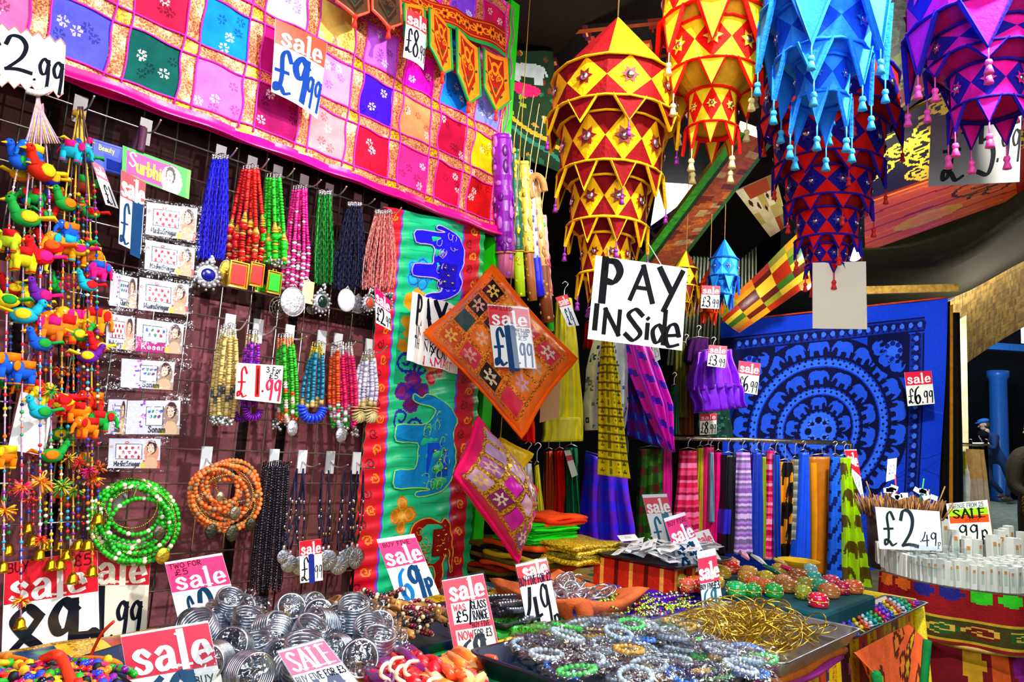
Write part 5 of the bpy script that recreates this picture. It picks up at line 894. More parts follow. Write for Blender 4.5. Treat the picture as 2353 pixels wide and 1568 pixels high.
def clothing(name, label, cat, L, Rr, Z, col, dep=.05, folds=4, amp=.35, seed=1, nu=40, nv=26, mt=CLOTH, group=None, hang=True, hem=0):
    c = (A(L[-1], float)+A(Rr[-1], float))/2; o = thing(name, label, cat, at(c[0], c[1], Z), group); b = MB(); garment(b, L, Rr, Z, dep, col, nu, nv, folds, amp, seed, hem=hem); b.build('cloth', mt, o)
    if hang:
        l, r = at(*L[0], Z), at(*Rr[0], Z); m = (l+r)/2; b = MB(); hk = hang if not isinstance(hang, bool) else .05; b.tube([l+UPV*.006, m+UPV*.018, r+UPV*.006], .0025, 5, '#d8d8dc'); b.tube(spl([m+UPV*.018, m+UPV*hk, m+UPV*(hk+.02)+A([.012, 0, 0]), m+UPV*(hk+.03), m+UPV*(hk+.02)-A([.012, 0, 0])], 4), .002, 5, '#d8d8dc'); b.build('hanger', METAL, o)
    return o
sk = clothing('yellow_skirt', 'bright yellow tiered skirt hanging past the orange cushion', 'skirt', [(1278, 696), (1268, 800), (1256, 940), (1246, 1010)], [(1314, 690), (1330, 800), (1338, 930), (1338, 1012)], 2.9, '#f2e60a', .07, 5, .4, 3, mt=SATIN)
b = MB(); garment(b, [(1250, 960), (1243, 1016)], [(1336, 960), (1340, 1014)], 2.88, .085, '#f4ea20', 40, 8, 6, .3, 4); b.build('hem_tier', SATIN, sk)
b = MB(); f = facing([(1244, 880), (1288, 872), (1284, 960), (1240, 972)], 2.55, .1); sheet(b, f, 4, 4, '#a87c40', thick=.02); b.build('kraft_packet', PAPER, label='brown kraft packet hanging between the orange cushion and the yellow skirt', cat='packet')
ra = Ras(50, 60, '#d8e4e8'); q = np.random.RandomState(3)
for k in range(60): ra.ring(q.rand(), q.rand(), .012, .03, ['#1c3a6a', '#4a6a8a', '#7a9098'][k % 3])
clothing('printed_jacket', 'white jacket printed with blue rings behind the yellow printed scarf', 'jacket', [(1366, 780), (1346, 850), (1340, 930), (1346, 990)], [(1438, 785), (1446, 850), (1446, 920), (1436, 985)], 2.95, sampler(ra), .05, 3, .3, 5, nu=70, nv=50)
ra = Ras(40, 80, '#e0cc0c'); q = np.random.RandomState(5)
for k in range(16): ra.rect(0, k/16, 1, k/16+.008, '#6a5c08'); ra.rect(.3+.02*math.sin(k), k/16+.015, .42, k/16+.05, '#8a7a08'); ra.rect(.55, k/16+.015, .7, k/16+.05, '#f0e418'); ra.disc(.62, k/16+.03, .03, .012, '#a84a10'); ra.disc(.15, k/16+.03, .04, .014, '#7a6a08'); ra.disc(.85, k/16+.03, .04, .014, '#4a5a10')
clothing('printed_scarf', 'long yellow scarf with block prints below the pay inside board', 'scarf', [(1382, 780), (1376, 860), (1374, 960), (1370, 1090)], [(1408, 780), (1420, 860), (1432, 970), (1448, 1100)], 2.7, sampler(ra), .035, 3, .3, 6, nu=60, nv=70)
clothing('plaid_shawl', 'hot magenta plaid shawl hanging in a point beside the yellow scarf', 'shawl', [(1428, 785), (1440, 850), (1480, 940), (1526, 1030)], [(1490, 790), (1520, 850), (1546, 930), (1546, 1040)], 2.95, (lambda u, v: hx('#4a1cd8') if math.sin(v*30-u*5) > .55 and math.sin(u*15+v*2) > -.1 else hx('#ff14d0') if math.sin(u*15+v*2) > -.6 else hx('#c010c8')), .05, 3, .35, 7, nu=56, nv=50, mt=SATIN)
clothing('plaid_shawl', 'dark purple and blue shawl half hidden by the magenta one', 'shawl', [(1420, 790), (1430, 860), (1440, 1000)], [(1450, 790), (1480, 900), (1520, 1030)], 3.05, plaid('#5a1068', '#2c1890', '#1c58b8', 3, 5, .3), .03, 3, .3, 8)
for lab, x0, x1, y0, y1, col, z in (('dark red garment in shadow beside the magenta shawl', 1340, 1372, 745, 800, '#b81410', 3.3), ('dark maroon garment under the pay inside board', 1440, 1480, 900, 1010, '#4a0c1c', 3.4), ('olive garment deep in the stall beside the purple skirt', 1545, 1580, 790, 960, '#4a4a10', 4.1), ('brown striped waistcoat deep in the stall', 1560, 1592, 800, 1000, '#6a3414', 4.2), ('dark green garment deep in the stall beside the shawl', 1538, 1560, 890, 1000, '#1c4a38', 4.0)):
    clothing('hanging_garment', lab, 'garment', [(x0+4, y0), (x0, y1)], [(x1-4, y0), (x1, y1)], z, col, .04, 3, .35, x0, group='garments deep in the stall')
sk = clothing('purple_skirt', 'shiny purple pleated skirt on a hanger with a sale card', 'skirt', [(1596, 812), (1586, 850), (1578, 900)], [(1682, 806), (1690, 850), (1704, 890)], 3.9, '#7a1cc8', .09, 6, .5, 9, mt=SATIN, nu=60)
b = MB(); garment(b, [(1582, 890), (1592, 950)], [(1700, 880), (1710, 938)], 3.92, .10, '#6a10b8', 60, 10, 7, .4, 4); b.build('lower_ruffle', SATIN, sk)
clothing('purple_skirt', 'dark purple wrap hanging behind the shiny purple skirt', 'skirt', [(1580, 782), (1570, 830)], [(1630, 780), (1625, 850)], 4.05, '#3a0c48', .05, 4, .4, 10)
ra = Ras(50, 30, '#1c4038'); q = np.random.RandomState(8)
for k in range(60): ra.rect(q.rand(), q.rand(), q.rand(), 0, '#0c1c18'); ra.line([(q.rand(), q.rand()), (q.rand(), q.rand())], .01, ['#3a7a6a', '#0c2420'][k % 2]) if k < 14 else None
clothing('printed_cloth', 'dark teal printed cloth hanging behind the eight ninety-nine card', 'cloth', [(1602, 940), (1600, 1010)], [(1676, 940), (1682, 1012)], 4.35, sampler(ra), .05, 4, .3, 11, hang=False)
GD = 'garments on the low rail by the cushions'
for lab, L, Rr, z, col, mt in (('rust orange garment with red piping behind the magenta cushion', [(1250, 1040), (1246, 1200)], [(1270, 1036), (1276, 1200)], 3.3, stripes(['#b84408', '#a83408'], 1, 3), SATIN), ('bright red garment left of the dark green one', [(1274, 1038), (1274, 1200)], [(1296, 1036), (1302, 1200)], 3.28, '#d81408', CLOTH),
    ('dark green garment with a price tag', [(1298, 1030), (1296, 1205)], [(1326, 1030), (1338, 1210)], 3.26, '#0a5a38', CLOTH), ('wide violet and blue plaid skirt behind the folded cloths', [(1346, 1040), (1336, 1120), (1330, 1250)], [(1440, 1080), (1450, 1140), (1462, 1258)], 3.25, plaid('#5a12b8', '#3a18d8', '#1c24e8', 3, 4), SATIN),
    ('narrow yellow scarf beside the magenta cushion', [(1228, 1072), (1232, 1195)], [(1238, 1068), (1252, 1192)], 2.6, '#d8d018', CLOTH), ('white garment sliver behind the magenta cushion', [(1200, 1066), (1208, 1130)], [(1222, 1066), (1228, 1124)], 2.65, '#e8e8ec', CLOTH), ('scarlet garment showing past the orange cushion', [(1180, 960), (1190, 1010)], [(1226, 950), (1232, 1020)], 2.5, '#d80c04', CLOTH)):
    clothing('rail_garment', lab, 'garment', L, Rr, z, col, .05, 3, .4, len(lab), group=GD, mt=mt)
# clothes rail with trousers and scarves
ZR = 4.2; p0, p1 = at(1440, 1003, ZR), at(1955, 1019, ZR); o = thing('clothes_rail', 'chrome clothes rail hung with trousers and scarves before the blue tapestry', 'rail', (p0[0], p0[1], 0))
b = MB(); b.tube([p0, p1], .013, 10, '#c8c0a0'); b.build('top_bar', METAL, o); b = MB(); b.tube([p1, (p1[0], p1[1], 0)], .012, 8, '#8a8a80'); b.build('rail_post', METAL, o); b = MB(); b.tube([p0, (p0[0], p0[1], 0)], .012, 8, '#8a8a80'); b.build('rail_post', METAL, o)
def elras(bg, fg, n, m, w_=60, h_=120, ew=.16):
    ra = Ras(w_, h_, bg, .5)
    for j in range(m):
        for i in range(n): ra.poly(ele((i+.5+.25*(j % 2))/n, (j+.5)/m, ew*.9, ew*.62, .1*math.sin(j*3+i), (i+j) % 2 == 0, .5), fg)
    return ra
RW = 'trousers and scarves on the long rail'
rows = [('dark green flowered scarf at the near end of the rail', 1466, 1524, 1032, 1460, 1522, 1250, plaid('#2c5a10', '#1c3a0c', '#4a1410', 2, 5)), ('magenta scarf next to the dark green flowered one', 1520, 1544, 1030, 1514, 1548, 1255, '#c80c78'), ('pink and red striped shirt under a wooden hanger', 1560, 1602, 1036, 1540, 1606, 1260, stripes(['#d81848', '#e8487a', '#a80c3c', '#f070a0'], 6)), ('olive scarf beside the pink striped shirt', 1602, 1616, 1030, 1590, 1614, 1260, '#a8a010'),
    ('raspberry trousers between the olive and the grey scarves', 1614, 1640, 1028, 1600, 1640, 1265, '#d00c60'), ('thin grey blue scarf between two pink ones', 1628, 1638, 1040, 1626, 1640, 1200, '#6a8aa0'), ('hot pink scarf hanging beside the black trousers', 1642, 1658, 1040, 1632, 1656, 1262, '#e00c78'), ('black trousers with a blue lower band', 1656, 1690, 1046, 1648, 1684, 1270, lambda u, v: hx('#2c28c0') if .55 < v < .8 and u < .7 else hx('#0a0814')),
    ('lilac and grey striped scarf', 1690, 1722, 1040, 1672, 1728, 1272, stripes(['#b888d8', '#8a5ab0', '#d8b8e8', '#7a6a98'], 9)), ('thin magenta scarf beside the lilac stripes', 1720, 1734, 1050, 1716, 1740, 1280, '#c818a8'), ('navy blue trousers next to the olive sliver', 1728, 1750, 1040, 1722, 1752, 1285, '#1438a8'), ('olive green sliver of cloth', 1748, 1758, 1050, 1742, 1756, 1285, '#8a9a10'),
    ('red and pink striped trousers', 1762, 1778, 1036, 1746, 1780, 1285, stripes(['#d81858', '#f0608a', '#b00c48', '#e83070', '#f0a0b0'], 6)), ('cobalt blue trousers between the stripes and the elephants', 1776, 1790, 1046, 1776, 1792, 1290, '#1850c8'), ('orange trousers printed with black elephants', 1784, 1824, 1062, 1782, 1814, 1295, sampler(elras('#e8940c', '#14100c', 1, 5, 60, 120, .42))), ('grey striped scarf beside the elephant trousers', 1818, 1836, 1056, 1806, 1828, 1240, stripes(['#8a8a78', '#6a6a5c', '#a8a898'], 10)),
    ('bright blue trousers beside the plain orange pair', 1836, 1858, 1040, 1814, 1862, 1305, '#1450e0'), ('plain orange trousers with a gathered waist', 1852, 1926, 1050, 1858, 1902, 1318, lambda u, v: hx('#e8900c') if (v > .05 and math.sin(u*60) > -.8) else hx('#b86808')), ('blue trousers printed with black', 1908, 1930, 1050, 1898, 1936, 1330, lambda u, v: hx('#0c1c58') if math.sin(v*40+u*9)*math.sin(v*13) > .35 else hx('#1c60d8')), ('lime green trousers printed with elephants, at the end of the rail', 1922, 1958, 1052, 1918, 2004, 1348, sampler(elras('#a8d80c', '#5a4a10', 2, 5, 120, 160, .24)))]
for i, (lab, a, c, y0, a1, c1, y1, col) in enumerate(rows):
    big = 'elephants' in lab
    clothing('hanging_trousers' if 'trousers' in lab else 'hanging_scarf', lab, 'trousers' if 'trousers' in lab else 'scarf', [(a, y0), (a*.6+a1*.4, y0*.5+y1*.5), (a1, y1)], [(c, y0), (c*.6+c1*.4, y0*.5+y1*.5), (c1, y1)], ZR-.02+.03*math.sin(i*2.3)-(.12 if i > 17 else 0), col, .035 if c-a < 30 else .05, 3, .4, i, 180 if big else 30, 150 if big else 40, SATIN if i % 3 else CLOTH, RW, max(.03, (y0-1010-(a-1440)*.03)*ZR/F-.01))
# ---------------------------------------------------------------- the long stall table, parallel to the wall
TZ = .80; eW = -WN
def TF(t, off, z): return WP+WD*t+WN*off+UPV*z
AX = frame(UPV, WD); fW = np.stack([WD, -WN, UPV], 1)
o = thing('stall_table', 'long stall table along the wall under the cloths and trays', 'table', TF(1.2, .55, 0)); b = MB(); b.box(TF(1.2, .56, TZ-.02), (3.0, .96, .04), fW, '#4a3a24'); b.build('table_top', WOOD, o, smooth=False)
for t, f_ in ((-.2, .15), (2.6, .15), (-.2, .98), (2.6, .98)): b = MB(); b.box(TF(t, f_, .38), (.05, .05, .76), fW, '#3a2c1c'); b.build('table_leg', WOOD, o, smooth=False)
q = np.random.RandomState(31); PW = ['#b81a8a', '#d8601c', '#8a1450', '#e8902c', '#5a1030', '#c83c24', '#d8c01c', '#2a1420', '#a87a98', '#1c3a4a', '#c8205c', '#d8502c', '#e8c0a0', '#7a2a8a']
def pwcloth(w_, h_, n, m, seed, cols=PW, gold='#c89a2c', braid='#e8b818'):
    ra = Ras(w_, h_, gold); q = np.random.RandomState(seed); gl = np.ones((h_, w_), int)
    for i in range(n):
        for j in range(m):
            x0, y0, x1, y1 = (i+.1)/n, (j+.08)/m, (i+.9)/n, (j+.92)/m; c = cols[q.randint(len(cols))]; ra.rect(x0, y0, x1, y1, c); gl[(ra.U >= x0) & (ra.U < x1) & (ra.V >= y0) & (ra.V < y1)] = 0
            for _ in range(4): a, d = x0+(x1-x0)*(.15+.7*q.rand()), y0+(y1-y0)*(.15+.7*q.rand()); ra.disc(a, d, .1/n, .1/m, cols[q.randint(len(cols))])
            for s in (x0, x1): ra.rect(s-.006, y0, s+.006, y1, braid)
    return ra, gl
ra, gl = pwcloth(240, 80, 20, 5, 3); tc = thing('tablecloth', 'patchwork tablecloth of gold, orange and purple over the long table', 'tablecloth', TF(1.2, 1.06, .04))
f = quadfn([TF(-.3, 1.055, TZ+.008), TF(2.73, 1.055, TZ+.008), TF(2.74, 1.09, .04), TF(-.3, 1.09, .04)]); b = MB(); sheet(b, f, 240, 80, ra.flat(), gl.ravel(), wave=lambda u, v: (.02*np.sin(u*75)+.012*np.sin(u*131+1))*v, thick=0); b.build('front_drop', [SATIN, GLIT], tc)
f2 = quadfn([TF(2.73, 1.055, TZ+.008), TF(2.73, .10, TZ+.008), TF(2.75, .08, .04), TF(2.74, 1.09, .04)]); ra2, gl2 = pwcloth(80, 80, 7, 5, 4); b = MB(); sheet(b, f2, 80, 80, ra2.flat(), gl2.ravel(), wave=lambda u, v: .02*np.sin(u*40)*v, thick=0); b.build('end_drop', [SATIN, GLIT], tc)
ra3, gl3 = pwcloth(150, 60, 14, 5, 5, ['#0a8a3a', '#c8b010', '#1c6a8a', '#0c3a6a', '#7a8a10', '#a8281c']); b = MB(); P = A([[TF(-.3+3.03*i/150, 1.055-.96*j/60, TZ+.008+.002*math.sin(i*.7+j*.9)) for i in range(151)] for j in range(61)]); b.grid(P, ra3.flat(), gl3.ravel()); b.build('top_cloth', [SATIN, GLIT], tc)
b = MB(); b.tube([TF(2.735, 1.065, TZ+.01), TF(2.74, 1.10, .4), TF(2.745, 1.11, .05)], .018, 8, '#e8d010'); b.tube([TF(2.735+.0, .12, TZ+.012), TF(2.735, 1.06, TZ+.012)], .012, 8, '#e0c410'); b.build('yellow_edging', THREAD, tc)
ra = Ras(40, 40, '#e8602c'); q = np.random.RandomState(6)
for k in range(26): a, d = q.rand(2); ra.disc(a, d, .06, .09, '#5a2410'); ra.disc(a, d, .035, .055, ['#c8a01c', '#e8782c'][k % 2])
b = MB(); V = lambda u, v: TF(2.02+.5*u*(1)-.02*v, 1.09+.05*v, TZ-.02-.62*v*(1-abs(2*u-1)*.95)); b.grid(A([[V(u, v) for u in np.linspace(0, 1, 41)] for v in np.linspace(0, 1, 41)]), ra.flat(), thick=.003, nrm=WN); b.tube([V(u, 1)+WN*.004 for u in np.linspace(0, 1, 30)], .012, 6, '#0f7a38'); b.build('pointed_pennant', CLOTH, label='orange printed pennant with a green edge hanging over the tablecloth', cat='pennant')
def tray(label, O, LA, LB, h, col, mt, rot=0, name='tray', flare=.012, cat='tray', lip=.006, group=None):
    c, s = math.cos(rot), math.sin(rot); a = WD*c-WN*s; b_ = -WN*c-WD*s; O = A(O, float); o = thing(name, label, cat, O+(a*LA+b_*LB)/2-UPV*h, group); b = MB(); V = []
    def rr(ins, z, r=.02):
        L = []
        for (x, y, a0) in ((ins+r, ins+r, PI), (LA-ins-r, ins+r, 1.5*PI), (LA-ins-r, LB-ins-r, 0), (ins+r, LB-ins-r, .5*PI)):
            for k in range(5): t = a0+k*PI/8; L.append(O+a*(x+r*math.cos(t))+b_*(y+r*math.sin(t))+UPV*z)
        return L
    rings = [rr(flare*1.3, -h), rr(0, -lip), rr(-.006, 0), rr(.002, -.001), rr(flare, -h+.006)]; V = sum(rings, []); n = 20
    b.add(V, [(i*n+j, i*n+(j+1) % n, (i+1)*n+(j+1) % n, (i+1)*n+j) for i in range(4) for j in range(n)]+[tuple(range(n))[::-1], tuple(range(4*n, 5*n))], col); b.build('tray_body', mt, o); o2 = O
    return lambda x, y, z=0: o2+a*x*LA+b_*y*LB+UPV*(z-h+.008)
def pad(label, P, a, b_, z0, z1, col, name='folded_cloth', cat='cloth', layers=3, cols=None, mt=CLOTH, group=None):
    mb = MB(); P = A(P, float)
    for k in range(layers):
        zz = z0+(z1-z0)*(k+.5)/layers; th = (z1-z0)/layers; q = np.random.RandomState(k+int(P[0]*100+500)); O = P+WD*(q.rand()-.5)*.02+eW*(q.rand()-.5)*.02; n = 10
        ring = [O+WD*a*x+eW*b_*y for x, y in [(i/n, 0) for i in range(n)]+[(1, i/n) for i in range(n)]+[(1-i/n, 1) for i in range(n)]+[(0, 1-i/n) for i in range(n)]]; m = len(ring); cen = O+WD*a/2+eW*b_/2; V = []
        for s, dz in ((.97, -.5), (1.0, -.2), (1.0, .2), (.97, .48), (0, .5)): V += [(cen+(p-cen)*s*A([1, 1, 0]))*A([1, 1, 0])+UPV*(zz+th*dz+(th*.22*math.sin(i*.8+k*2) if s else 0)) for i, p in enumerate(ring)]
        mb.add(V, [(i*m+j, i*m+(j+1) % m, (i+1)*m+(j+1) % m, (i+1)*m+j) for i in range(4) for j in range(m)]+[tuple(range(m))[::-1]], (cols or [col])[k % len(cols or [col])])
    return mb.build(name, mt, label=label, cat=cat, group=group)
NAVY, TEAL = '#0c1a34', '#0c4650'
# --- trays
Rg = T(1758, 1525, .92); Ng = Rg-WD*.345; glt = tray('navy tray of bagged glass bead bracelets at the front of the table', Ng, .345, .325, .035, NAVY, PLAST)
pad('green and yellow cloth folded under the bead bracelet tray', Ng+eW*.02, .30, .30, TZ+.01, .885, '#1c8a2c', layers=4, cols=['#c8b010', '#1c8a2c', '#d8c018', '#1c7a4a'])
Og = T(1800, 1525, .88); gt = tray('steel tray heaped with thin gold bangles', Og, .44, .32, .035, '#a8aab0', METAL); pad('violet and orange cloth folded under the gold bangle tray', Og+eW*.02+WD*.02, .38, .28, TZ+.01, .845, '#8a2468', layers=2, cols=['#a8308a', '#c8641c'])
Ot = T(1910, 1418, .87); th_o = thing('padded_board', 'dark teal cloth covered board carrying the round trinket boxes', 'board', Ot+(WD*.42+eW*.44)/2-UPV*.05); b = MB(); c0 = Ot+WD*.22+eW*.27-UPV*.022
n = 8; b.add([p for z, s in ((-.022, .99), (-.02, 1.0), (.014, 1.0), (.021, .985), (.022, .95)) for p in [c0+WD*x*s+eW*y*s+UPV*z for x, y in ((-.21, -.25), (.21, -.25), (.21, .25), (-.21, .25))]], [(i*4+j, i*4+(j+1) % 4, (i+1)*4+(j+1) % 4, (i+1)*4+j) for i in range(4) for j in range(4)]+[(16, 17, 18, 19), (3, 2, 1, 0)], TEAL); b.build('cloth_cover', CLOTH, th_o, smooth=False)
Oj = T(1970, 1462, .825); jt = tray('navy tray of coloured glass rings at the far corner of the table', Oj, .70, .12, .016, NAVY, PLAST)
Rs = T(918, 1492, .87); ea = A([.32, .947, 0]); sN = Rs-ea*.36; rot_s = -math.acos(np.dot(ea, WD)); rot_s = rot_s if abs(np.dot(WD*math.cos(rot_s)-WN*math.sin(rot_s), ea)-1) < 1e-3 else -rot_s
st_ = tray('dark blue tray piled with cellophane packs of silver bangles', sN, .40, .40, .03, '#14284a', PLAST, rot_s)
ow = T(890, 1500, .835)-WD*.05; wt_ = tray('black tray of wooden bead bracelets below the green hanging', ow, .30, .26, .03, '#14182a', PLAST); pad('mottled cloth under the wooden bracelet tray', ow+eW*.03, .26, .22, TZ+.004, .808, '#2c5a1c', layers=1)
ob = T(1160, 1436, .86); bt = tray('black tray of dark hair clips between two price cards', ob, .17, .22, .02, '#10162a', PLAST, .05); pad('gold brocade folded under the hair clip tray', ob+eW*.01, .15, .2, TZ+.01, .84, '#c8a818', layers=2, cols=['#c8a818', '#1c8a2c'])
ow2 = T(1560, 1304, .935); wtr = tray('black tray of white paper packets behind the silver rings', ow2, .33, .27, .015, '#0c1020', PLAST)
b = MB(); c0 = ow2+WD*.14+eW*.16; c0[2] = TZ+.065; f0 = fW; b.box(c0, (.25, .26, .11), fW, '#c8240c')
for k in range(-2, 3): b.box(c0+WN*.1305+WD*k*.05, (.012, .002, .11), fW, ['#f0a040', '#5a0c08'][k % 2])
for k in range(-2, 3): b.box(c0-WD*.1255+WN*k*.05, (.002, .012, .11), fW, ['#f0a040', '#5a0c08'][k % 2])
b.build('cloth_box', CLOTH, None, False, label='red striped cloth covered box holding up the white packet tray', cat='box')
# brown cloth tray with pinched corners
on = T(1338, 1378, .90); o = thing('cloth_tray', 'soft brown cloth tray with pinched corners full of silver rings', 'tray', on+(WD*.26+eW*.27)/2-UPV*.08); b = MB(); V = []; LA, LB = .26, .27
for s, z in ((-.02, -.08), (.0, -.02), (.012, 0), (-.008, .002), (-.04, -.05), (-.06, -.055)):
    cs = [on+WD*(x*(LA+2*s)-s)+eW*(y*(LB+2*s)-s)+UPV*z for x, y in ((0, 0), (1, 0), (1, 1), (0, 1))]
    for i in range(4):
        for k in range(6): t = k/6; V.append(cs[i]*(1-t)+cs[(i+1) % 4]*t-UPV*(.022*math.sin(PI*t) if z > -.04 else 0))
n = 24; b.add(V, [(i*n+j, i*n+(j+1) % n, (i+1)*n+(j+1) % n, (i+1)*n+j) for i in range(5) for j in range(n)]+[tuple(range(n))[::-1], tuple(range(5*n, 6*n))], '#b8582c'); b.build('cloth_sides', CLOTH, o)
b = MB(); p = on-UPV*.01; b.tube(spl([p, p-UPV*.03+WN*.015, p-UPV*.09+WN*.03, p-UPV*.10+WN*.05], 4), [.02]*4+[.014]*4+[.006]*5, 8, '#a84e28'); b.build('knotted_corner', CLOTH, o)
def ringmesh(r, t, flat=1.0): return torus(r, t, 26, 6)
def heap(proto, n, P, labels, group, zmax, tilt, seed, scale=(1, 1), edge=.1):
    q = np.random.RandomState(seed)
    for k in range(n):
        x, y = edge+(1-2*edge)*q.rand(2); dome = math.sin(PI*x)*math.sin(PI*y); z = .008+zmax*(k/n)*(.25+.75*dome); loc = P(x, y, z)
        rot = ((q.rand()-.5)*2*tilt, (q.rand()-.5)*2*tilt, q.rand()*6.28); s = scale[0]+(scale[1]-scale[0])*q.rand(); lb = labels[k % len(labels)]
        if k == 0: proto.location = loc; proto.rotation_euler = rot; proto['label'] = lb; proto['group'] = group
        else: dup(proto, loc, rot, lb, group, s)
def zero(o): ORG[o.name] = A([0., 0, 0]); o.location = (0, 0, 0); return o
def single(name, tpl, col, mt, cat):                                # one-mesh thing modelled about its own centre
    b = MB(); b.add(tpl[0], tpl[1], col); o = b.build(name, mt, None, True, 'x', cat); me = o.data; n = len(me.vertices); co = np.zeros(n*3, np.float32); me.vertices.foreach_get('co', co); co = co.reshape(-1, 3)+A(o.location).astype(np.float32); me.vertices.foreach_set('co', co.ravel()); me.update(); return o
heap(single('gold_bangle', torus(.036, .0015), '#b8962a', METAL, 'bangle'), 110, gt, ['thin gold bangle in the heap on the steel tray'], 'gold bangles in the steel tray', .06, .8, 3, (.8, 1.1), .14)
brn = lambda x, y, z=0: on+WD*LA*x+eW*LB*y+UPV*(z-.05)
heap(single('silver_ring', torus(.023, .0034), '#d8dce0', METAL, 'bangle'), 42, brn, ['silver ring in the brown cloth tray'], 'silver rings in the cloth tray', .055, .9, 4, (.7, 1.1), .18)
# packs of silver bangles in cellophane
def pack(k, loc, rot, n, r, lab):
    o = thing('bangle_pack', lab, 'bangles', (0, 0, 0), 'packs of silver bangles'); T0 = torus(r, .0026, 30, 6)
    for i in range(n): b = MB(); b.stamp(T0, (0, 0, .0056*i+.003), 1, col=['#c8ccd4', '#b8bcc4', '#d8dae0'][i % 3]); b.build('bangle', METAL, o)
    b = MB(); h = .0056*n; q = np.random.RandomState(k); prof = []
    b.lathe([(r*1.1, -.002), (r*1.16, h*.3), (r*1.15, h*.8), (r*1.05, h+.004), (r*.5, h+.007)], (0, 0, 0), 18, col='#ffffff'); s = r*1.15; b.add([(s*.8, -s*.7, 0), (s*1.9, -s*.5, h*.6), (s*1.8, s*.6, h*.9), (s*.8, s*.7, h)], [(0, 1, 2, 3)]); b.build('cellophane_wrap', CELLO, o)
    o.location = loc; o.rotation_euler = rot
pk = [(505, 1430, 0), (560, 1415, 1), (640, 1440, 2), (690, 1400, 1.25), (760, 1440, 1.3), (700, 1470, .5), (610, 1490, .9), (545, 1490, 1.2), (810, 1440, .35), (850, 1490, .5), (780, 1500, 1.35), (560, 1545, 1.4), (640, 1545, 1.45), (700, 1530, .6), (480, 1480, .7), (870, 1450, .9), (600, 1455, 1.1), (470, 1440, 1.3), (660, 1500, 1.4), (735, 1555, 1.3), (520, 1400, .6), (590, 1520, .3), (820, 1520, 1.2), (500, 1515, 1.4), (780, 1470, .2), (730, 1420, 1.1), (660, 1415, .9), (560, 1460, .2), (860, 1520, .3), (690, 1560, .2), (520, 1560, .4)]
q = np.random.RandomState(14)
for k, (x, y, tl) in enumerate(pk): pack(k, T(x, y, .875+.012*(k % 3)+(.014 if tl > 1 else 0)), (tl, .2*(q.rand()-.5), q.rand()*1.6-.4), 6+k % 5, .023+.004*q.rand(), 'cellophane pack of silver bangles standing on edge in the blue tray' if tl > 1 else 'cellophane pack of silver bangles lying flat or tilted in the blue tray')
# glass bead bracelets, each in a clear bag
def bracelet(lab, col, loc, rot, r, br, mt, name='bead_bracelet', group='bead bracelets in the navy tray', bag=True, cols=None):
    o = thing(name, lab, 'bracelet', (0, 0, 0), group); b = MB(); n = int(2*PI*r/(br*1.9)); q = np.random.RandomState(n)
    for k in range(n): a = 2*PI*k/n; b.stamp(SPH, (r*math.cos(a), r*.85*math.sin(a), br), br, col=(cols or [col])[k % len(cols or [col])])
    if br > .005:
        for k in range(n): a = 2*PI*(k+.5)/n; b.stamp(SPH_S, (r*1.14*math.cos(a), r*.98*math.sin(a), br*.7), br*.6, col='#e8f0f0')
    b.build('bead_ring', mt, o)
    if bag:
        b = MB(); n = 10; b.grid(A([[((i/n-.5)*r*3.2, (j/n-.5)*r*2.9, .004+br*2.2*math.sin(PI*i/n)*math.sin(PI*j/n)+.003*math.sin(i*2.1+j*1.7)) for i in range(n+1)] for j in range(n+1)]), '#ffffff'); b.build('clear_bag', CELLO, o)
    o.location = loc; o.rotation_euler = rot; return o
GB = [('#10c028', 'green'), ('#9ab4c0', 'clear'), ('#e0a010', 'amber gold'), ('#0c0c10', 'black'), ('#1480f0', 'sky blue'), ('#b4c4cc', 'frosted white'), ('#28304a', 'dark smoky'), ('#7c8a9a', 'silver grey'), ('#38d058', 'pale green'), ('#b89030', 'bronze')]
bp = [(1265, 1450, 0), (1290, 1460, 8), (1360, 1470, 2), (1420, 1460, 1), (1280, 1475, 7), (1470, 1475, 4), (1325, 1490, 6), (1445, 1500, 2), (1525, 1478, 3), (1520, 1447, 0), (1390, 1490, 7), (1240, 1478, 6), (1580, 1475, 8), (1560, 1500, 5), (1330, 1440, 5), (1390, 1435, 7), (1640, 1490, 7), (1620, 1520, 0), (1665, 1522, 9), (1700, 1540, 5), (1460, 1525, 5), (1400, 1530, 1), (1350, 1525, 5), (1530, 1530, 6), (1590, 1550, 4), (1500, 1555, 9), (1680, 1500, 6), (1300, 1510, 3), (1240, 1500, 9), (1650, 1555, 8), (1560, 1560, 4), (1450, 1440, 8), (1430, 1560, 1), (1210, 1488, 1), (1480, 1505, 1), (1715, 1525, 1), (1290, 1545, 4), (1370, 1508, 1), (1545, 1460, 7)]
cnt = {}
bp = bp+[(x+14+q.randint(26), y+q.randint(-12, 14), (c*3+k) % 10) for k, (x, y, c) in enumerate(bp)]
for k, (x, y, c) in enumerate(bp):
    col, nm = GB[c]; bracelet(f'{nm} glass bead bracelet lying in the navy tray', col, T(x, y, .905+.012*(k % 4)+(.01 if (x, y) == (1525, 1478) else 0)), (.5*(q.rand()-.5), .5*(q.rand()-.5), q.rand()*3), .023+.004*q.rand(), .0042 if c != 3 else .005, GLASSB if c not in (3, 9) else BEAD, bag=(x, y) != (1525, 1478))
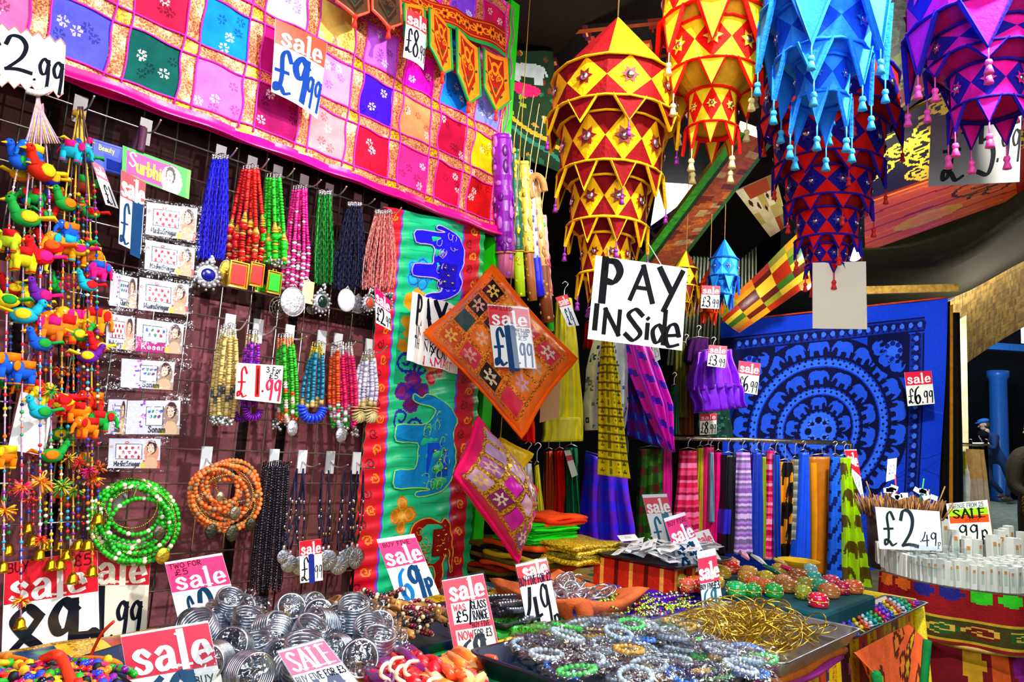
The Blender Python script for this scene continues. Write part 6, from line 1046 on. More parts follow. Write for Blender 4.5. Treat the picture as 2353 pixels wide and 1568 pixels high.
# wooden bracelets
for k in range(46):
    x, y = .1+.8*q.rand(2); y = .08+.84*((k*.37) % 1); p = wt_(x, y, .014+.07*math.sin(PI*x)*math.sin(PI*y)*q.rand()+.022); kind = k % 3; r = .029
    if kind == 0:
        o = thing('wooden_bracelet', 'carved tan wooden bracelet with square tiles in the black tray', 'bracelet', (0, 0, 0), 'wooden bracelets in the black tray'); b = MB(); b.lathe([(r*.9, 0), (r, 0), (r, .014), (r*.9, .014), (r*.9, 0)], n=24, col='#8a5a24', cap=False); b.build('band', WOOD, o); b = MB()
        for j in range(9): a = 2*PI*j/9; b.box((r*1.03*math.cos(a), r*1.03*math.sin(a), .007), (.004, .012, .012), rotm(0, 0, a), ['#b8843c', '#6a3c14'][j % 2]); b.stamp(SPH_S, (r*1.1*math.cos(a), r*1.1*math.sin(a), .007), .003, col='#d8b070')
        b.build('square_tile', WOOD, o, smooth=False); o.location = p; o.rotation_euler = (1.2*(q.rand()-.5), 1.2*(q.rand()-.5), q.rand()*6)
    else: bracelet(['', 'maroon and cream wooden bead bracelet in the black tray', 'dark brown and navy wooden bead bracelet in the black tray'][kind], '', p, (1.0*(q.rand()-.5), 1.0*(q.rand()-.5), q.rand()*6), r, .0048, BEAD, 'wooden_bracelet', 'wooden bracelets in the black tray', False, [[], ['#6a0c24', '#7a1430', '#e8d8b0', '#5a0a1c', '#6a3c1c'], ['#3a2010', '#14142c', '#241408', '#c8a878', '#0c0c1c']][kind])
# round trinket boxes
tb = [(1560, 1338, 'yellow green', '#b8b818'), (1572, 1312, 'ruby red', '#c8142c'), (1600, 1345, 'orange', '#d8581c'), (1612, 1352, 'red', '#c81c24'), (1660, 1318, 'golden', '#c89818'), (1680, 1306, 'red', '#d82c18'), (1712, 1330, 'amber', '#d8902c'), (1735, 1345, 'orange', '#e8602c'), (1692, 1358, 'green', '#18a850'), (1730, 1362, 'emerald', '#10983c'), (1778, 1362, 'green', '#20a838'), (1720, 1318, 'gold', '#e0a838'), (1760, 1330, 'yellow', '#d8c028'), (1800, 1340, 'peach', '#e89058'), (1812, 1350, 'bronze', '#b8742c'), (1845, 1366, 'lime', '#a8b820'), (1880, 1385, 'crimson', '#c80c38'), (1832, 1325, 'brown', '#a85a2c'), (1870, 1330, 'aqua', '#38b8a8'), (1885, 1350, 'turquoise', '#28b088'), (1905, 1362, 'copper', '#d8783c'), (1935, 1355, 'raspberry', '#c81848'), (1910, 1340, 'rose', '#d83c5c'), (1960, 1352, 'orange', '#d8581c'), (1862, 1312, 'pale blue', '#88c8d8'), (1790, 1312, 'mustard', '#c8a028'), (1640, 1340, 'golden', '#d8a828'), (1580, 1350, 'coral', '#e0583c'), (1850, 1345, 'olive', '#9a9a28'), (1760, 1352, 'tangerine', '#e8701c')]
where = ['at the near edge of the teal board', 'deep in the group on the teal board', 'at the far end of the teal board']
for k, (x, y, nm, col) in enumerate(tb):
    p = T(x, y+10, .871); r = .021+.003*(k % 3); w_ = 0 if y > 1340 else 1 if x < 1860 else 2; o = thing('trinket_box', f'round {nm} mirrored trinket box '+where[w_], 'trinket box', p, 'round trinket boxes on the teal board'); fr = rotm(0, 0, k)
    b = MB(); b.lathe([(r*.92, 0), (r, .002), (r*1.02, .013), (r*.98, .014)], p, 18, col=col); b.build('base', GLIT if k % 3 == 0 else BEAD, o)
    b = MB(); b.lathe([(r*1.04, .0145), (r*1.05, .02), (r*.95, .029), (r*.6, .035), (.001, .037)], p, 18, col=col); b.tube([p+A([r*1.05*math.cos(t), r*1.05*math.sin(t), .0155]) for t in np.linspace(0, 2*PI, 20)[:-1]], .0012, 5, '#e0b838', closed=True); b.build('lid', BEAD, o)
    b = MB(); pal = ['#f4f4f0', '#e8d048', '#58c8e8', '#f08ab0', '#f4f4f0', '#f0802c']
    for j in range(26):
        a = 2.4*j; zz = .006+.028*(j/26); rr = r*(1.03 if zz < .02 else 1.03*math.sqrt(max(.05, 1-((zz-.02)/.0175)**2))); b.stamp(SPH_S, p+A([rr*math.cos(a), rr*math.sin(a), zz]), .0024, col=pal[j % 6])
    b.build('mirror_dot', BEAD, o)
# glass rings on the corner tray
pal = ['#2848c8', '#18a838', '#d8581c', '#8a28c8', '#18a8a8', '#d8c028', '#c81c48', '#c8d0d8']
nmz = ['blue', 'green', 'orange', 'violet', 'turquoise', 'yellow', 'red', 'silver']
for k in range(64): p = jt(.06+.9*(k % 16)/16+.02*q.rand(), .15+.7*(k//16)/4, .004); b = MB(); c = (k*5+k//16*3) % 8; b.stamp(torus(.008, .0022, 12, 5), p, 1, rotm(.3, .3, k), pal[c]); b.stamp(SPH, p+UPV*.008, .006, col=pal[c]); b.build('glass_ring', GLASSB, None, True, f'small {nmz[c]} glass ring on the corner tray', 'ring', 'glass rings on the corner tray')
# white packets, hair clips
for k in range(84):
    p = wtr(.08+.84*q.rand(), .08+.84*q.rand(), .008+.0005*k); b = MB(); fr = rotm(1.0*(q.rand()-.5), .7*(q.rand()-.5), q.rand()*6); b.box(p, (.058, .034, .0015), fr, ['#f0f0f4', '#e4e8ee', '#f4f4f0'][k % 3]); b.box(p+fr@A([.0, .0, .0012]), (.02, .012, .0008), fr, ['#a8b0c8', '#c8b8a0', '#d0d4dc'][k % 3]); b.build('paper_packet', PAPER, None, False, 'small white paper packet in the pile on the black tray', 'packet', 'white paper packets')
for k in range(11):
    p = bt(.1+.8*q.rand(), .08+.085*k, .01+.012*(k % 3)); o = thing('hair_clip', 'dark hair clip with a row of clear stones in the black tray', 'hair clip', p, 'dark hair clips'); fr = rotm(.4*(q.rand()-.5), .3*(q.rand()-.5), .7+.5*q.rand()); b = MB(); b.box(p, (.09, .02, .007), fr, '#10182c'); b.build('clip_body', PLAST, o, smooth=False); b = MB()
    for j in range(8): b.stamp(SPH_S, p+fr@A([-.038+.011*j, 0, .004]), .0026, col='#e8eef4')
    b.build('clear_stone', BEAD, o); b = MB(); b.box(p+UPV*.004, (.1, .035, .005), fr, '#ffffff'); b.build('clear_bag', CELLO, o, smooth=False)
# violet cloth with seed bead necklaces
c4 = [T(1395, 1362, .845), T(1655, 1385, .845), T(1560, 1472, .845), T(1315, 1432, .845)]; f = quadfn(c4); b = MB(); sheet(b, f, 30, 24, '#2c10b0', wave=lambda u, v: .006*np.sin(u*19+v*8)-.0*u+.012*(np.abs(2*u-1)**6+np.abs(2*v-1)**6), thick=.012); b.build('violet_cloth', SATIN, label='violet cloth spread under the dark seed bead necklaces', cat='cloth')
pad('blue cloth bundle beside the violet cloth', T(1300, 1432, .83), .12, .12, TZ+.01, .845, '#1468b8', layers=1); pad('yellow and green brocade roll showing between the trays', T(1172, 1478, .82), .18, .09, TZ+.01, .85, '#d0b818', layers=2, cols=['#d0b818', '#2c9a30'], mt=GLIT)
SB = [['#14100c', '#c8b81c', '#14100c', '#2c6a1c'], ['#c81c2c', '#14100c', '#e8e0c0', '#1c3ab0'], ['#14100c', '#14100c', '#d8d0b8'], ['#c8c81c', '#2c7a2c', '#c8c81c', '#14100c']]; SN = ['black and yellow', 'red, black and cream', 'black and cream', 'yellow and green']
for k in range(30):
    u, v = .15+.7*q.rand(), .12+.7*q.rand(); a = q.rand()*6; L = .22; P = spl([f(min(max(u+L*s*math.cos(a)*.6+.06*math.sin(s*7+k), .03), .97), min(max(v+L*s*math.sin(a)+.05*math.cos(s*6+k), .04), .96), .017+.004*(k % 4)) for s in np.linspace(-1, 1, 6)], 6); b = MB(); beads(b, P, .0032, SB[k % 4], SPH_S); b.build('seed_bead_necklace', BEAD, None, True, f'{SN[k % 4]} seed bead necklace on the violet cloth', 'necklace', 'seed bead necklaces')
# bronze rings along the bottom edge
heapf = lambda x, y, z=0: T(1060+420*x, 1528+50*y, .86+z)
b = MB(); fd = quadfn([T(1030, 1505, .855), T(1500, 1548, .855), T(1480, 1640, .855), T(1000, 1640, .855)]); sheet(b, fd, 4, 4, '#0c1024', thick=.05); b.build('display_board', CLOTH, None, False, label='black board of bronze rings in front of the bead bracelet tray', cat='board')
for k in range(46): p = T(1075+385*q.rand(), 1530+60*q.rand(), .862); b = MB(); b.stamp(torus(.010, .0018, 14, 5), p+UPV*.004, 1, rotm(q.rand(), q.rand(), q.rand()*6), ['#b8904c', '#8a5a30', '#d0b070', '#6a2c6a', '#2c7a5a'][k % 5]); b.stamp(SPH, p+UPV*.008, (.006, .006, .004), col=['#e8d8b0', '#b8743c', '#8a2c8a', '#c8a030'][k % 4]); b.build('finger_ring', METAL, None, True, 'bronze finger ring on the black board by the bracelets', 'ring', 'bronze finger rings')
# folded cloths behind
pad('bright green cloths folded in a stack behind the magenta cushion', T(1225, 1262, .93), .22, .16, .93, 1.0, '#18c818', 'cloth_stack', 'cloth stack', 10, ['#18c81c', '#28e01c', '#10a818']); pad('orange and red cloths folded on top of the wall end stack', T(1210, 1250, .95)+WD*.1, .2, .16, .99, 1.02, '#f04c10', 'cloth_stack', 'cloth stack', 3, ['#f04810', '#d82c08'])
pad('yellow sequinned patchwork folded beside the white packets', T(1330, 1278, .93), .24, .2, .90, .955, '#d0b820', 'cloth_stack', 'cloth stack', 4, ['#c8b01c', '#8a8a20', '#d8c428'], GLIT); pad('dark folded cloths with gold edges under the magenta cushion', T(1150, 1318, .84), .34, .2, TZ+.01, .92, '#2a1410', 'cloth_stack', 'cloth stack', 7, ['#1c1408', '#5a4a10', '#8a1c08', '#140c08', '#6a5a18'])
pad('crimson cloths folded at the foot of the magenta cushion', T(1230, 1320, .82), .22, .2, TZ+.01, .90, '#a80c0c', 'cloth_stack', 'cloth stack', 6, ['#b81010', '#7a0808', '#e02c10', '#2c8ab0']); pad('orange and olive cloths folded below the green stack', T(1232, 1290, .9), .3, .22, .86, .935, '#a85a10', 'cloth_stack', 'cloth stack', 5, ['#d84c10', '#5a5010', '#c8a818', '#1c1408'])
# crumpled scarves and thread bracelets at the front
def crumple(label, x0, y0, x1, y1, z, cols, seed, n=16, name='crumpled_scarf'):
    q = np.random.RandomState(seed); b = MB()
    for k in range(n):
        a = A([x0+(x1-x0)*q.rand(), y0+(y1-y0)*q.rand()]); P = [a+A([(s-.5)*(x1-x0)*(.5+.4*q.rand()), 18*math.sin(s*5+k)]) for s in np.linspace(0, 1, 5)]; zz = z+.03*q.rand(); b.tube(spl([T(px, py, zz+.012*math.sin(i*2+k)) for i, (px, py) in enumerate(P)], 6), .010+.008*q.rand(), 7, cols[k % len(cols)], flat=.55)
    return b.build(name, SATIN, None, True, label, 'scarf', 'scarves along the front of the table')
crumple('red and purple scarf crumpled below the wooden bracelet tray', 870, 1512, 980, 1570, .87, ['#c80c1c', '#6a1460', '#e01820', '#8a0c30'], 3, 20); crumple('orange and pink scarf crumpled beside the bronze rings', 985, 1525, 1095, 1590, .87, ['#f0802c', '#e8285c', '#f8b070', '#d84818', '#f0c090'], 4, 24)
for k, (x, y) in enumerate([(905, 1525), (925, 1512), (940, 1530), (1010, 1560), (960, 1520)]): b = MB(); b.tube(spl([T(x, y, .915), T(x-22, y+4, .93), T(x-30, y+26, .92), T(x-10, y+40, .91)], 5), .003, 6, '#f0d8b0'); b.build('fringe_cord', THREAD, None, True, 'cream twisted fringe cord lying on the crumpled scarves', 'cord', 'cream fringe cords')
TC = [('#e8200c', 'red'), ('#18a020', 'green'), ('#1c40d8', 'blue'), ('#f0780c', 'orange'), ('#7a1090', 'purple'), ('#0c0c14', 'black'), ('#d8b010', 'yellow'), ('#d81860', 'pink')]
b = MB(); sheet(b, quadfn([T(-60, 1528, .93), T(240, 1528, .93), T(420, 1640, .93), T(-60, 1700, .93)]), 4, 4, '#14101c', thick=.12); b.build('display_board', CLOTH, None, False, label='dark board of thread bracelets in the near corner', cat='board')
for k in range(46):
    x, y = -10+250*q.rand(), 1530+60*q.rand(); a = q.rand()*3; r = 26+22*q.rand(); P = [T(x+r*1.6*math.cos(t+a), y+r*.45*math.sin(t+a), .937+.02*q.rand()*.5+.008*math.sin(t*2)) for t in np.linspace(0, 4.6, 14)]; b = MB(); c, nm = TC[k % 8]
    if k % 3: b.tube(spl(P, 2), .0035, 6, c); [b.stamp(SPH_S, P[j], .0062, col=TC[(k+j) % 8][0]) for j in range(2, 13, 3)]
    else: beads(b, P, .0048, [c, c, TC[(k+3) % 8][0]], SPH_S)
    b.build('thread_bracelet', BEAD if k % 3 == 0 else THREAD, None, True, f'{nm} '+('beaded' if k % 3 == 0 else 'knotted thread')+' bracelet in the near corner heap', 'bracelet', 'thread bracelets in the near corner')
b = MB(); b.tube(spl([T(170, 1585, .95), T(145, 1520, .96), T(130, 1505, .965), T(100, 1515, .95)], 6), .006, 6, '#ff3810'); b.build('thread_loop', THREAD, None, True, 'bright orange thread loop standing out of the bracelet heap', 'thread'); b = MB(); b.tube(spl([T(208, 1560, .95), at(205, 1520, 1.02), at(232, 1460, 1.0), at(262, 1428, 1.0)], 6), .0022, 5, '#f03414'); b.build('thread_end', THREAD, None, True, 'loose red thread rising in front of the sale cards', 'thread')
# small goods at the far end of the board
for lab, x, y, col, w_, h_ in (('white printed label card lying beyond the trinket boxes', 1745, 1285, '#e8ecec', .06, .035), ('orange paper packet beyond the trinket boxes', 1690, 1290, '#d88828', .05, .03), ('teal cloth pouch beyond the trinket boxes', 1775, 1308, '#0c7a5a', .055, .03), ('hot pink pouch beyond the trinket boxes', 1812, 1306, '#e81c60', .04, .025), ('yellow and pink pouch at the end of the board', 1795, 1290, '#f0d860', .04, .03), ('pink packet behind the sixty-nine pence card', 1712, 1274, '#d890b0', .05, .03)):
    p = T(x, y, .90); b = MB(); n = 8; fr = rotm(-.5, .2, x*.01); b.grid(A([[p+fr@A([(i/n-.5)*w_, (j/n-.5)*h_, .006*math.sin(PI*i/n)*math.sin(PI*j/n)]) for i in range(n+1)] for j in range(n+1)]), col, thick=.008, nrm=fr@A([0, 0, 1])); b.build('small_packet', SATIN, None, True, lab, 'packet')
b = MB(); p = T(1835, 1310, .86); b.lathe([(.05, 0), (.07, .03), (.072, .034), (.066, .03), (.048, .004)], p, 20, col='#c8a020'); b.build('woven_dish', CLOTH, None, True, 'shallow yellow dish at the far edge of the teal board', 'dish')
# ---------------------------------------------------------------- price cards and notices
def wq(c, off): return quadfn([W(x, y, off) for x, y in c])
DB, MG = '#12406e', '#e80a6a'
sign('brown headed sale card marked nine ninety-nine pinned on the pink patchwork', None, 0, fn=wq([(633, 43), (752, 100), (732, 273), (626, 209)], .09), curl=.012, head=('#c4482a', 0, .33), words_=(sale((.12, .06, .92, .31)), ('£', (.02, .38, .36, .95), BLUE, .13, 'h'), ('9', (.36, .38, .68, .9), BLUE, .2, 'h'), ('.', (.6, .84, .68, .9), BLUE, .5, 'h'), ('99', (.66, .55, .99, .92), BLUE, .2, 'h')))
sign('sale card marked eight ninety-nine hanging in front of the orange toran', None, 0, fn=wq([(935, 20), (981, 44), (976, 160), (929, 130)], .13), curl=.01, head=('#e02430', 0, .32), words_=(sale((.06, .05, .96, .28)), ('£', (.04, .38, .3, .86), INKC, .14, 'h'), ('8', (.32, .36, .6, .88), INKC, .15, 'h'), ('.99', (.6, .6, .98, .88), INKC, .16, 'h')))
# spiked card
f = bend(wq([(-70, 38), (151, 92), (147, 226), (-70, 190)], .12), .015); o = thing('starburst_card', 'white spiky edged card marked two ninety-nine in the corner above the garlands', 'sign', f(.5, 1)); n = 16; b = MB()
top = [(i/n, 0 if i % 2 else .09) for i in range(n+1)]; bot = [(i/n, 1 if i % 2 else .9) for i in range(n+1)]; P = A([[f(u, v, .001) for u, v in top]]+[[f(i/n, v, .001) for i in range(n+1)] for v in np.linspace(.15, .85, 7)]+[[f(u, v, .001) for u, v in bot]]); b.grid(P, WHT, thick=.002, nrm=f.n); b.build('card', PAPER, o, smooth=False)
b = MB(); write(b, f, '2', (.33, .16, .62, .72), INKC, .13, 'h', .002); write(b, f, '.', (.62, .72, .68, .8), INKC, .8, 'h', .002); write(b, f, '99', (.69, .42, .99, .92), INKC, .15, 'h', .002); write(b, f, '£', (.05, .2, .3, .85), INKC, .13, 'h', .002); b.build('handwriting', INK, o, smooth=False); b = MB(); b.tube([p for p in P[0]], .0016, 4, '#f08a80'); b.tube([p for p in P[-1]], .0016, 4, '#f08a80'); b.build('pink_edge', PAPER, o)
sign('narrow sale card marked one pound clipped on the bindi strip', None, 0, fn=wq([(277, 386), (337, 418), (325, 588), (271, 562)], .125), head=(RED, 0, .36), words_=(sale((.08, .06, .95, .33)), ('£', (.06, .42, .46, .95), DB, .12, 'h'), ('1', (.5, .38, .95, .98), DB, .26, 'h')), edge=.03)
sign('tilted sale card half behind the blue header card', None, 0, fn=wq([(209, 366), (238, 386), (273, 480), (243, 470)], .10), head=('#e85878', 0, .36), words_=(sale((.08, .08, .9, .3), '#f8d0d8'), ('£1', (.2, .5, .85, .95), INKC, .12, 'h')))
sign('small sale card marked two ninety-nine over the salmon necklace pendants', None, 0, fn=wq([(861, 658), (896, 691), (899, 760), (864, 742)], .13), head=(MG, 0, .44), words_=(sale((.06, .08, .95, .4)), ('£', (.04, .52, .3, .92), INKC, .12, 'h'), ('2', (.3, .5, .58, .95), INKC, .18, 'h'), ('.99', (.58, .62, .98, .94), INKC, .14, 'h')))
sign('white card handwritten in red, marked one ninety-nine, three for five', None, 0, fn=bend(wq([(544, 834), (651, 841), (646, 928), (541, 917)], .13), .004), head=None, name='price_card', words_=(('£', (.02, .1, .24, .92), '#b80c18', .1, 'h'), ('1', (.38, .1, .5, .82), '#c8201c', .2, 'h'), ('1', (.4, .14, .48, .8), '#3a0c14', .08, 'h'), ('.', (.53, .62, .58, .72), '#8a0c18', .9, 'h'), ('99', (.62, .4, .98, .9), '#d02848', .17, 'h'), ('3 For', (.62, .06, .95, .2), INKC, .16, 'b'), ('£5', (.68, .22, .9, .36), INKC, .16, 'b')))
sign('sale card marked one ninety-nine hanging among the cord pendants', None, 0, fn=wq([(688, 1245), (738, 1239), (742, 1334), (690, 1341)], .13), head=(RED, 0, .35), words_=(sale((.06, .06, .95, .32)), ('£', (.04, .4, .42, .95), INKC, .08, 'h'), ('1', (.4, .38, .62, .95), '#1c2c88', .3, 'h'), ('.', (.58, .86, .64, .92), INKC, .8, 'h'), ('99', (.64, .62, .98, .92), INKC, .1, 'h')))
sign('blank white tag hanging among the animal garlands', None, 0, fn=wq([(48, 900), (125, 918), (103, 1048), (18, 1034)], .11), head=None, name='blank_tag', cat='tag', curl=.006)
fpi = wq([(943, 670), (1066, 708), (1054, 860), (929, 828)], .07); g = lambda u, v, h=0: fpi(u, v, h+.012*math.sin(u*11+1)); g.n = fpi.n; g.c = fpi.c
sign('wavy white notice reading pay inside, thank you, namaste', None, 0, fn=g, head=None, name='paper_notice', words_=(('PAY', (.1, .04, .62, .42), INKC, .2, 'h'), ('3m', (.66, .08, .95, .42), '#f05a80', .09, 'h'), ('INSIDE', (.1, .46, .78, .62), INKC, .12, 'h'), ('THANK', (.1, .64, .5, .78), INKC, .12, 'h'), ('YOU', (.42, .7, .72, .86), INKC, .13, 'h'), ('NAMASTE', (.3, .86, .98, .98), '#d8203c', .14, 'h')))
sign('sale card marked one ninety-nine on the orange cushion', [(1117, 697), (1215, 707), (1233, 848), (1134, 846)], 2.0, -.1, .05, (RED, .02, .34), (sale((.1, .1, .92, .32)), ('UNFILLED', (.08, .03, .6, .09), '#7a0810', .14, 'b'), ('£', (.06, .38, .36, .95), DB, .14, 'h'), ('1', (.4, .36, .58, .96), DB, .3, 'h'), ('.', (.6, .86, .66, .92), INKC, .7, 'h'), ('99', (.66, .6, .96, .96), DB, .16, 'h'), ('UNFILLED', (.58, .37, .95, .42), INKC, .16, 'b'), ('FILLED', (.62, .44, .9, .49), INKC, .16, 'b'), ('£5', (.66, .5, .86, .55), INKC, .16, 'b')), edge=.025, curl=.006)
o = sign('large white pay inside board hanging under the maroon lantern', [(1369, 587), (1580, 617), (1567, 806), (1350, 779)], 1.58, -.05, 0, None, (('P', (.08, .04, .3, .52), '#08080c', .2, 'h'), ('A', (.4, .06, .66, .46), '#08080c', .16, 'h'), ('Y', (.7, .06, .96, .52), '#08080c', .16, 'h'), ('1', (.03, .6, .1, .86), '#08080c', .26, 'h'), ('N', (.14, .63, .34, .9), '#08080c', .2, 'h'), ('S', (.38, .58, .58, .95), '#080808', .16, 'h'), ('i', (.58, .62, .66, .9), '#08080c', .2, 'h'), ('d', (.66, .56, .82, .94), '#080808', .15, 'h'), ('e', (.8, .54, .98, .98), '#08080c', .13, 'h')), name='hanging_board')
p = at(1470, 600, 1.58); b = MB(); b.tube([at(1400, 592, 1.58), at(1392, 545, 1.66), at(1385, 520, 1.74)], .001, 4, '#d8d0b0'); b.tube([at(1520, 610, 1.58), at(1490, 560, 1.66), at(1450, 520, 1.74)], .001, 4, '#d8d0b0'); b.build('hanging_string', THREAD, o)
o = sign('blank cream board hanging under the red and navy lantern', [(1866, 603), (1991, 600), (1994, 758), (1866, 756)], 1.9, 0, 0, None, (), '#f2e2c6', name='blank_board', edge=.01); p = at(1925, 601, 1.9); b = MB(); b.tube([p, (p[0], p[1], 2.9)], .001, 4, '#d8d0b0'); b.build('hanging_string', THREAD, o)
o = sign('grey plastic sleeved price notice hanging behind the magenta lantern', [(2136, 265), (2352, 244), (2347, 420), (2129, 431)], 1.8, .05, 0, None, (('£', (.14, .1, .4, .92), '#202020', .1, 'h'), ('5', (.52, .1, .72, .88), '#202020', .13, 'h'), ('.99', (.72, .3, .98, .7), '#202020', .12, 'h')), '#a8a498', name='sleeved_notice', edge=.02); p = at(2240, 255, 1.8); b = MB(); b.tube([p, (p[0], p[1], 2.9)], .001, 4, '#d8d0b0'); b.build('hanging_string', THREAD, o)
def small(label, c4, Z, txt, h=.4, head=RED, yaw=0): return sign(label, c4, Z, yaw, 0, (head, 0, h), (sale((.08, .07, .94, h-.06)), ('£', (.05, h+.1, .28, .92), INKC, .11, 'h'), (txt[0], (.28, h+.06, .52, .94), INKC, .16, 'h'), (txt[1:], (.54, h+.2, .97, .94), INKC, .14, 'h')), '#f2f2e6')
small('sale card marked three ninety-nine in front of the small orange lantern', [(1613, 656), (1655, 658), (1652, 710), (1610, 708)], 3.3, '3.99')
small('sale card marked three ninety-nine on the shiny purple skirt', [(1629, 793), (1671, 796), (1666, 846), (1625, 841)], 3.7, '3.99', head='#e82c48')
small('sale card marked six ninety-nine between the purple skirt and the tapestry', [(1698, 829), (1748, 836), (1740, 908), (1694, 900)], 4.5, '6.99', head='#e0204c')
small('sale card marked six ninety-nine near the far border of the blue tapestry', [(2078, 856), (2140, 852), (2148, 928), (2086, 934)], 4.6, '6.99', head='#e0183c')
small('sale card marked eight ninety-nine over the dark teal cloth', [(1608, 952), (1647, 950), (1646, 998), (1608, 1000)], 4.2, '8.99', .33)
sign('tilted sale card pinned to the top of the yellow skirt', [(1276, 684), (1303, 676), (1331, 748), (1305, 752)], 2.75, 0, 0, (RED, 0, .34), (sale((.1, .06, .9, .3), '#f8d8d8'), ('£4', (.2, .42, .8, .95), DB, .14, 'h')))
sign('white price tag on the dark green garment', [(1296, 1036), (1310, 1034), (1328, 1092), (1314, 1098)], 3.1, 0, 0, (RED, .2, .4), (), name='price_tag', cat='tag')
sign('white tag on the magenta plaid shawl', [(1496, 790), (1512, 786), (1518, 826), (1506, 832)], 2.8, 0, 0, None, (('£5', (.15, .3, .85, .8), '#8a9ab0', .12, 'h'),), name='price_tag', cat='tag')
sign('long sale card on the lime green elephant trousers', [(1940, 1034), (1968, 1033), (1988, 1160), (1964, 1110)], 4.0, 0, 0, ('#e8142c', .02, .5), (sale((.1, .08, .92, .34)), ('£8', (.2, .58, .8, .9), '#8aa0c0', .1, 'h')))
o = sign('large white card marked two forty-nine in front of the incense sticks', [(2011, 1165), (2159, 1176), (2165, 1267), (2021, 1262)], 3.05, 0, .1, None, (('£', (.08, .1, .3, .9), '#1c2a2c', .1, 'h'), ('2', (.36, .04, .62, .92), '#1c2a2c', .13, 'h'), ('.', (.65, .72, .69, .78), '#1c2a2c', .9, 'h'), ('49', (.69, .55, .93, .85), '#1c2a2c', .13, 'h'), ('p', (.93, .72, .99, .88), '#1c2a2c', .16, 'h')), '#eef2f6', name='price_card')
sign('lime and orange sale card standing behind the incense packets', [(2174, 1158), (2269, 1149), (2282, 1240), (2186, 1240)], 3.6, 0, .1, None, (('', (.02, .02, .98, .18), '#dfe6dc', 0, 'x'), ('', (.03, .18, .97, .36), '#a0e010', 0, 'x'), ('', (.03, .36, .97, .56), '#f85010', 0, 'x'), ('INCENSE FROM 25', (.05, .04, .88, .15), '#5a6a5a', .14, 'b'), ('SALE', (.12, .2, .9, .42), '#101408', .26, 's'), ('PRICE', (.4, .46, .75, .53), '#8a2008', .16, 'b'), ('99p', (.2, .62, .9, .98), '#101820', .14, 'h')), '#e6e8dc')
sign('small white flag tag on a red stick in the incense bundle', [(2040, 1056), (2061, 1053), (2058, 1100), (2036, 1108)], 3.5, 0, 0, None, (('£2', (.2, .3, .8, .7), '#5a6a8a', .1, 'h'),), name='price_tag', cat='tag')
# cards standing on the table
sign('large sale card marked eighty-nine pence behind the hanging garland bells', None, 0, 0, 0, (RED, 0, .36), (sale((.08, .1, .85, .34)), ('BUY', (.05, .02, .25, .1), '#5a0810', .14, 'b'), ('£5', (.7, .03, .92, .12), '#5a0810', .14, 'b'), ('8', (.05, .41, .44, .92), INKC, .16, 'h'), ('9', (.46, .4, .76, .9), INKC, .18, 'h'), ('p', (.74, .56, 1.0, .92), INKC, .26, 'h')), edge=.02, fn=wq([(6, 1292), (228, 1262), (235, 1530), (-4, 1572)], .075))
sign('cream sale card marked one ninety-nine, half hidden behind another card', None, 0, 0, 0, ('#d0182c', .06, .42), (sale((.1, .12, .95, .4), '#f0ead0'), ('£', (.04, .5, .22, .95), INKC, .12, 'h'), ('1', (.26, .46, .5, .92), INKC, .16, 'h'), ('.', (.5, .85, .55, .9), INKC, .8, 'h'), ('99', (.58, .58, .92, .9), INKC, .17, 'h')), '#e4dfc8', fn=wq([(160, 1239), (349, 1246), (334, 1482), (160, 1492)], .035))
sign('sale card marked two ninety-nine leaning in front of the grid below the orange coil', [(378, 1293), (510, 1271), (562, 1450), (420, 1470)], 1.55, .35, .2, (MG, .03, .40), (sale((.1, .15, .95, .37)), ('TWO FOR', (.05, .04, .6, .1), '#4a0818', .14, 'b'), ('£5', (.12, .12, .36, .19), '#4a0818', .14, 'b'), ('£', (.16, .48, .32, .92), '#0c3a58', .16, 'h'), ('2', (.4, .42, .66, .95), '#0c3a58', .2, 'h'), ('.', (.66, .9, .7, .95), '#0c3a58', .8, 'h'), ('99', (.74, .56, .98, .88), '#0c3a58', .18, 'h')))
sign('nearest sale card at the bottom edge, with a buy five note', [(268, 1456), (484, 1420), (540, 1680), (310, 1720)], .98, .25, .2, ('#e22848', .02, .42), (sale((.12, .08, .94, .38), WHT, .2), ('', (.66, .46, .98, .78), '#eef0ea', 0, 'x'), ('6', (.16, .46, .42, .98), '#2a5070', .2, 'h'), ('9', (.42, .44, .7, .95), '#2a5070', .2, 'h'), ('BUY', (.7, .49, .9, .56), '#24343c', .14, 'b'), ('FIVE', (.72, .6, .95, .67), '#24343c', .14, 'b'), ('FOR £3', (.72, .7, .97, .76), '#24343c', .14, 'b')), edge=.035)
sign('sale card in capitals marked forty-nine, standing in the silver bangle tray', [(634, 1496), (742, 1466), (890, 1650), (750, 1690)], .92, .15, .35, (MG, .02, .31), (('SALE', (.1, .06, .92, .28), WHT, .15, 's'), ('BUY FIVE FOR £3', (.04, .34, .95, .42), INKC, .16, 'b'), ('4', (.2, .44, .5, .95), '#14205c', .2, 'h'), ('9', (.5, .42, .78, .95), '#14205c', .22, 'h'), ('p', (.8, .6, 1, .95), '#14205c', .2, 'h')), edge=.02)
sign('sale card marked sixty-nine pence in blue at the foot of the green hanging', [(865, 1240), (952, 1227), (1010, 1366), (917, 1388)], 1.72, .2, .2, (MG, .06, .46), (sale((.06, .16, .96, .42)), ('BUY FIVE', (.1, .08, .8, .14), '#5a0818', .14, 'b'), ('6', (.16, .52, .44, .98), '#1272b8', .19, 'h'), ('9', (.44, .5, .74, .96), '#12406e', .2, 'h'), ('p', (.76, .62, .96, .88), '#12406e', .22, 'h')))
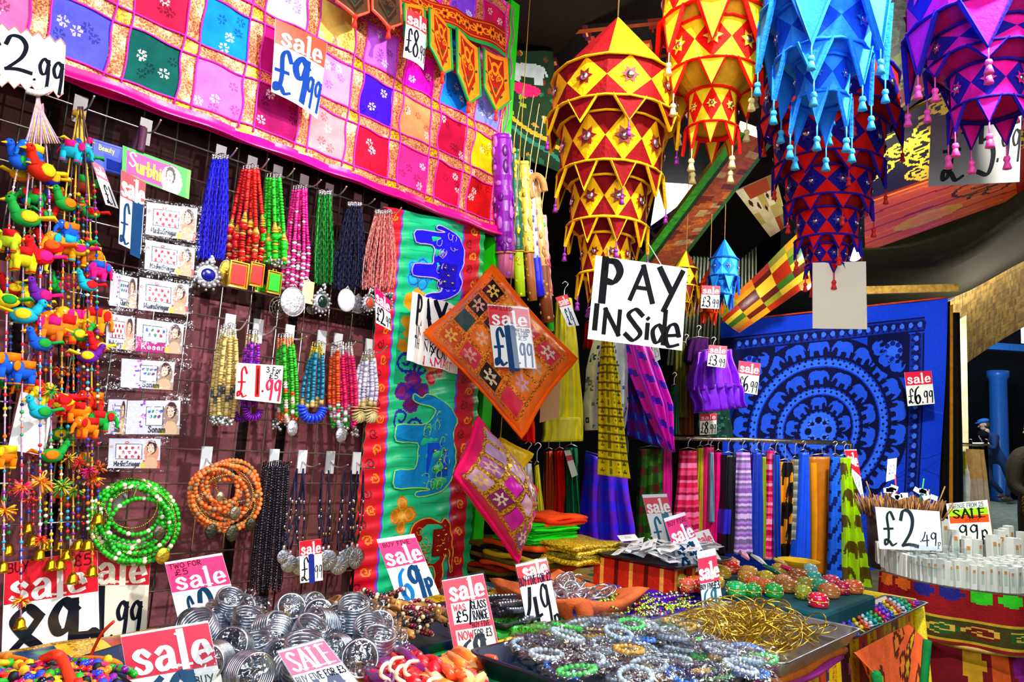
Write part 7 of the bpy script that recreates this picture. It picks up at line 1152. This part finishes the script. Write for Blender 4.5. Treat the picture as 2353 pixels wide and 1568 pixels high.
sign('pink was and now sale card marked sixty-nine pence, for the glass range', [(1010, 1330), (1113, 1312), (1162, 1536), (1048, 1552)], 1.42, .12, .15, ('#f0485c', .01, .99), (sale((.16, .05, .9, .25)), ('', (.14, .28, .9, .5), '#f4f0ec', 0, 'x'), ('', (.14, .56, .92, .95), '#ece8dc', 0, 'x'), ('WAS', (.18, .3, .44, .36), '#d83c50', .15, 'b'), ('£5', (.2, .37, .46, .48), INKC, .16, 'h'), ('/', (.44, .28, .6, .5), INKC, .1, 'h'), ('GLASS', (.56, .29, .88, .37), INKC, .2, 'h'), ('RANGE', (.56, .39, .88, .48), INKC, .2, 'h'), ('BUY FIVE', (.5, .5, .88, .555), '#5a2030', .14, 'b'), ('NOW', (.18, .58, .5, .66), '#d83c50', .14, 'b'), ('FOR £3', (.52, .58, .88, .66), '#24303c', .14, 'b'), ('6', (.2, .68, .46, .94), '#3a4048', .2, 'h'), ('9', (.46, .64, .7, .95), '#3a4048', .22, 'h'), ('p', (.7, .76, .9, .94), '#4a5058', .24, 'h')), edge=.04)
sign('sale card marked forty-nine pence, buy five, beside the brown cloth tray', [(1182, 1296), (1257, 1280), (1295, 1452), (1216, 1474)], 1.66, .1, .15, ('#e4202c', .03, .31), (sale((.2, .02, .92, .22)), ('BUY FIVE FOR £2', (.03, .2, .99, .31), '#14183a', .18, 'b'), ('4', (.06, .36, .52, .92), INKC, .13, 'h'), ('9', (.54, .34, .82, .9), INKC, .13, 'h'), ('p', (.8, .66, .99, .92), INKC, .14, 'h')), edge=.03)
sign('faded sale card marked one pound, furthest of the cards on the white packets', [(1473, 1135), (1533, 1133), (1566, 1258), (1504, 1262)], 2.3, .1, .15, ('#e04454', .06, .37), (sale((.1, .12, .94, .35)), ('£', (.1, .44, .5, .96), '#2a6a8a', .12, 'h'), ('1', (.5, .42, .9, .98), '#4a7a90', .26, 'h')), '#e4ecec', edge=.03)
sign('sale card marked eighty-nine pence in blue above the trinket boxes', [(1525, 1192), (1573, 1177), (1632, 1300), (1570, 1330)], 2.15, .1, .2, ('#e8287c', .06, .46), (sale((.08, .2, .96, .44)), ('BUY FIVE', (.08, .08, .9, .15), '#5a0828', .14, 'b'), ('5', (.66, .24, .86, .4), '#1c2a8a', .16, 'h'), ('89', (.1, .52, .78, .9), '#12406e', .2, 'h'), ('p', (.8, .6, 1, .9), '#12406e', .2, 'h')), '#eef4f6')
sign('small sale card mostly hidden by the eighty-nine pence card', [(1592, 1226), (1628, 1216), (1652, 1264), (1610, 1270)], 2.3, .1, .2, None, (('sale', (.1, .15, .9, .6), '#e05a7a', .2, 's'),), '#f0eef0')
sign('sale card marked sixty-nine pence, standing in the teal board of trinket boxes', [(1599, 1266), (1645, 1256), (1664, 1396), (1613, 1404)], 1.92, .08, .12, ('#dc3058', .12, .56), (sale((.06, .24, .97, .5)), ('BUY FIVE', (.04, .58, .66, .66), '#14202c', .18, 'b'), ('£3', (.66, .56, .94, .68), '#14202c', .16, 'b'), ('69', (.14, .68, .74, .98), '#1c6a8a', .17, 'h'), ('p', (.76, .74, .96, .96), '#1c6a8a', .18, 'h')), '#dce8e6', edge=.04)
# ---------------------------------------------------------------- incense table by the lane
poly = [(1.62, 3.20), (1.66, 2.98), (1.76, 2.86), (1.95, 2.80), (2.2, 2.98), (2.7, 3.5), (3.3, 4.2), (2.9, 4.9), (2.45, 4.7), (2.0, 3.9)]
o = thing('incense_table', 'round cloth covered table of incense by the lane', 'table', (2.2, 3.7, 0)); b = MB(); k = len(poly); b.add([(x, y, .78) for x, y in poly]+[(x, y, .80) for x, y in poly], [tuple(range(k, 2*k)), tuple(range(k))[::-1]]+[(i, (i+1) % k, k+(i+1) % k, k+i) for i in range(k)], '#3a2c1c'); b.build('table_top', WOOD, o, smooth=False)
for x, y in ((1.75, 3.1), (2.9, 4.2), (2.0, 4.3)): b = MB(); b.tube([(x, y, 0), (x, y, .78)], .025, 8, '#3a2c1c'); b.build('table_leg', WOOD, o)
def drape(name, label, pts, z0, z1, flare, ra, seed):
    P = spl([(x, y, 0) for x, y in pts], 12); cen = A([2.3, 3.8, 0]); n = len(P); V = []
    for v in np.linspace(0, 1, ra.h+1):
        row = []
        for i in range(ra.w+1):
            p = pick(P, i/ra.w); d = (p-cen)/np.linalg.norm(p-cen); row.append(p+d*(.012+flare*v+.018*v*math.sin(i*.42+seed))+UPV*(z0+(z1-z0)*v))
        V.append(row)
    b = MB(); b.grid(A(V), ra.flat(), thick=.004, nrm=(-.5, -.8, 0)); return b.build(name, CLOTH, None, True, label, 'tablecloth')
def embroid(bg, tabs, band):
    ra = Ras(150, 44, bg, 4.0)
    for k in range(26): ra.disc((k+.5)/26, .1, .016, .13, tabs[k % len(tabs)])
    ra.rect(0, .55, 1, .92, band); ra.rect(0, .53, 1, .56, '#a88a1c'); ra.rect(0, .92, 1, .95, '#a88a1c')
    for k in range(20): ra.disc((k+.5)/20, .73, .02, .12, ['#1c4a1c', '#5a1408'][k % 2]); ra.curl((k+.5)/20, .73, .1, .012, '#b89030', k)
    return ra
drape('embroidered_tablecloth', 'maroon embroidered cloth with scalloped tabs around the incense table', poly[:7], .80, .60, .02, embroid('#7a0c10', ['#c85a14', '#c85a14', '#1c1c6a', '#1c1c6a', '#28a818', '#28a818'], '#38300c'), 1)
drape('embroidered_tablecloth', 'lower embroidered cloth flaring out under the maroon one', [(1.66, 3.15), (1.74, 2.96), (1.95, 2.88), (2.2, 3.06), (2.7, 3.6), (3.2, 4.2)], .58, .06, .22, embroid('#6a0c14', ['#b84a14', '#7a1470', '#6a0c14', '#b88a14'], '#2c340c'), 2)
b = MB(); P = spl([(1.64, 3.10, .59), (1.75, 2.86, .59), (1.95, 2.80, .59), (2.22, 2.98, .59), (2.7, 3.5, .59)], 8); b.tube(P, .018, 6, '#a8842c', flat=.5); b.build('shelf_edge', WOOD, None, True, 'pale wooden shelf edge between the two embroidered cloths', 'shelf')
b = MB(); p = T(2325, 1345, .78); b.stamp(SPH_L, p+A([.1, .1, -.04]), (.13, .12, .12), col='#4a1060'); b.box(p+A([.1, .1, -.1]), (.22, .2, .16), col='#4a1060'); b.build('purple_bag', SATIN, None, False, 'purple cloth bag at the side of the incense table', 'bag')
q = np.random.RandomState(77)
def packet():
    o = thing('incense_packet', 'x', 'packet', (0, 0, 0), 'upright incense packets'); b = MB(); b.box((0, 0, .047), (.021, .021, .094), col='#c8ccc0'); b.build('carton', PAPER, o, smooth=False); b = MB(); b.box((0, -.0108, .05), (.012, .0006, .05), col='#a8b4a0'); b.box((0, -.0109, .07), (.009, .0006, .012), col='#b8783c'); b.box((0, .0108, .05), (.012, .0006, .05), col='#c8d0c0'); b.build('printed_panel', PAPER, o, smooth=False); return o
pp = packet(); first = True
def put(x, y, z, lab, s=1.0):
    global first
    rot = ((q.rand()-.5)*.12, (q.rand()-.5)*.12, q.rand()*.6-.2)
    if first: pp.location = (x, y, z); pp.rotation_euler = rot; pp['label'] = lab; first = False
    else: dup(pp, (x, y, z), rot, lab, 'upright incense packets', (s, s, s*(1+.15*(q.rand()-.5))))
front = spl([(1.65, 3.20, 0), (1.69, 3.0, 0), (1.78, 2.895, 0), (1.95, 2.85, 0), (2.16, 3.0, 0)], 10)
for k in range(30): p = pick(front, (k+.5)/30); put(p[0], p[1], .80, 'white incense packet in the front row of the round table')
for r_ in range(1, 6):
    for k in range(24): p = pick(front, (k+.3*(r_ % 2)+.4)/24)+A([.018, .055, 0])*r_*1.1; put(p[0], p[1], .80, 'white incense packet packed upright behind the front row')
for k in range(44): x, y = 2.05+.75*q.rand(), 3.3+.9*q.rand(); put(x, y, .80, 'tall loose incense packet standing at the back of the round table', 1.3+.5*q.rand())
b = MB(); p = T(2190, 1288, .90)+A([0, .1, 0]); b.box(p, (.16, .12, .08), rotm(0, 0, .3), '#ffffff'); b.build('clear_wrapped_pack', CELLO, None, False, 'clear wrapped pack lying on the incense packets', 'packet')
# sticks
c0 = at(2070, 1160, 3.5); o = thing('incense_bundle', 'brown bundle of loose incense sticks behind the two forty-nine card', 'incense', (c0[0], c0[1], c0[2]-.06)); b = MB(); f_ = MB()
for k in range(220): x, y = (q.rand()-.5)*.34, (q.rand()-.5)*.14; p = c0+A([x, y, -.06]); b.tube([p, p+A([(q.rand()-.5)*.05+x*.2, 0, .07+.05*q.rand()*(1-abs(x)*3)])], .0028, 4, ['#8a5a1c', '#6a3c10', '#a8742c'][k % 3])
b.build('incense_stick', WOOD, o)
for k in range(12): x = (q.rand()-.5)*.3; p = c0+A([x, -.08, .03+.05*q.rand()]); m = MB(); m.box(p, (.035, .002, .022), rotm(0, q.rand()-.5, 0), '#dfe6ea'); m.build('paper_flag', PAPER, o, smooth=False)
for x, h, c in ((-.03, .14, '#d81c1c'), (.08, .13, '#1ca048'), (.16, .1, '#8a6a2c'), (-.14, .1, '#8a6a2c'), (.1, .08, '#a88a3c')): m = MB(); m.tube([c0+A([x, -.02, 0]), c0+A([x*1.25, -.02, h])], .0035, 5, c); m.build('long_stick', WOOD, o)
b = MB(); b.lathe([(.14, -.30), (.15, -.05), (.145, -.05), (.13, -.28)], c0, 18, col='#2a1808'); b.build('basket', WOOD, o)
# ---------------------------------------------------------------- people on the lane
def body(o, V, E_, rad, col, name='body', root=0):
    key = 'cloth_'+col.strip('#')
    m = bpy.data.materials.get(key)
    if not m:
        m = bpy.data.materials.new(key); m.use_nodes = True; n = m.node_tree.nodes; bs = n['Principled BSDF']; bs.inputs['Roughness'].default_value = .85; t = n.new('ShaderNodeTexNoise'); t.inputs['Scale'].default_value = 18; r = n.new('ShaderNodeValToRGB'); c = hx(col); r.color_ramp.elements[0].color = (*[x*.7 for x in c], 1); r.color_ramp.elements[1].color = (*[min(1, x*1.3) for x in c], 1); m.node_tree.links.new(t.outputs[0], r.inputs[0]); m.node_tree.links.new(r.outputs[0], bs.inputs['Base Color'])
    me = bpy.data.meshes.new(name); me.from_pydata([tuple(v) for v in V], E_, []); ob = bpy.data.objects.new(name, me); C.objects.link(ob); ob.parent = o; ORG[ob.name] = ORG[o.name]
    ob.modifiers.new('skin', 'SKIN'); sv = me.skin_vertices[0].data
    for i, r in enumerate(rad): sv[i].radius = (r, r) if not isinstance(r, tuple) else r; sv[i].use_root = i == root
    s = ob.modifiers.new('smooth', 'SUBSURF'); s.levels = 2; s.render_levels = 2; me.materials.append(m); return ob
def hand(mb, p, d, s, col):
    d = A(d, float)/np.linalg.norm(d); fr = frame(d); mb.stamp(SPH, A(p)+d*.045*s, (.042*s, .016*s, .05*s), fr, col)
    for k in range(4): b0 = A(p)+fr@A([(-.03+.02*k)*s, 0, .085*s]); mb.tube(spl([b0, b0+fr@A([0, .004, .035])*s, b0+fr@A([0, .02, .06-.006*abs(k-1.5)])*s], 4), .0085*s, 6, col)
    b0 = A(p)+fr@A([.038, 0, .03])*s; mb.tube(spl([b0, b0+fr@A([.03, .005, .03])*s, b0+fr@A([.035, .015, .055])*s], 4), .0095*s, 6, col)
def headmesh(o, c, yaw, tilt, skin):
    fr = rotm(0, tilt, yaw); p = lambda x, y, z: A(c)+fr@A([x, y, z]); b = MB()                         # +x is the way the face looks
    b.stamp(SPH_L, p(0, 0, .02), (.098, .078, .115), fr, skin); b.stamp(SPH_L, p(.02, 0, -.06), (.072, .062, .065), fr, skin); b.tube([p(.09, 0, .02), p(.118, 0, -.015), p(.1, 0, -.025)], [.012, .018, .008], 7, skin); b.tube([p(-.01, 0, -.08), p(-.03, 0, -.19)], [.055, .06], 10, skin)
    for s in (-1, 1): b.stamp(SPH, p(-.005, .078*s, .005), (.022, .012, .032), fr, skin); b.stamp(SPH, p(.085, .032*s, .02), (.012, .015, .009), fr, '#f0ece8'); b.stamp(SPH_S, p(.096, .032*s, .02), .006, None, '#201410'); b.tube([p(.088, .018*s, .042), p(.084, .05*s, .042)], .004, 5, '#3a2818')
    b.tube([p(.086, -.025, -.058), p(.094, 0, -.06), p(.086, .025, -.058)], .006, 6, '#a8504c'); b.build('head', SKIN, o); return p
p0 = at(2302, 1152, 16.0); g0 = A([p0[0], p0[1], p0[2]]); o = thing('person', 'person in a blue cap and blue coat walking down the lane', 'person', g0)
V = A([(-.12, 0, .88), (-.16, 0, 1.05), (-.22, 0, 1.25), (-.27, 0, 1.40), (-.30, 0, 1.48), (-.02, -.10, .86), (.12, -.1, .48), (.06, -.1, .1), (-.22, .10, .86), (-.20, .1, .46), (.1, .12, .16), (-.26, -.20, 1.37), (-.32, -.26, 1.10), (-.48, -.16, 1.24), (-.27, .2, 1.37), (-.18, .27, 1.1), (-.16, .25, .88)])*1.0
body(o, V, [(0, 1), (1, 2), (2, 3), (3, 4), (0, 5), (5, 6), (6, 7), (0, 8), (8, 9), (9, 10), (3, 11), (11, 12), (12, 13), (3, 14), (14, 15), (15, 16)], [(.17, .13), (.17, .13), (.2, .13), (.17, .12), .06, .1, .075, .05, .1, .075, .05, .09, .065, .05, .09, .065, .05], '#12305c')
hp = headmesh(o, g0+A([-.36, 0, 1.62]), PI-.2, .25, '#d8a088'); b = MB(); b.stamp(SPH_L, hp(-.01, 0, .09), (.125, .1, .06), rotm(0, .25, PI-.2), '#2c64b0'); b.stamp(SPH, hp(.1, 0, .075), (.07, .08, .014), rotm(0, .35, PI-.2), '#2c64b0'); b.build('flat_cap', CLOTH, o); b = MB(); b.stamp(SPH_L, hp(-.03, 0, .0), (.09, .086, .1), None, '#4a3828'); b.build('hair', THREAD, o)
b = MB(); hand(b, g0+A([-.5, -.15, 1.25]), (-.3, .2, .6), 1, '#d8a088'); hand(b, g0+A([-.16, .25, .86]), (0, 0, -1), 1, '#d8a088'); b.build('hand', SKIN, o); b = MB(); b.stamp(SPH_L, g0+A([-.42, -.05, 1.40]), (.13, .12, .1), None, '#0a0a10'); b.build('dark_scarf', CLOTH, o)
for x, y, z in ((.1, -.1, .05), (.16, .12, .1)): b = MB(); b.stamp(SPH_L, g0+A([x-.06, y, z-.0]), (.14, .05, .05), None, '#5a4030'); b.build('shoe', SATIN, o)
p0 = at(2384, 1000, 6.5); gz = min(.58, max(0, (p0[1]-6.5)*.058)); g0 = A([p0[0], p0[1], gz]); o = thing('person', 'person with long brown hair and a furry bag at the edge of the lane', 'person', g0)
V = A([(0, 0, .92), (0, 0, 1.1), (0, 0, 1.3), (0, 0, 1.42), (0, 0, 1.5), (-.1, 0, .9), (-.1, -.02, .48), (-.1, 0, .08), (.1, 0, .9), (.11, .05, .48), (.12, .1, .08), (-.19, 0, 1.40), (-.25, -.03, 1.12), (-.16, -.2, 1.02), (.19, 0, 1.40), (.26, 0, 1.12), (.25, -.05, .86)])
body(o, V, [(0, 1), (1, 2), (2, 3), (3, 4), (0, 5), (5, 6), (6, 7), (0, 8), (8, 9), (9, 10), (3, 11), (11, 12), (12, 13), (3, 14), (14, 15), (15, 16)], [(.17, .12), (.15, .11), (.17, .12), (.14, .1), .055, .1, .07, .05, .1, .07, .05, .085, .06, .045, .085, .06, .045], '#1c1812')
hp = headmesh(o, g0+A([0, 0, 1.62]), PI/2+.3, 0, '#d8a888'); b = MB(); b.stamp(SPH_L, hp(-.03, 0, .04), (.11, .1, .12), None, '#4a3418')
for k in range(40): a = 1.1+k*.1; q_ = hp(-.02+.1*math.cos(a), .1*math.sin(a), .06); b.tube(spl([q_, q_+A([.01*math.cos(k), -.01, -.18]), q_+A([.03*math.cos(k*2), -.02, -.4])], 5), [.022]*10+[.01], 5, ['#4a3418', '#5c4420', '#38260f'][k % 3])
b.build('long_hair', THREAD, o); b = MB(); hand(b, g0+A([-.15, -.2, 1.02]), (-.4, -.3, -.2), 1, '#d8a888'); hand(b, g0+A([.25, -.05, .85]), (0, 0, -1), 1, '#d8a888'); b.build('hand', SKIN, o)
for x, y in ((-.1, -.05), (.12, .05)): b = MB(); b.stamp(SPH_L, g0+A([x, y, .05]), (.05, .13, .05), None, '#2a1c10'); b.build('shoe', SATIN, o)
b = MB(); c = g0+A([-.12, -.22, 1.0]); b.stamp(SPH_L, c, (.15, .11, .20), None, '#6a5018')
for k in range(700): d = q.randn(3); d /= np.linalg.norm(d); r = c+d*A([.15, .11, .2]); b.tube([r, r+d*.02+A([0, 0, -.02])], .004, 4, ['#6a5018', '#8a6a20', '#4a3810'][k % 3])
b.build('furry_bag', CLOTH, None, True, 'furry khaki bag held by the person at the lane edge', 'bag')
